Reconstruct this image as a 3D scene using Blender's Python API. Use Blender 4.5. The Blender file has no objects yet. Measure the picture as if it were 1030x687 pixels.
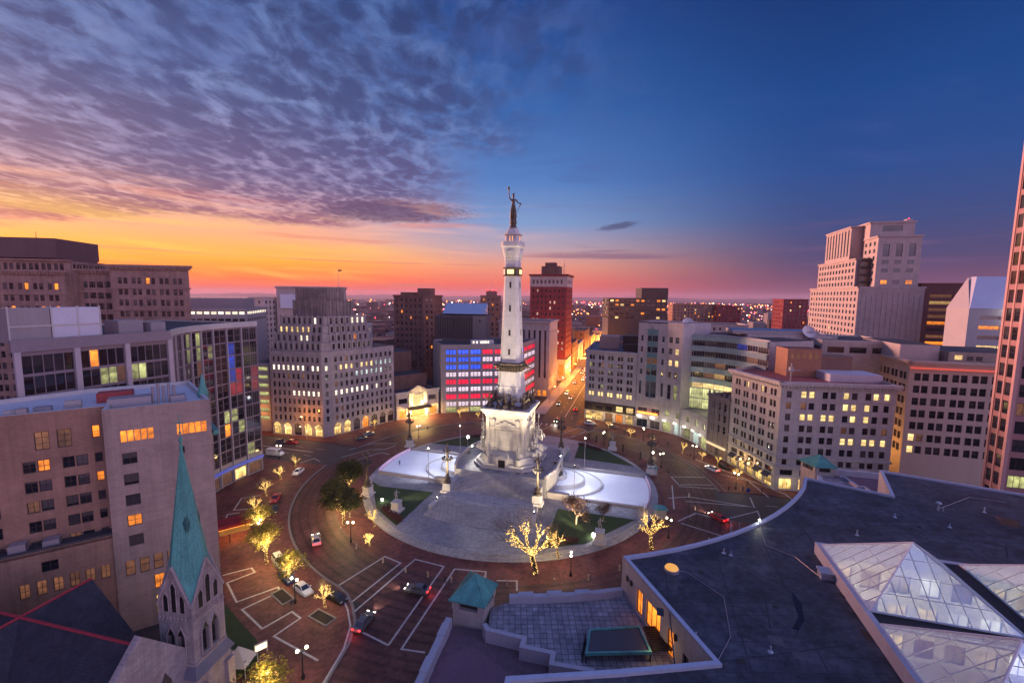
import bpy, bmesh, math, random
from mathutils import Vector, Matrix
from mathutils.geometry import tessellate_polygon
random.seed(11)
SC = bpy.context.scene
R = math.radians
def lin(c): return c/12.92 if c <= .04045 else ((c+.055)/1.055)**2.4
def rgb(r, g, b): return (lin(r/255), lin(g/255), lin(b/255), 1)

# ------------------------------------------------------------------ camera
CAMH = 55.0; FPX = 440.0; PITCH = math.atan(46/440); ROLL = R(.6)
cd = bpy.data.cameras.new('camera'); cam = bpy.data.objects.new('camera', cd)
SC.collection.objects.link(cam); SC.camera = cam
cd.sensor_width = 36; cd.lens = FPX/1030*36; cd.clip_start = .5; cd.clip_end = 40000
up = Vector((0, math.sin(PITCH), math.cos(PITCH))); fw = Vector((0, math.cos(PITCH), -math.sin(PITCH))); rt = Vector((1, 0, 0))
cr, sr = math.cos(ROLL), math.sin(ROLL)
crt = rt*cr + up*sr; cup = up*cr - rt*sr
cam.matrix_world = Matrix((crt, cup, -fw)).transposed().to_4x4()
cam.location = (0, 0, CAMH)

# ------------------------------------------------------------------ world: dusk sky
SUN_AZ, SUN_EL = -52.0, 6.0
BACK_GAIN = 8.0  # unseen sky behind the camera, raised to light the walls facing it
W = bpy.data.worlds.new('World'); SC.world = W; W.use_nodes = True
nt = W.node_tree; nt.nodes.clear()
def nd(t, **kw):
    n = nt.nodes.new(t)
    for k, v in kw.items(): setattr(n, k, v)
    return n
def lk(a, b): nt.links.new(a, b)
def mth(op, a, b=None, c=None, clamp=False):
    n = nd('ShaderNodeMath', operation=op, use_clamp=clamp)
    for i, x in enumerate((a, b, c)):
        if x is None: continue
        if isinstance(x, (int, float)): n.inputs[i].default_value = x
        else: lk(x, n.inputs[i])
    return n.outputs[0]
def sstep(x, a, b):
    n = nd('ShaderNodeMapRange', interpolation_type='SMOOTHSTEP')
    lk(x, n.inputs[0]); n.inputs[1].default_value = a; n.inputs[2].default_value = b
    return n.outputs[0]
def ramp(x, stops):
    n = nd('ShaderNodeValToRGB'); el = n.color_ramp.elements
    while len(el) < len(stops): el.new(.5)
    for e, (p, c) in zip(el, stops): e.position = p; e.color = c
    lk(x, n.inputs[0]); return n.outputs[0]
def mix(f, a, b, mode='MIX'):
    n = nd('ShaderNodeMix', data_type='RGBA', blend_type=mode)
    for s, x in ((n.inputs[0], f), (n.inputs[6], a), (n.inputs[7], b)):
        if isinstance(x, (int, float)): s.default_value = x
        elif isinstance(x, tuple): s.default_value = x
        else: lk(x, s)
    return n.outputs[2]
tc = nd('ShaderNodeTexCoord'); sep = nd('ShaderNodeSeparateXYZ'); lk(tc.outputs['Generated'], sep.inputs[0])
dx, dy, dz = sep.outputs
elev = mth('MULTIPLY', mth('ARCSINE', dz), 180/math.pi)
azim = mth('MULTIPLY', mth('ARCTAN2', dx, dy), 180/math.pi)
e01 = mth('DIVIDE', elev, 40, clamp=True)
dif = mth('ABSOLUTE', mth('SUBTRACT', azim, -38))
dif = mth('MINIMUM', dif, mth('SUBTRACT', 360, dif))
E_ = lambda d: d/40
c_sun = ramp(e01, [(0, rgb(214, 82, 78)), (E_(1.6), (1.15, .17, .03, 1)), (E_(4.0), (1.32, .46, .04, 1)), (E_(6.4), (1.02, .43, .22, 1)),
                   (E_(9.5), rgb(220, 170, 176)), (E_(13), rgb(156, 142, 184)), (E_(20), rgb(112, 132, 188)), (E_(31), rgb(62, 98, 164))])
c_mid = ramp(e01, [(0, rgb(222, 92, 98)), (E_(1.6), rgb(238, 112, 92)), (E_(3.8), rgb(232, 152, 128)), (E_(6), rgb(186, 160, 172)),
                   (E_(9), rgb(122, 152, 200)), (E_(14), rgb(78, 124, 190)), (E_(22), rgb(42, 96, 168)), (E_(32), rgb(18, 66, 140))])
c_far = ramp(e01, [(0, rgb(130, 78, 104)), (E_(1.8), rgb(108, 74, 106)), (E_(4), rgb(76, 70, 112)), (E_(8), rgb(50, 72, 128)),
                   (E_(13), rgb(28, 72, 140)), (E_(20), rgb(8, 66, 136)), (E_(31), rgb(0, 44, 106))])
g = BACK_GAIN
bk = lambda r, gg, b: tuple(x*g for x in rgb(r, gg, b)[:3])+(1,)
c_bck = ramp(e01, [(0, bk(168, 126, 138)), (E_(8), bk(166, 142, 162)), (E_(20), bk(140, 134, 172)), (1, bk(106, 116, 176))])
base = mix(sstep(dif, 9, 37), c_sun, c_mid)
base = mix(sstep(dif, 38, 74), base, c_far)
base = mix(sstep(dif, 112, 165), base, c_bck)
zen = sstep(elev, 38, 62)                       # zenith above the frame, brightened on purpose to light ground and roofs
base = mix(zen, base, tuple(x*3.1 for x in rgb(106, 118, 180)[:3])+(1,))
# altocumulus sheet, laid out on a plane overhead
inv = mth('DIVIDE', 1, mth('ADD', mth('MAXIMUM', dz, 0.0), .03))
px_ = mth('MULTIPLY', dx, inv); py_ = mth('MULTIPLY', dy, inv)
def vec(x, y, z=0.0):
    n = nd('ShaderNodeCombineXYZ')
    for i, q in enumerate((x, y, z)):
        if isinstance(q, (int, float)): n.inputs[i].default_value = q
        else: lk(q, n.inputs[i])
    return n.outputs[0]
def noise(v, scale, detail=3, rough=.55, dist=0.0):
    n = nd('ShaderNodeTexNoise'); lk(v, n.inputs['Vector'])
    n.inputs['Scale'].default_value = scale; n.inputs['Detail'].default_value = detail
    n.inputs['Roughness'].default_value = rough; n.inputs['Distortion'].default_value = dist
    return n.outputs['Fac']
qx = mth('ADD', mth('MULTIPLY', px_, 1.0), mth('MULTIPLY', py_, .22))
qy = mth('SUBTRACT', py_, mth('MULTIPLY', px_, .3))
big = noise(vec(px_, py_, 3.0), .8, 4, .55)
warp = noise(vec(px_, py_, 9.0), 2.2, 2)
qx2 = mth('ADD', qx, mth('MULTIPLY', mth('SUBTRACT', warp, .5), .16)); qy2 = mth('ADD', qy, mth('MULTIPLY', mth('SUBTRACT', warp, .5), .34))
cv = vec(mth('MULTIPLY', qx2, 10.6), mth('MULTIPLY', qy2, 6.4), 1.0)
fine_n = noise(cv, 1.7, 4, .6)
vor = nd('ShaderNodeTexVoronoi', feature='SMOOTH_F1'); vor.inputs['Scale'].default_value = 1.0; vor.inputs['Smoothness'].default_value = .55; vor.inputs['Randomness'].default_value = .9
vv = nd('ShaderNodeVectorMath', operation='ADD'); lk(cv, vv.inputs[0])
lk(vec(mth('MULTIPLY', mth('SUBTRACT', fine_n, .5), .9), mth('MULTIPLY', mth('SUBTRACT', fine_n, .5), .7)), vv.inputs[1]); lk(vv.outputs[0], vor.inputs['Vector'])
puff = mth('SUBTRACT', 1.04, mth('MULTIPLY', vor.outputs['Distance'], .92))
cells = mth('ADD', mth('MULTIPLY', puff, .40), mth('MULTIPLY', noise(cv, .9, 6, .66), .62))
mass = mth('SUBTRACT', 1, mth('SQRT', mth('ADD', mth('POWER', mth('DIVIDE', mth('ADD', px_, 1.25), 1.0), 2), mth('POWER', mth('DIVIDE', mth('SUBTRACT', py_, 4.7), .75), 2))), clamp=True)
edge = mth('SUBTRACT', mth('SUBTRACT', 1.35, mth('MULTIPLY', py_, .5)), px_)
m1 = sstep(mth('ADD', edge, mth('MULTIPLY', mth('SUBTRACT', big, .5), 2.2)), -.35, .75)
low = mth('ADD', mth('SUBTRACT', 5.2, py_), mth('MULTIPLY', mth('SUBTRACT', big, .5), 5.5))
m2 = sstep(low, -.5, 1.3)
cover = mth('MULTIPLY', m1, m2)
thick = mth('MULTIPLY', mth('MAXIMUM', cover, sstep(mass, .0, .5)), sstep(mth('ADD', cells, mth('MULTIPLY', mth('SUBTRACT', big, .5), .55)), .40, .66))
c_cld = ramp(e01, [(E_(5), rgb(176, 92, 110)), (E_(8.5), rgb(128, 76, 114)), (E_(12), rgb(88, 76, 124)), (E_(20), rgb(58, 68, 120)), (E_(31), rgb(36, 56, 106))])
gapc = mix(.45, base, c_cld)
sky = mix(mth('MULTIPLY', cover, .34), base, gapc)
thin2 = mth('MULTIPLY', cover, sstep(noise(vec(mth('MULTIPLY', qx2, 16), mth('MULTIPLY', qy2, 9), 4.0), 1.0, 4, .6), .42, .68))
sky = mix(mth('MULTIPLY', thin2, .42), sky, c_cld)
rim = mth('MULTIPLY', mth('MULTIPLY', cover, mth('SUBTRACT', 1, thick)), sstep(noise(vec(mth('MULTIPLY', qx2, 5), mth('MULTIPLY', qy2, 3), 8.0), 1.0, 3, .6), .38, .62))
sky = mix(mth('MULTIPLY', rim, .26), sky, ramp(e01, [(E_(7), rgb(250, 196, 180)), (E_(12), rgb(186, 172, 206)), (E_(22), rgb(150, 166, 212)), (E_(32), rgb(112, 140, 196))]))
sky = mix(mth('MULTIPLY', thick, .84), sky, c_cld)
mm_ = mth('MULTIPLY', sstep(mth('ADD', mass, mth('MULTIPLY', mth('SUBTRACT', fine_n, .5), .9)), .12, .5), .8)
sky = mix(mm_, sky, rgb(92, 70, 108))
lens = mth('SQRT', mth('ADD', mth('POWER', mth('DIVIDE', mth('SUBTRACT', azim, 13.2), 2.7), 2), mth('POWER', mth('DIVIDE', mth('SUBTRACT', mth('SUBTRACT', elev, 8.7), mth('MULTIPLY', mth('SUBTRACT', azim, 13.2), .13)), .5), 2)))
sky = mix(mth('MULTIPLY', sstep(mth('ADD', lens, mth('MULTIPLY', mth('SUBTRACT', fine_n, .5), 1.4)), 1.1, .4), .7), sky, rgb(58, 62, 104))
# thin streaks low over the horizon and a faint pink veil higher up
gl_ = noise(vec(mth('MULTIPLY', azim, .05), mth('ADD', mth('MULTIPLY', elev, .55), mth('MULTIPLY', azim, .02)), 12.0), 1.0, 5, .6, .5)
glm = mth('MULTIPLY', sstep(gl_, .46, .66), mth('MULTIPLY', sstep(dif, 34, 8), mth('MULTIPLY', sstep(elev, .6, 2.5), sstep(elev, 10, 6))))
sky = mix(mth('MULTIPLY', glm, .55), sky, rgb(255, 206, 92))
gl2 = noise(vec(mth('MULTIPLY', azim, .06), mth('ADD', mth('MULTIPLY', elev, .7), mth('MULTIPLY', azim, .015)), 31.0), 1.0, 5, .6, .4)
glm2 = mth('MULTIPLY', sstep(gl2, .5, .7), mth('MULTIPLY', sstep(dif, 52, 20), mth('MULTIPLY', sstep(elev, 3, 6), sstep(elev, 13, 9))))
sky = mix(mth('MULTIPLY', glm2, .5), sky, rgb(255, 186, 160))
st = noise(vec(mth('MULTIPLY', azim, .035), mth('MULTIPLY', elev, .85), 2.0), 1.0, 4, .5, .25)
stm = mth('MULTIPLY', sstep(st, .57, .70), mth('MULTIPLY', sstep(elev, .3, 1.2), sstep(elev, 13, 6)))
strk = mix(sstep(dif, 22, 50), rgb(214, 120, 112), rgb(112, 86, 122))
sky = mix(mth('MULTIPLY', stm, .62), sky, strk)
veil = noise(vec(mth('MULTIPLY', px_, .8), mth('MULTIPLY', py_, 2.0), 7.0), 1.0, 5, .6, .6)
vm = mth('MULTIPLY', sstep(veil, .5, .72), mth('MULTIPLY', sstep(elev, 8, 16), .34))
sky = mix(vm, sky, rgb(66, 88, 150))
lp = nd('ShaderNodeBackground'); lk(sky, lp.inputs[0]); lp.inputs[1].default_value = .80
ns = nd('ShaderNodeTexSky'); ns.sky_type = 'NISHITA'; ns.sun_disc = False
ns.sun_elevation = R(SUN_EL); ns.sun_rotation = R(SUN_AZ); ns.air_density = 1.6; ns.dust_density = 2.5
nb = nd('ShaderNodeBackground'); lk(ns.outputs[0], nb.inputs[0]); nb.inputs[1].default_value = .004
ad = nd('ShaderNodeAddShader'); lk(lp.outputs[0], ad.inputs[0]); lk(nb.outputs[0], ad.inputs[1])
wo = nd('ShaderNodeOutputWorld'); lk(ad.outputs[0], wo.inputs[0])

# ------------------------------------------------------------------ sun and exposure
sl = bpy.data.lights.new('sun', 'SUN'); sl.energy = 5.0; sl.color = (1, .46, .36); sl.angle = R(9)
so = bpy.data.objects.new('sun', sl); SC.collection.objects.link(so)
sd = Vector((math.sin(R(SUN_AZ))*math.cos(R(SUN_EL)), math.cos(R(SUN_AZ))*math.cos(R(SUN_EL)), math.sin(R(SUN_EL))))
so.rotation_euler = sd.to_track_quat('Z', 'Y').to_euler(); so.location = (0, 0, 400)
vs = SC.view_settings
vs.view_transform = 'Standard'; vs.look = 'None'; vs.gamma = 1; vs.use_curve_mapping = False
vs.exposure = 0.4
cy = SC.cycles
cy.max_bounces = 6; cy.diffuse_bounces = 2; cy.glossy_bounces = 3; cy.transmission_bounces = 4; cy.transparent_max_bounces = 12
cy.volume_bounces = 0; cy.sample_clamp_indirect = 3.0; cy.sample_clamp_direct = 0; cy.caustics_reflective = False; cy.caustics_refractive = False
cy.use_denoising = True
try: cy.use_light_tree = True
except Exception: pass

# ------------------------------------------------------------------ pixels to places (photo pixels, 1030 x 687)
def ray(x, y): return crt*(x-515) + cup*(343.5-y) + fw*FPX
def G(x, y, z=0.0):
    d = ray(x, y); t = (z-CAMH)/d.z; return Vector((d.x*t, d.y*t))
TH = R(16); U = Vector((math.cos(TH), -math.sin(TH))); V = Vector((math.sin(TH), math.cos(TH))); CC = Vector((0, 128))
def loc(a, b): return CC + U*a + V*b          # street grid: a across, b along the avenue behind the monument
AVO = 5.0
def av(a, b): return loc(a+AVO, b)            # the avenue's axis runs a little right of the monument
def pol(r, az): return CC + Vector((math.sin(R(az)), math.cos(R(az))))*r

# ------------------------------------------------------------------ materials
MATS = {}
def new_mat(name):
    m = bpy.data.materials.new(name); m.use_nodes = True; MATS[name] = m
    return m, m.node_tree, m.node_tree.nodes['Principled BSDF']
def mat(name, col, rough=.75, var=.25, scale=.6, metal=0.0, bump=0.0, streak=False, fine=None, spec=.35, rnd=0.0):
    """base colour broken up by two scales of noise, optional vertical streaks and bump"""
    if name in MATS: return MATS[name]
    m, t, p = new_mat(name); L = t.links.new
    co = t.nodes.new('ShaderNodeTexCoord'); geo = t.nodes.new('ShaderNodeNewGeometry')
    mp = t.nodes.new('ShaderNodeMapping'); L(geo.outputs['Position'], mp.inputs[0])
    if streak: mp.inputs['Scale'].default_value = (1, 1, .12)
    n1 = t.nodes.new('ShaderNodeTexNoise'); L(mp.outputs[0], n1.inputs[0]); n1.inputs['Scale'].default_value = scale; n1.inputs['Detail'].default_value = 6; n1.inputs['Roughness'].default_value = .62
    n2 = t.nodes.new('ShaderNodeTexNoise'); L(geo.outputs['Position'], n2.inputs[0]); n2.inputs['Scale'].default_value = fine or scale*9; n2.inputs['Detail'].default_value = 3
    ad = t.nodes.new('ShaderNodeMath'); ad.operation = 'ADD'; L(n1.outputs[0], ad.inputs[0]); L(n2.outputs[0], ad.inputs[1])
    last = ad.outputs[0]
    if rnd:
        oi = t.nodes.new('ShaderNodeNewGeometry'); mm = t.nodes.new('ShaderNodeMath'); mm.operation = 'MULTIPLY_ADD'
        L(oi.outputs['Random Per Island'], mm.inputs[0]); mm.inputs[1].default_value = rnd; L(last, mm.inputs[2]); last = mm.outputs[0]
    mr = t.nodes.new('ShaderNodeMapRange'); L(last, mr.inputs[0]); mr.inputs[1].default_value = .55; mr.inputs[2].default_value = 1.45+rnd
    mr.inputs[3].default_value = 1-var; mr.inputs[4].default_value = 1+var*.6
    mx = t.nodes.new('ShaderNodeVectorMath'); mx.operation = 'SCALE'; mx.inputs[0].default_value = col[:3]; L(mr.outputs[0], mx.inputs['Scale'])
    L(mx.outputs[0], p.inputs['Base Color'])
    p.inputs['Roughness'].default_value = rough; p.inputs['Metallic'].default_value = metal; p.inputs['Specular IOR Level'].default_value = spec
    if bump:
        b = t.nodes.new('ShaderNodeBump'); b.inputs['Strength'].default_value = bump; b.inputs['Distance'].default_value = .05
        L(n2.outputs[0], b.inputs['Height']); L(b.outputs[0], p.inputs['Normal'])
    return m
def brick(name, c1, c2, mortar, bw, bh, ms=.02, rough=.8, var=.25, scale=.25, bias=0.0, offset=.5):
    """coursed masonry / pavers from the mesh's metric UVs"""
    if name in MATS: return MATS[name]
    m, t, p = new_mat(name); L = t.links.new
    uv = t.nodes.new('ShaderNodeUVMap'); b = t.nodes.new('ShaderNodeTexBrick'); L(uv.outputs[0], b.inputs['Vector'])
    b.offset = offset
    b.inputs['Color1'].default_value = c1; b.inputs['Color2'].default_value = c2; b.inputs['Mortar'].default_value = mortar
    b.inputs['Scale'].default_value = 1; b.inputs['Mortar Size'].default_value = ms; b.inputs['Brick Width'].default_value = bw; b.inputs['Row Height'].default_value = bh; b.inputs['Bias'].default_value = bias
    geo = t.nodes.new('ShaderNodeNewGeometry')
    n1 = t.nodes.new('ShaderNodeTexNoise'); L(geo.outputs['Position'], n1.inputs[0]); n1.inputs['Scale'].default_value = scale; n1.inputs['Detail'].default_value = 7; n1.inputs['Roughness'].default_value = .65
    mr = t.nodes.new('ShaderNodeMapRange'); L(n1.outputs[0], mr.inputs[0]); mr.inputs[1].default_value = .3; mr.inputs[2].default_value = .7
    mr.inputs[3].default_value = 1-var; mr.inputs[4].default_value = 1+var*.7
    mp = t.nodes.new('ShaderNodeMapping'); L(geo.outputs['Position'], mp.inputs[0]); mp.inputs['Scale'].default_value = (1.1, 1.1, .07)
    n3 = t.nodes.new('ShaderNodeTexNoise'); L(mp.outputs[0], n3.inputs[0]); n3.inputs['Scale'].default_value = 1.0; n3.inputs['Detail'].default_value = 5; n3.inputs['Roughness'].default_value = .7
    m3 = t.nodes.new('ShaderNodeMapRange'); L(n3.outputs[0], m3.inputs[0]); m3.inputs[1].default_value = .3; m3.inputs[2].default_value = .62; m3.inputs[3].default_value = 1-var*1.1; m3.inputs[4].default_value = 1.04
    mq = t.nodes.new('ShaderNodeMath'); mq.operation = 'MULTIPLY'; L(mr.outputs[0], mq.inputs[0]); L(m3.outputs[0], mq.inputs[1]); mr = mq
    mx = t.nodes.new('ShaderNodeVectorMath'); mx.operation = 'SCALE'; L(b.outputs[0], mx.inputs[0]); L(mr.outputs[0], mx.inputs['Scale'])
    L(mx.outputs[0], p.inputs['Base Color']); p.inputs['Roughness'].default_value = rough; p.inputs['Specular IOR Level'].default_value = .3
    return m
def glass_dark(name, c0, c1, rough=.08, spec=.6, blind=.45):
    if name in MATS: return MATS[name]
    m, t, p = new_mat(name); L = t.links.new
    oi = t.nodes.new('ShaderNodeObjectInfo'); ge = t.nodes.new('ShaderNodeNewGeometry')
    a = t.nodes.new('ShaderNodeMath'); a.operation = 'ADD'; L(oi.outputs['Random'], a.inputs[0]); L(ge.outputs['Random Per Island'], a.inputs[1])
    f = t.nodes.new('ShaderNodeMath'); f.operation = 'FRACT'; L(a.outputs[0], f.inputs[0])
    pw = t.nodes.new('ShaderNodeMath'); pw.operation = 'POWER'; L(f.outputs[0], pw.inputs[0]); pw.inputs[1].default_value = 3
    mx = t.nodes.new('ShaderNodeMix'); mx.data_type = 'RGBA'; L(pw.outputs[0], mx.inputs[0]); mx.inputs[6].default_value = c0; mx.inputs[7].default_value = c1
    uv = t.nodes.new('ShaderNodeUVMap'); sx = t.nodes.new('ShaderNodeSeparateXYZ'); L(uv.outputs[0], sx.inputs[0])
    r2 = t.nodes.new('ShaderNodeMath'); r2.operation = 'MULTIPLY'; L(f.outputs[0], r2.inputs[0]); r2.inputs[1].default_value = 7.31
    r3 = t.nodes.new('ShaderNodeMath'); r3.operation = 'FRACT'; L(r2.outputs[0], r3.inputs[0])
    th_ = t.nodes.new('ShaderNodeMapRange'); L(r3.outputs[0], th_.inputs[0]); th_.inputs[1].default_value = .35; th_.inputs[2].default_value = 1; th_.inputs[3].default_value = 1.0; th_.inputs[4].default_value = .15
    gt = t.nodes.new('ShaderNodeMath'); gt.operation = 'GREATER_THAN'; L(sx.outputs[1], gt.inputs[0]); L(th_.outputs[0], gt.inputs[1])
    g2 = t.nodes.new('ShaderNodeMath'); g2.operation = 'MULTIPLY'; L(gt.outputs[0], g2.inputs[0]); g2.inputs[1].default_value = blind
    mb_ = t.nodes.new('ShaderNodeMix'); mb_.data_type = 'RGBA'; L(g2.outputs[0], mb_.inputs[0]); L(mx.outputs[2], mb_.inputs[6]); mb_.inputs[7].default_value = (.16, .14, .13, 1)
    L(mb_.outputs[2], p.inputs['Base Color']); p.inputs['Roughness'].default_value = rough; p.inputs['Specular IOR Level'].default_value = spec
    return m
def lit(name, col, strength, var=.5, sample='NONE', scale=1.6):
    """a lit room seen through glass: emission broken up by what stands in the room"""
    if name in MATS: return MATS[name]
    m, t, p = new_mat(name); L = t.links.new
    oi = t.nodes.new('ShaderNodeObjectInfo'); ge = t.nodes.new('ShaderNodeNewGeometry')
    a = t.nodes.new('ShaderNodeMath'); a.operation = 'ADD'; L(oi.outputs['Random'], a.inputs[0]); L(ge.outputs['Random Per Island'], a.inputs[1])
    f = t.nodes.new('ShaderNodeMath'); f.operation = 'FRACT'; L(a.outputs[0], f.inputs[0])
    n = t.nodes.new('ShaderNodeTexNoise'); L(ge.outputs['Position'], n.inputs[0]); n.inputs['Scale'].default_value = scale*.7; n.inputs['Detail'].default_value = 1
    s = t.nodes.new('ShaderNodeMapRange'); L(n.outputs[0], s.inputs[0]); s.inputs[1].default_value = .35; s.inputs[2].default_value = .65; s.inputs[3].default_value = 1-var*.6; s.inputs[4].default_value = 1+var*.35
    s2 = t.nodes.new('ShaderNodeMapRange'); L(f.outputs[0], s2.inputs[0]); s2.inputs[3].default_value = 1-var; s2.inputs[4].default_value = 1.15
    uv = t.nodes.new('ShaderNodeUVMap'); sx = t.nodes.new('ShaderNodeSeparateXYZ'); L(uv.outputs[0], sx.inputs[0])
    up_ = t.nodes.new('ShaderNodeMapRange'); L(sx.outputs[1], up_.inputs[0]); up_.inputs[3].default_value = 1-var*.75; up_.inputs[4].default_value = 1.12     # ceiling lights above, furniture below
    rr = t.nodes.new('ShaderNodeMath'); rr.operation = 'MULTIPLY'; L(f.outputs[0], rr.inputs[0]); rr.inputs[1].default_value = 5.7
    rf = t.nodes.new('ShaderNodeMath'); rf.operation = 'FRACT'; L(rr.outputs[0], rf.inputs[0])
    th_ = t.nodes.new('ShaderNodeMapRange'); L(rf.outputs[0], th_.inputs[0]); th_.inputs[1].default_value = .5; th_.inputs[2].default_value = 1; th_.inputs[3].default_value = 1.0; th_.inputs[4].default_value = .3
    gt = t.nodes.new('ShaderNodeMath'); gt.operation = 'GREATER_THAN'; L(sx.outputs[1], gt.inputs[0]); L(th_.outputs[0], gt.inputs[1])
    bl_ = t.nodes.new('ShaderNodeMath'); bl_.operation = 'MULTIPLY_ADD'; L(gt.outputs[0], bl_.inputs[0]); bl_.inputs[1].default_value = -var*.7; L(up_.outputs[0], bl_.inputs[2])
    q0 = t.nodes.new('ShaderNodeMath'); q0.operation = 'MULTIPLY'; L(s.outputs[0], q0.inputs[0]); L(bl_.outputs[0], q0.inputs[1])
    q = t.nodes.new('ShaderNodeMath'); q.operation = 'MULTIPLY'; L(q0.outputs[0], q.inputs[0]); L(s2.outputs[0], q.inputs[1])
    q2 = t.nodes.new('ShaderNodeMath'); q2.operation = 'MULTIPLY'; L(q.outputs[0], q2.inputs[0]); q2.inputs[1].default_value = strength
    p.inputs['Base Color'].default_value = (.05, .05, .05, 1); p.inputs['Roughness'].default_value = .15
    p.inputs['Emission Color'].default_value = col; L(q2.outputs[0], p.inputs['Emission Strength'])
    m.cycles.emission_sampling = sample
    return m
def glow(name, col, strength, sample='NONE'):
    if name in MATS: return MATS[name]
    m, t, p = new_mat(name)
    p.inputs['Base Color'].default_value = tuple(.15+.35*x for x in col[:3])+(1,); p.inputs['Emission Color'].default_value = col; p.inputs['Emission Strength'].default_value = strength
    m.cycles.emission_sampling = sample
    return m
g_dark = glass_dark('window_glass', (.010, .011, .016, 1), (.10, .085, .095, 1))
g_blue = glass_dark('window_glass_blue', (.012, .02, .035, 1), (.05, .09, .12, 1), .06, .8)
l_warm = lit('lit_warm', rgb(255, 214, 140), 1.5)
l_white = lit('lit_white', rgb(255, 240, 210), 1.6, .35)
l_cool = lit('lit_cool', rgb(214, 236, 226), .95)
l_amber = lit('lit_amber', rgb(255, 140, 40), 1.4)
l_green = lit('lit_green', rgb(216, 216, 140), .75, .7)
l_dim = lit('lit_dim', rgb(200, 130, 90), .28)
l_red = lit('lit_red', rgb(255, 20, 62), 1.3, .2); l_blue = lit('lit_blue', rgb(40, 84, 240), 1.4, .2); l_flag = lit('lit_flag_white', rgb(250, 222, 240), .92, .25)
l_shop = lit('lit_shop', rgb(255, 205, 120), 1.9, .75, 'NONE', 1.1)
lims = brick('limestone', (.45, .405, .365, 1), (.39, .35, .32, 1), (.30, .28, .27, 1), 1.5, .62, .014, var=.16)
lims_w = brick('white_terracotta', (.56, .525, .485, 1), (.49, .46, .43, 1), (.38, .36, .35, 1), 1.2, .5, .014, var=.14)
lims_p = brick('pale_pink_stone', (.50, .42, .39, 1), (.45, .375, .35, 1), (.36, .31, .29, 1), 1.6, .8, .014, var=.12)
tan_b = brick('tan_brick', (.42, .34, .28, 1), (.36, .29, .24, 1), (.31, .26, .22, 1), .9, .4, .016, var=.18)
brown_b = brick('brown_brick', (.22, .115, .085, 1), (.17, .09, .07, 1), (.16, .10, .085, 1), .5, .16, .012, var=.28)
buff_b = brick('buff_brick', (.34, .19, .135, 1), (.285, .16, .115, 1), (.25, .18, .15, 1), .6, .2, .012, var=.22)
red_b = brick('red_brick', (.27, .040, .048, 1), (.21, .034, .042, 1), (.18, .05, .05, 1), .6, .22, .012, var=.2)
roof_d = mat('dark_roofing', (.055, .055, .062), .85, .4, .25)
roof_l = mat('grey_gravel_roofing', (.22, .21, .22), .9, .35, .3)
roof_w = mat('white_membrane_roofing', (.55, .55, .58), .7, .25, .2)
frame_d = mat('dark_bronze_frames', (.035, .03, .028), .5, .2, 2)
frame_w = mat('pale_window_frames', (.42, .41, .41), .6, .2, 2)
frame_g = mat('grey_metal_frames', (.30, .28, .30), .45, .15, 2, .3)
concrete = mat('concrete', (.36, .34, .33), .85, .25, .3)
pale_trim = mat('pale_stone_trim', (.50, .47, .45), .75, .2, .5, streak=True)
dk_metal = mat('black_painted_iron', (.012, .013, .014), .5, .3, 3)
bronze = mat('dark_bronze', (.105, .082, .058), .5, .55, 1.2, .3)
copper = mat('green_copper', (.10, .34, .29), .6, .6, .9, 0, .15, True)

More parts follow.
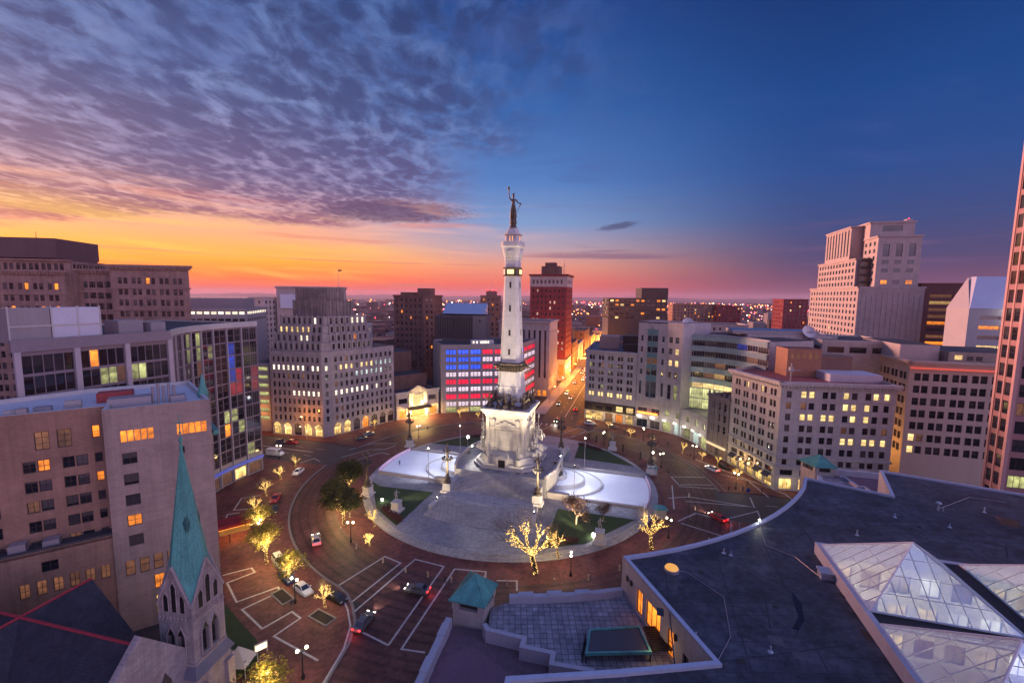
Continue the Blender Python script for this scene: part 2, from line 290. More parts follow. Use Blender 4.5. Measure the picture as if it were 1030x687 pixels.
# ------------------------------------------------------------------ mesh builder
class MB:
    def __init__(s): s.v = []; s.f = []; s.m = []; s.u = {}
    def face(s, pts, m=0, uv=None):
        if uv: s.u[len(s.f)] = uv
        i = len(s.v); s.v += [tuple(p) for p in pts]; s.f.append(tuple(range(i, i+len(pts)))); s.m.append(m)
    def box(s, x0, x1, y0, y1, z0, z1, m=0):
        s.obox((x0, y0), (1, 0), x1-x0, y1-y0, z0, z1, m)
    def obox(s, o, d, L, D, z0, z1, m=0):
        """box from corner o, length L along d, depth D to the left of d"""
        o = Vector(o[:2]); d = Vector(d[:2]).normalized(); n = Vector((-d.y, d.x))
        q = [o, o+d*L, o+d*L+n*D, o+n*D]
        s.prism(q, z0, z1, m, m, m)
    def prism(s, poly, z0, z1, ms=0, mt=0, mb=None):
        a = sum(poly[i][0]*poly[(i+1) % len(poly)][1]-poly[(i+1) % len(poly)][0]*poly[i][1] for i in range(len(poly)))
        if a < 0: poly = list(poly)[::-1]
        n = len(poly)
        for i in range(n):
            p, q = poly[i], poly[(i+1) % n]
            s.face([(p[0], p[1], z0), (q[0], q[1], z0), (q[0], q[1], z1), (p[0], p[1], z1)], ms)
        if mt is not None: s.cap(poly, z1, mt)
        if mb is not None: s.cap(poly, z0, mb, True)
    def cap(s, poly, z, m=0, flip=False, holes=()):
        loops = [[Vector((p[0], p[1], 0)) for p in poly]]+[[Vector((p[0], p[1], 0)) for p in h] for h in holes]
        flat = [p for l in loops for p in l]
        for t in tessellate_polygon(loops):
            a, b, c = (flat[i] for i in t)
            if ((b-a).cross(c-a).z < 0) != flip: b, c = c, b
            s.face([(a.x, a.y, z), (b.x, b.y, z), (c.x, c.y, z)], m)
    def lathe(s, prof, o=(0, 0), n=12, m=0, a0=0.0, sq=False):
        """profile of (r, z) turned round o"""
        for k in range(n):
            t0, t1 = a0+2*math.pi*k/n, a0+2*math.pi*(k+1)/n
            for (r0, z0), (r1, z1) in zip(prof, prof[1:]):
                pts = [(o[0]+r0*math.cos(t0), o[1]+r0*math.sin(t0), z0), (o[0]+r0*math.cos(t1), o[1]+r0*math.sin(t1), z0),
                       (o[0]+r1*math.cos(t1), o[1]+r1*math.sin(t1), z1), (o[0]+r1*math.cos(t0), o[1]+r1*math.sin(t0), z1)]
                if r0 < 1e-6: pts = [pts[0]]+pts[2:]
                elif r1 < 1e-6: pts = pts[:3]
                s.face(pts, m)
    def tube(s, p, q, r0, r1, n=6, m=0, cap=False):
        p, q = Vector(p), Vector(q); d = (q-p)
        if d.length < 1e-6: return
        d.normalize(); a = d.orthogonal().normalized(); b = d.cross(a)
        A = [p+(a*math.cos(2*math.pi*k/n)+b*math.sin(2*math.pi*k/n))*r0 for k in range(n)]
        B = [q+(a*math.cos(2*math.pi*k/n)+b*math.sin(2*math.pi*k/n))*r1 for k in range(n)]
        for k in range(n): s.face([A[k], A[(k+1) % n], B[(k+1) % n], B[k]], m)
        if cap: s.face(B, m); s.face(A[::-1], m)
    def ball(s, c, r, m=0, n=8, k=5, sz=1.0):
        prof = [(r*math.sin(math.pi*i/k), c[2]-r*sz*math.cos(math.pi*i/k)) for i in range(k+1)]
        prof[0] = (0, prof[0][1]); prof[-1] = (0, prof[-1][1])
        s.lathe(prof, c, n, m)
    def octa(s, c, r, m=0):
        x, y, z = c; P = [(x+r, y, z), (x, y+r, z), (x-r, y, z), (x, y-r, z)]
        for k in range(4):
            s.face([P[k], P[(k+1) % 4], (x, y, z+r)], m); s.face([P[(k+1) % 4], P[k], (x, y, z-r)], m)
    def strip(s, pts, w, z0, z1, m=0, closed=False):
        """a wall / kerb / band of width w along a polyline"""
        P = [Vector(p[:2]) for p in pts]; n = len(P); Lf = []; Rt = []
        for i in range(n):
            a = P[(i-1) % n] if (closed or i > 0) else None; b = P[(i+1) % n] if (closed or i < n-1) else None
            d1 = (P[i]-a).normalized() if a is not None else None; d2 = (b-P[i]).normalized() if b is not None else None
            d1 = d1 or d2; d2 = d2 or d1
            t = (d1+d2)
            t = t.normalized() if t.length > 1e-6 else d1
            k = 1/max(.4, t.dot(d1)); nn = Vector((-t.y, t.x))*(w/2*k)
            Lf.append(P[i]+nn); Rt.append(P[i]-nn)
        rng = range(n) if closed else range(n-1)
        for i in rng:
            j = (i+1) % n
            l0, l1, r0, r1 = Lf[i], Lf[j], Rt[i], Rt[j]
            s.face([(r0.x, r0.y, z1), (r1.x, r1.y, z1), (l1.x, l1.y, z1), (l0.x, l0.y, z1)], m)
            if z1-z0 > 1e-4:
                s.face([(l1.x, l1.y, z0), (l0.x, l0.y, z0), (l0.x, l0.y, z1), (l1.x, l1.y, z1)], m)
                s.face([(r0.x, r0.y, z0), (r1.x, r1.y, z0), (r1.x, r1.y, z1), (r0.x, r0.y, z1)], m)
        if not closed and z1-z0 > 1e-4:
            for l, r_ in ((Lf[0], Rt[0]), (Rt[-1], Lf[-1])):
                s.face([(l.x, l.y, z0), (r_.x, r_.y, z0), (r_.x, r_.y, z1), (l.x, l.y, z1)], m)
    def mesh(s, name, mats, off=Vector((0, 0, 0)), smooth=False):
        me = bpy.data.meshes.new(name)
        me.from_pydata([(x-off[0], y-off[1], z-off[2]) for x, y, z in s.v], [], s.f)
        for mt in mats: me.materials.append(mt)
        me.polygons.foreach_set('material_index', s.m)
        uv = me.uv_layers.new(name='UVMap'); buf = [0.0]*(2*len(me.loops)); k = 0
        for fi, f in enumerate(s.f):
            if fi in s.u:
                for q in s.u[fi]: buf[2*k], buf[2*k+1] = q; k += 1
                continue
            a, b, c = (Vector(s.v[f[i]]) for i in (0, 1, 2)); nrm = (b-a).cross(c-a)
            if nrm.length < 1e-9 and len(f) > 3: nrm = (c-a).cross(Vector(s.v[f[3]])-a)
            flat = abs(nrm.z) > .75*max(nrm.length, 1e-9)
            if flat: tx, ty = Vector((1, 0, 0)), Vector((0, 1, 0))
            else:
                tx = Vector((-nrm.y, nrm.x, 0)).normalized(); ty = Vector((0, 0, 1))
            for i in f:
                q = Vector(s.v[i]); buf[2*k] = q.dot(tx); buf[2*k+1] = q.dot(ty); k += 1
        uv.data.foreach_set('uv', buf)
        if smooth: me.polygons.foreach_set('use_smooth', [True]*len(me.polygons))
        me.update(); return me
    def build(s, name, mats, parent=None, smooth=False, weld=False):
        if not isinstance(mats, (list, tuple)): mats = [mats]
        off = Vector(parent_origin(parent)) if parent else Vector((0, 0, 0))
        me = s.mesh(name, mats, off, smooth)
        if weld:
            bm = bmesh.new(); bm.from_mesh(me); bmesh.ops.remove_doubles(bm, verts=bm.verts, dist=1e-4); bm.to_mesh(me); bm.free()
        return link(name, me, parent)
def parent_origin(p):
    o = Vector((0, 0, 0))
    while p: o += p.location; p = p.parent
    return o
def link(name, me, parent=None, at=None, rz=0.0):
    o = bpy.data.objects.new(name, me); SC.collection.objects.link(o)
    if parent: o.parent = parent
    if at is not None: o.location = at
    if rz: o.rotation_euler = (0, 0, rz)
    return o
def tag(o, label, cat=None, group=None, kind=None):
    if label: o['label'] = label
    if cat: o['category'] = cat
    if group: o['group'] = group
    if kind: o['kind'] = kind
    return o
def thing(name, label, cat, at=(0, 0, 0), group=None, rz=0.0):
    o = bpy.data.objects.new(name, None); SC.collection.objects.link(o); o.empty_display_size = .3
    o.location = (at[0], at[1], at[2] if len(at) > 2 else 0); o.rotation_euler = (0, 0, rz)
    return tag(o, label, cat, group)
def struct(name, mb, mats): return tag(mb.build(name, mats), None, None, None, 'structure')
def dup(root, at, rz=0.0, label=None, scale=None):
    r = root.copy(); SC.collection.objects.link(r); r.location = at; r.rotation_euler = (0, 0, rz)
    if scale: r.scale = (scale,)*3
    if label: r['label'] = label
    for ch in list(root.children):
        c = ch.copy(); SC.collection.objects.link(c); c.parent = r
        for gch in list(ch.children):
            d = gch.copy(); SC.collection.objects.link(d); d.parent = c
    return r
def lamp(name, kind, at, energy, col, parent=None, size=.15, spot=None, aim=None, blend=.6):
    l = bpy.data.lights.new(name, kind); l.energy = energy; l.color = col
    if kind in ('POINT', 'SPOT'): l.shadow_soft_size = size
    if kind == 'SPOT': l.spot_size = R(spot); l.spot_blend = blend
    o = bpy.data.objects.new(name, l); SC.collection.objects.link(o)
    if parent: o.parent = parent; at = Vector(at)-parent_origin(parent)
    o.location = at
    if aim is not None:
        src = Vector(at)+(parent_origin(parent) if parent else Vector((0, 0, 0)))
        o.rotation_euler = (src-Vector(aim)).to_track_quat('Z', 'Y').to_euler()
    return o
# ------------------------------------------------------------------ facades and buildings
WIN_CACHE = {}
def window_mb(w, h, style, mb=None, o=(0, 0, 0), ang=0.0, mi=(0, 1)):
    """a window in the xz plane, outward along -y, centred on x, sill at z=0: frame, bars and one glass"""
    M = MB() if mb is None else mb
    ca, sa = math.cos(ang), math.sin(ang)
    T = lambda x, y, z: (o[0]+x*ca-y*sa, o[1]+x*sa+y*ca, o[2]+z)
    def bar(x0, x1, z0, z1, y0=-.05, y1=.06):
        P = [T(x0, y0, z0), T(x1, y0, z0), T(x1, y0, z1), T(x0, y0, z1)]; Q = [T(x0, y1, z0), T(x1, y1, z0), T(x1, y1, z1), T(x0, y1, z1)]
        M.face(P, mi[0]); M.face([P[3], P[2], Q[2], Q[3]], mi[0]); M.face([P[0], P[3], Q[3], Q[0]], mi[0]); M.face([P[1], Q[1], Q[2], P[2]], mi[0])
    f = min(.09, w*.07)
    hw = w/2
    M.face([T(-hw, 0, 0), T(hw, 0, 0), T(hw, 0, h), T(-hw, 0, h)], mi[1], [(0, 0), (1, 0), (1, 1), (0, 1)])
    if style == 'bare': return M
    bar(-hw, -hw+f, 0, h); bar(hw-f, hw, 0, h); bar(-hw+f, hw-f, 0, f); bar(-hw+f, hw-f, h-f, h)
    if style == 'sash': bar(-hw+f, hw-f, h*.5-f*.4, h*.5+f*.4, -.04)
    elif style == 'tri':
        for k in (-1, 1): bar(k*w/6-.17, k*w/6+.17, f, h-f, -.06)
        for k in (-1, 0, 1): bar(k*w/3-.17, k*w/3+.17, h*.42, h*.58, -.04); bar(k*w/3-w/6+.1, k*w/3+w/6-.1, h-.28, h-f, -.04)
    elif style.startswith('grid'):
        nx, nz = int(style[4]), int(style[5])
        for k in range(1, nx): x = -hw+w*k/nx; bar(x-f*.4, x+f*.4, f, h-f, -.04)
        for k in range(1, nz): z = h*k/nz; bar(-hw+f, hw-f, z-f*.35, z+f*.35, -.03)
    return M
class Bld:
    def __init__(s, name, label, cat='building', at=(0, 0, 0), group=None, frame=None, glass=None):
        s.root = thing(name, label, cat, at, group); s.wins = []; s.frame = frame or frame_d; s.glass = glass or g_dark
    def facade(s, mb, A, B, z0, z1, cells, rec=.3, mi=0, mr=None):
        """wall from A to B (outside to the right of A->B) with real openings; cells (u0,u1,za,zb,mat,style)"""
        A, B = Vector(A[:2]), Vector(B[:2]); L = (B-A).length; d = (B-A)/L; n = Vector((d.y, -d.x)); mr = mi if mr is None else mr
        us = sorted({0.0, L}|{round(c[0], 3) for c in cells}|{round(c[1], 3) for c in cells})
        zs = sorted({z0, z1}|{round(c[2], 3) for c in cells}|{round(c[3], 3) for c in cells})
        op = set()
        for c in cells:
            i0, i1 = us.index(round(c[0], 3)), us.index(round(c[1], 3)); j0, j1 = zs.index(round(c[2], 3)), zs.index(round(c[3], 3))
            for i in range(i0, i1):
                for j in range(j0, j1): op.add((i, j))
        P = lambda u, z, dp=0: (A.x+d.x*u-n.x*dp, A.y+d.y*u-n.y*dp, z)
        for j in range(len(zs)-1):
            i = 0
            while i < len(us)-1:
                if (i, j) in op: i += 1; continue
                k = i
                while k < len(us)-1 and (k, j) not in op: k += 1
                mb.face([P(us[i], zs[j]), P(us[k], zs[j]), P(us[k], zs[j+1]), P(us[i], zs[j+1])], mi); i = k
        ang = math.atan2(d.y, d.x)
        for c in cells:
            u0, u1, za, zb = c[:4]
            mb.face([P(u0, za), P(u0, za, rec), P(u0, zb, rec), P(u0, zb)], mr); mb.face([P(u1, za, rec), P(u1, za), P(u1, zb), P(u1, zb, rec)], mr)
            mb.face([P(u0, za, rec), P(u0, za), P(u1, za), P(u1, za, rec)], mr); mb.face([P(u0, zb), P(u0, zb, rec), P(u1, zb, rec), P(u1, zb)], mr)
            q = P((u0+u1)/2, za, rec*.8)
            s.wins.append((q, ang, round(u1-u0, 3), round(zb-za, 3), c[4] if len(c) > 4 and c[4] else s.glass, c[5] if len(c) > 5 else 'sash', c[6] if len(c) > 6 else 'window'))
    def grid(s, cols, rows, fn=None, style='sash'):
        out = []
        for r, (za, zb) in enumerate(rows):
            for c, (u0, u1) in enumerate(cols):
                m = fn(r, c) if fn else None
                if m == 'skip': continue
                out.append((u0, u1, za, zb, m, style))
        return out
    def finish(s, limit=96, min_px=2.2):
        cp = Vector((0, 0, CAMH)); L = []
        for w in s.wins:
            q = Vector(w[0]); a = w[1]; n = Vector((math.sin(a), -math.cos(a))); v = Vector((-q.x, -q.y))
            dist = (cp-q).length
            area = w[2]*w[3]*max(0, v.normalized().dot(n))/dist**2
            L.append((area, w))
        L.sort(key=lambda t: -t[0]); o0 = parent_origin(s.root)
        for k, (ar, (q, ang, w, h, m, st, nm)) in enumerate(L[:limit]):
            key = (w, h, st, s.frame.name)
            if key not in WIN_CACHE: WIN_CACHE[key] = window_mb(w, h, st).mesh('window', [s.frame, g_dark])
            o = link(nm, WIN_CACHE[key], s.root, Vector(q)-o0, ang)
            o.material_slots[1].link = 'OBJECT'; o.material_slots[1].material = m
        if len(L) > limit:
            mb = MB(); ms = [s.frame]
            for ar, (q, ang, w, h, m, st, nm) in L[limit:]:
                if m not in ms: ms.append(m)
                window_mb(w, h, 'bare' if st == 'bare' else 'sash', mb, q, ang, (0, ms.index(m)))
            o = mb.build('window', ms, s.root); o['kind'] = 'stuff'
        return s.root
    def roof(s, poly, z, m, par=.9, wall=None, pw=.35, cop=None, holes=()):
        """flat roof below a parapet"""
        a = sum(poly[i][0]*poly[(i+1) % len(poly)][1]-poly[(i+1) % len(poly)][0]*poly[i][1] for i in range(len(poly)))
        if a < 0: poly = list(poly)[::-1]
        ins = inset(poly, pw/2+.02)
        b = MB(); b.cap(inset(poly, .03), z-par, 0, holes=holes); b.build('roof', m, s.root)
        b = MB(); b.strip(ins, pw, z-par+.003, z+.02, 0, True); b.build('parapet', wall or pale_trim, s.root)
def inset(poly, d):
    a = sum(poly[i][0]*poly[(i+1) % len(poly)][1]-poly[(i+1) % len(poly)][0]*poly[i][1] for i in range(len(poly)))
    if a < 0: poly = list(poly)[::-1]
    P = [Vector(p[:2]) for p in poly]; n = len(P); out = []
    for i in range(n):
        d1 = (P[i]-P[i-1]).normalized(); d2 = (P[(i+1) % n]-P[i]).normalized()
        t = (d1+d2); t = t.normalized() if t.length > 1e-6 else d1
        out.append(P[i]+Vector((-t.y, t.x))*(d/max(.35, t.dot(d1))))
    return out
def cols(L, n, w, m0=1.2, m1=None, pair=0.0):
    """n bays over a wall of length L; pair>0 puts two lights of width w per bay with that gap"""
    m1 = m0 if m1 is None else m1; bay = (L-m0-m1)/n; out = []
    for k in range(n):
        c = m0+bay*(k+.5)
        if pair: out += [(c-pair/2-w, c-pair/2), (c+pair/2, c+pair/2+w)]
        else: out.append((c-w/2, c+w/2))
    return out
def rows(z, n, pitch, h): return [(z+k*pitch, z+k*pitch+h) for k in range(n)]
def rnd_lit(p, mats, seed):
    rg = random.Random(seed)
    return lambda r, c: rg.choice(mats) if rg.random() < p else None
def band(mb, A, B, z0, z1, out, m=0, back=.25):
    """moulding running along the wall A->B standing proud by out"""
    A, B = Vector(A[:2]), Vector(B[:2]); d = (B-A).normalized(); n = Vector((d.y, -d.x))
    mb.obox(A-d*out+n*out, d, (B-A).length+2*out, out+back, z0, z1, m)
def rooftop_unit(mb, c, d, L, D, z, h, m=0):
    mb.obox(c, d, L, D, z, z+h, m)

# ------------------------------------------------------------------ ground, roads, circle
ROADZ = 0.0
asph = mat('asphalt', (.055, .052, .052), .75, .35, .15, spec=.4)
pav_r = brick('brick_paving_road', (.150, .052, .046, 1), (.105, .042, .039, 1), (.06, .034, .033, 1), .30, .15, .012, .58, .5, .22)
pav_s = brick('brick_paving_sidewalk', (.20, .058, .050, 1), (.15, .048, .044, 1), (.09, .045, .042, 1), .28, .14, .012, .7, .5, .3)
kerb_m = mat('limestone_kerb', (.20, .185, .18), .8, .25, .6)
line_m = mat('limestone_inlay', (.48, .45, .44), .8, .65, 1.6, fine=9)
paint_m = mat('road_paint', (.62, .60, .58), .7, .35, .9)
b = MB(); b.cap([(-14000, -400), (14000, -400), (14000, 14000), (-14000, 14000)], -.06, 0)
struct('ground', b, mat('dark_city_ground', (.045, .042, .045), .9, .5, .012))
b = MB(); b.cap([pol(61, a) for a in range(0, 360, 4)], 0.0, 0); struct('circle_road', b, pav_r)
b = MB(); b.cap([pol(49.5, a) for a in range(0, 360, 4)], .004, 0, holes=[[pol(41, a) for a in range(0, 360, 4)]]); struct('apron_paving', b, pav_s)
for nm, a0, s, m, length in (('avenue', 0, 1, asph, 3600), ('avenue', 0, -1, pav_r, 120), ('cross_street', 90, 1, asph, 520), ('cross_street', 90, -1, asph, 700)):
    d = (V if a0 == 0 else U)*s; n = Vector((-d.y, d.x))
    b = MB(); p0 = CC+d*58+(U*AVO if nm == 'avenue' and s > 0 else Vector((0, 0))); q = p0+d*(length-58); c_ = p0-d*58
    b.cap([p0+n*9.5, p0-n*9.5, q-n*9.5, q+n*9.5], .003); struct(nm, b, m)
    if length > 200:
        b = MB()
        for k in range(70, min(length, 900), 9):
            for off in (-3.2, 3.2): b.obox(c_+d*k+n*(off-.07), d, 3, .14, .004, .009)
        b.strip([c_+d*72, c_+d*min(length, 900)], .3, .006, .007); struct('lane_marking', b, paint_m)
        for sd in (1, -1):
            b = MB(); b.strip([c_+d*74+n*sd*12.4, c_+d*min(length, 900)+n*sd*12.4], 5.6, -.05, .123); struct('sidewalk', b, pav_s if length < 3000 else concrete)
def tyre_wear(m):
    t = m.node_tree; L = t.links.new; p = t.nodes['Principled BSDF']; src = p.inputs['Base Color'].links[0].from_socket
    g_ = t.nodes.new('ShaderNodeNewGeometry'); ds = t.nodes.new('ShaderNodeVectorMath'); ds.operation = 'DISTANCE'; L(g_.outputs['Position'], ds.inputs[0]); ds.inputs[1].default_value = (CC.x, CC.y, 0)
    sn = t.nodes.new('ShaderNodeMath'); sn.operation = 'MULTIPLY'; L(ds.outputs['Value'], sn.inputs[0]); sn.inputs[1].default_value = 3.4
    si = t.nodes.new('ShaderNodeMath'); si.operation = 'SINE'; L(sn.outputs[0], si.inputs[0])
    nz = t.nodes.new('ShaderNodeTexNoise'); L(g_.outputs['Position'], nz.inputs[0]); nz.inputs['Scale'].default_value = .09; nz.inputs['Detail'].default_value = 5
    mu = t.nodes.new('ShaderNodeMath'); mu.operation = 'MULTIPLY'; L(si.outputs[0], mu.inputs[0]); L(nz.outputs[0], mu.inputs[1])
    mr = t.nodes.new('ShaderNodeMapRange'); L(mu.outputs[0], mr.inputs[0]); mr.inputs[1].default_value = .0; mr.inputs[2].default_value = .55; mr.inputs[3].default_value = 1.0; mr.inputs[4].default_value = .55
    sc = t.nodes.new('ShaderNodeVectorMath'); sc.operation = 'SCALE'; L(src, sc.inputs[0]); L(mr.outputs[0], sc.inputs['Scale']); L(sc.outputs[0], p.inputs['Base Color'])
tyre_wear(pav_r)
# sidewalks: four quadrants with a real kerb step
for az0, az1 in ((26, 98), (-66, 7), (-148, -82), (114, 186)):
    outer = [pol(82, a) for a in range(az0, az1+1, 2)]; inner = [pol(59.9, a) for a in range(az0, az1+1, 2)]
    if az0 == -148: outer = [pol(84, -161), pol(82, -156)]+outer; inner = [pol(76, -160), pol(69, -158.5), pol(65, -156.5), pol(62.3, -153.5), pol(60.6, -150.5)]+inner; cn = [pol(76, -160), pol(69, -158.5), pol(65, -156.5), pol(62.3, -153.5), pol(60.6, -150.5), pol(60.1, -148)]; q_ = MB(); q_.strip(cn, .45, -.05, .138); struct('kerb', q_, kerb_m); q_ = MB(); q_.strip([p+(p-CC).normalized()*1.1+V*-.0 for p in cn], .3, .134, .1385); struct('sidewalk_inlay', q_, line_m)
    b = MB(); b.prism(inner[::-1]+outer, -.05, .13, 0, 0); struct('sidewalk', b, pav_s)
    b = MB(); b.strip([pol(60.1, a) for a in range(az0, az1+1, 2)], .45, -.05, .137); struct('kerb', b, kerb_m)
    if az0 > 0: b = MB(); b.strip([pol(61.9, a) for a in range(az0, az1+1, 2)], .25, .134, .138); struct('sidewalk_inlay', b, kerb_m)
for P in ([loc(-59, 9.7), loc(-112, 9.7), loc(-112, 15), Vector((-94, 167.6)), Vector((-71.8, 163.6)), Vector((-69, 165.5)), pol(80, -62), pol(62, -64.5)], [loc(-59.5, -9.7), loc(-112, -9.7), loc(-112, -14), Vector((-77.7, 132.3)), pol(77, -87), pol(76, -82), pol(61, -82.5)]):
    b = MB(); b.prism(P, -.05, .1265, 0, 0); struct('sidewalk', b, pav_s)
# limestone inlays: outlines in the paving, traced on the ground
LINES = [
 (.134, [(224,578.5),(253,571),(256.2,575.3),(228.4,586),(238,605.2),(279.7,590.3),(281.9,594.5),(243.4,612.7),(263.7,632),(293.6,614.9),(302.2,621.3),(275.5,639.5),(320,664)]),
 (.134, [(241,515.5),(228.8,517.3),(223.4,531.7)]), (.134, [(262,498),(243,501),(235,513),(256,511)]),
 (.008, [(342,614.5),(403,566),(387,559.5),(336.7,591)]),
 (.008, [(390.6,648.6),(446.4,569.5),(417.6,562.3),(354.7,616.3),(361.9,634.2),(390.6,648.6)]),
 (.008, [(427.7,656),(403.7,652.4),(457.3,572),(488.7,574.8),(487.8,581.3)]), (.008, [(499.8,583.7),(520,584),(520,594)]),
 (.008, [(675,479.4),(723.8,480.2),(730,488),(682.8,487.2),(675,479.4)]), (.008, [(682.8,489),(734,492.5)]),
 (.008, [(672,501),(692.4,499.4),(758.7,510),(754.4,500.3)]), (.008, [(690,504),(760.5,510)]), (.008, [(682,524),(700,516),(726,523)]),
 (.008, [(726,523),(762,514),(766,524)]), (.008, [(685,526),(730,540)]), (.008, [(676,488),(678,512)]),
 (.008, [(343,460),(372,452),(387,452),(398,448)]), (.008, [(360,462),(384,455),(392,457)]), (.008, [(352,452),(374,446),(400,446)]),
 (.008, [(300,466),(316,461),(322,464)]), (.008, [(540,434),(556,428)]), (.008, [(562,438),(582,430),(590,433),(575,440)]), (.008, [(568,441),(600,432)]),
 (.134, [(700,462),(790,497),(800,505)]), (.134, [(725,477),(752,483),(773,500)])]
for z, pts in LINES:
    b = MB(); b.strip([G(x, y, z) for x, y in pts], .34, z-.001, z+.002); struct('paving_inlay', b, line_m)
# outer hatched crossing bars on the circle road near the avenue
b = MB()
for k in range(6): b.obox(loc(-5+k*2.2, 56.5), V, 3.0, .5, .003, .009)
struct('crosswalk', b, paint_m)

# ------------------------------------------------------------------ central island
gran = brick('pale_granite_paving', (.33, .318, .325, 1), (.275, .265, .275, 1), (.18, .172, .18, 1), 1.3, 1.3, .02, .6, .3, .12, 0, .5)
gran_s = brick('pale_limestone_steps', (.44, .42, .41, 1), (.385, .365, .355, 1), (.26, .245, .24, 1), 1.8, .5, .016, .7, .25, .2)
ring = lambda r, s=3: [pol(r, a) for a in range(0, 360, s)]
b = MB()
for k, r in enumerate((42.6, 42.1, 41.6, 41.1)): b.prism(ring(r), -.05 if k == 0 else .18*k-.002, .18*(k+1), 0, 0)
struct('island_steps', b, gran_s)
b = MB(); b.cap(ring(40.8), .724); struct('island_plaza', b, gran)
PZ = .73
grass_m = mat('lawn_grass', (.030, .058, .018), .95, .5, 1.2, bump=.6, fine=14)
lawns = [[(-17.4, -17.4), (-33.4, -18.5), (-37, -16.5), (-27, -30), (-17.6, -36)], [(16.5, 20.5), (36, 19), (26.5, 30.5), (16.4, 36)],
         [(17.5, -16.5), (36.5, -16.5), (26, -30.5), (17.5, -35)], [(-17, 20), (-36, 19), (-27, 30), (-17, 36)]]
for P in lawns:
    pts = [loc(*p) for p in P]; b = MB(); b.prism(pts, PZ-.005, PZ+.07, 0, 0)
    o = b.build('lawn', grass_m); tag(o, None, None, None, 'stuff')
# low planted beds and hedges on the lawns
for k, (P, lb) in enumerate(zip(lawns, ('brown clipped hedge along the lawn left of the main stair', 'low hedge edging the lawn behind the right ice rink', 'clipped hedge along the lawn right of the main stair', 'low hedge edging the lawn behind the left ice rink'))):
    A, B = loc(*P[-1]), loc(*P[-2]); b = MB(); rg = random.Random(k)
    for i in range(900):
        t = rg.random(); q = A.lerp(B, .1+.75*t)*.965+CC*.035; c = (q.x+rg.uniform(-.9, .9), q.y+rg.uniform(-.9, .9), PZ+rg.uniform(.05, .8))
        b.octa(c, rg.uniform(.07, .2))
    tag(b.build('hedge', mat('reddish_brown_hedge', (.10, .038, .03), .9, .5, 2, rnd=.5)), lb, 'hedge')
# rink ice, walls
ice = mat('white_ice', (.80, .80, .84), .32, .14, .35, spec=.5)
rinkw = mat('rink_wall_stone', (.33, .29, .28), .8, .25, .5)
pink_m = mat('pink_white_boards', (.75, .52, .66), .5, .2, 1)
def rink_outline(s, r=40.2, h=10.2, a0=13.5):
    amax = math.sqrt(r*r-h*h); pts = [(a0, -h)]
    n = 12; t0 = math.asin(h/r)
    pts += [(r*math.cos(-t0+2*t0*k/n), r*math.sin(-t0+2*t0*k/n)) for k in range(n+1)]+[(a0, h)]
    return [loc(s*a, q) for a, q in pts]
for s in (-1, 1):
    P = rink_outline(s); b = MB(); b.prism(P, PZ-.005, PZ+.05, 0, 0); struct('ice', b, ice)
    w = thing('rink_wall', 'low stone wall round the %s ice rink' % ('left' if s < 0 else 'right'), 'wall', (*loc(s*28, 0), PZ))
    b = MB(); b.strip([loc(s*13.5, -10.6), loc(s*38.6, -10.6)], .7, PZ, PZ+.85); b.build('wall_run', rinkw, w)
    b = MB(); b.strip([loc(s*13.5, 10.6), loc(s*38.6, 10.6)], .7, PZ, PZ+.85); b.build('wall_run', rinkw, w)
    b = MB(); b.strip([loc(s*13.6, -10.9), loc(s*19.5, -10.9)], 1.3, PZ, PZ+1.7); b.build('pier', rinkw, w)
    b = MB(); b.strip([loc(s*13.6, 10.9), loc(s*19.5, 10.9)], 1.3, PZ, PZ+1.7); b.build('pier', rinkw, w)
    bb = thing('rink_boards', 'pink and white barrier boards on the outer edge of the %s ice rink' % ('left' if s < 0 else 'right'), 'barrier', (*loc(s*40, 0), PZ))
    for k in range(22):
        t0 = -.245+.49*k/22; t1 = t0+.49/22*.82
        b = MB(); b.strip([loc(s*40.5*math.cos(t0), 40.5*math.sin(t0)), loc(s*40.5*math.cos(t1), 40.5*math.sin(t1))], .14, PZ, PZ+1.05); b.build('board', pink_m, bb)
    # stepped fountain basin: two half rings holding ice
    f = thing('fountain_basin', ('stepped half round fountain basin filled with ice beside the monument, on its %s side') % ('left' if s < 0 else 'right'), 'fountain', (*loc(s*13, 0), PZ))
    for nm, r, z, wd in (('outer_ring', 14.2, 1.35, .55), ('inner_ring', 9.2, 2.35, .5), ('bowl', 4.0, 3.3, .4)):
        pts = [(13+r*math.cos(t), r*math.sin(t)*.72) for t in [R(-90+9*k) for k in range(21)]]
        pts = [loc(s*a, q) for a, q in pts]
        b = MB(); b.strip(pts, wd, PZ, z); b.build(nm, pale_trim, f)
        b = MB(); b.cap([p.lerp(loc(s*13, 0), .01) for p in pts], z-.18); b.build('ice_sheet', ice, f)
    b = MB(); q = loc(s*13.6, 0)
    b.lathe([(2.6, 2.6), (2.4, 3.4), (.7, 3.6), (.5, 4.9), (1.7, 5.3), (1.8, 5.5), (.3, 5.4), (.25, 6.3), (.7, 6.5), (0, 6.6)], q, 16); b.build('spout', bronze, f, True)
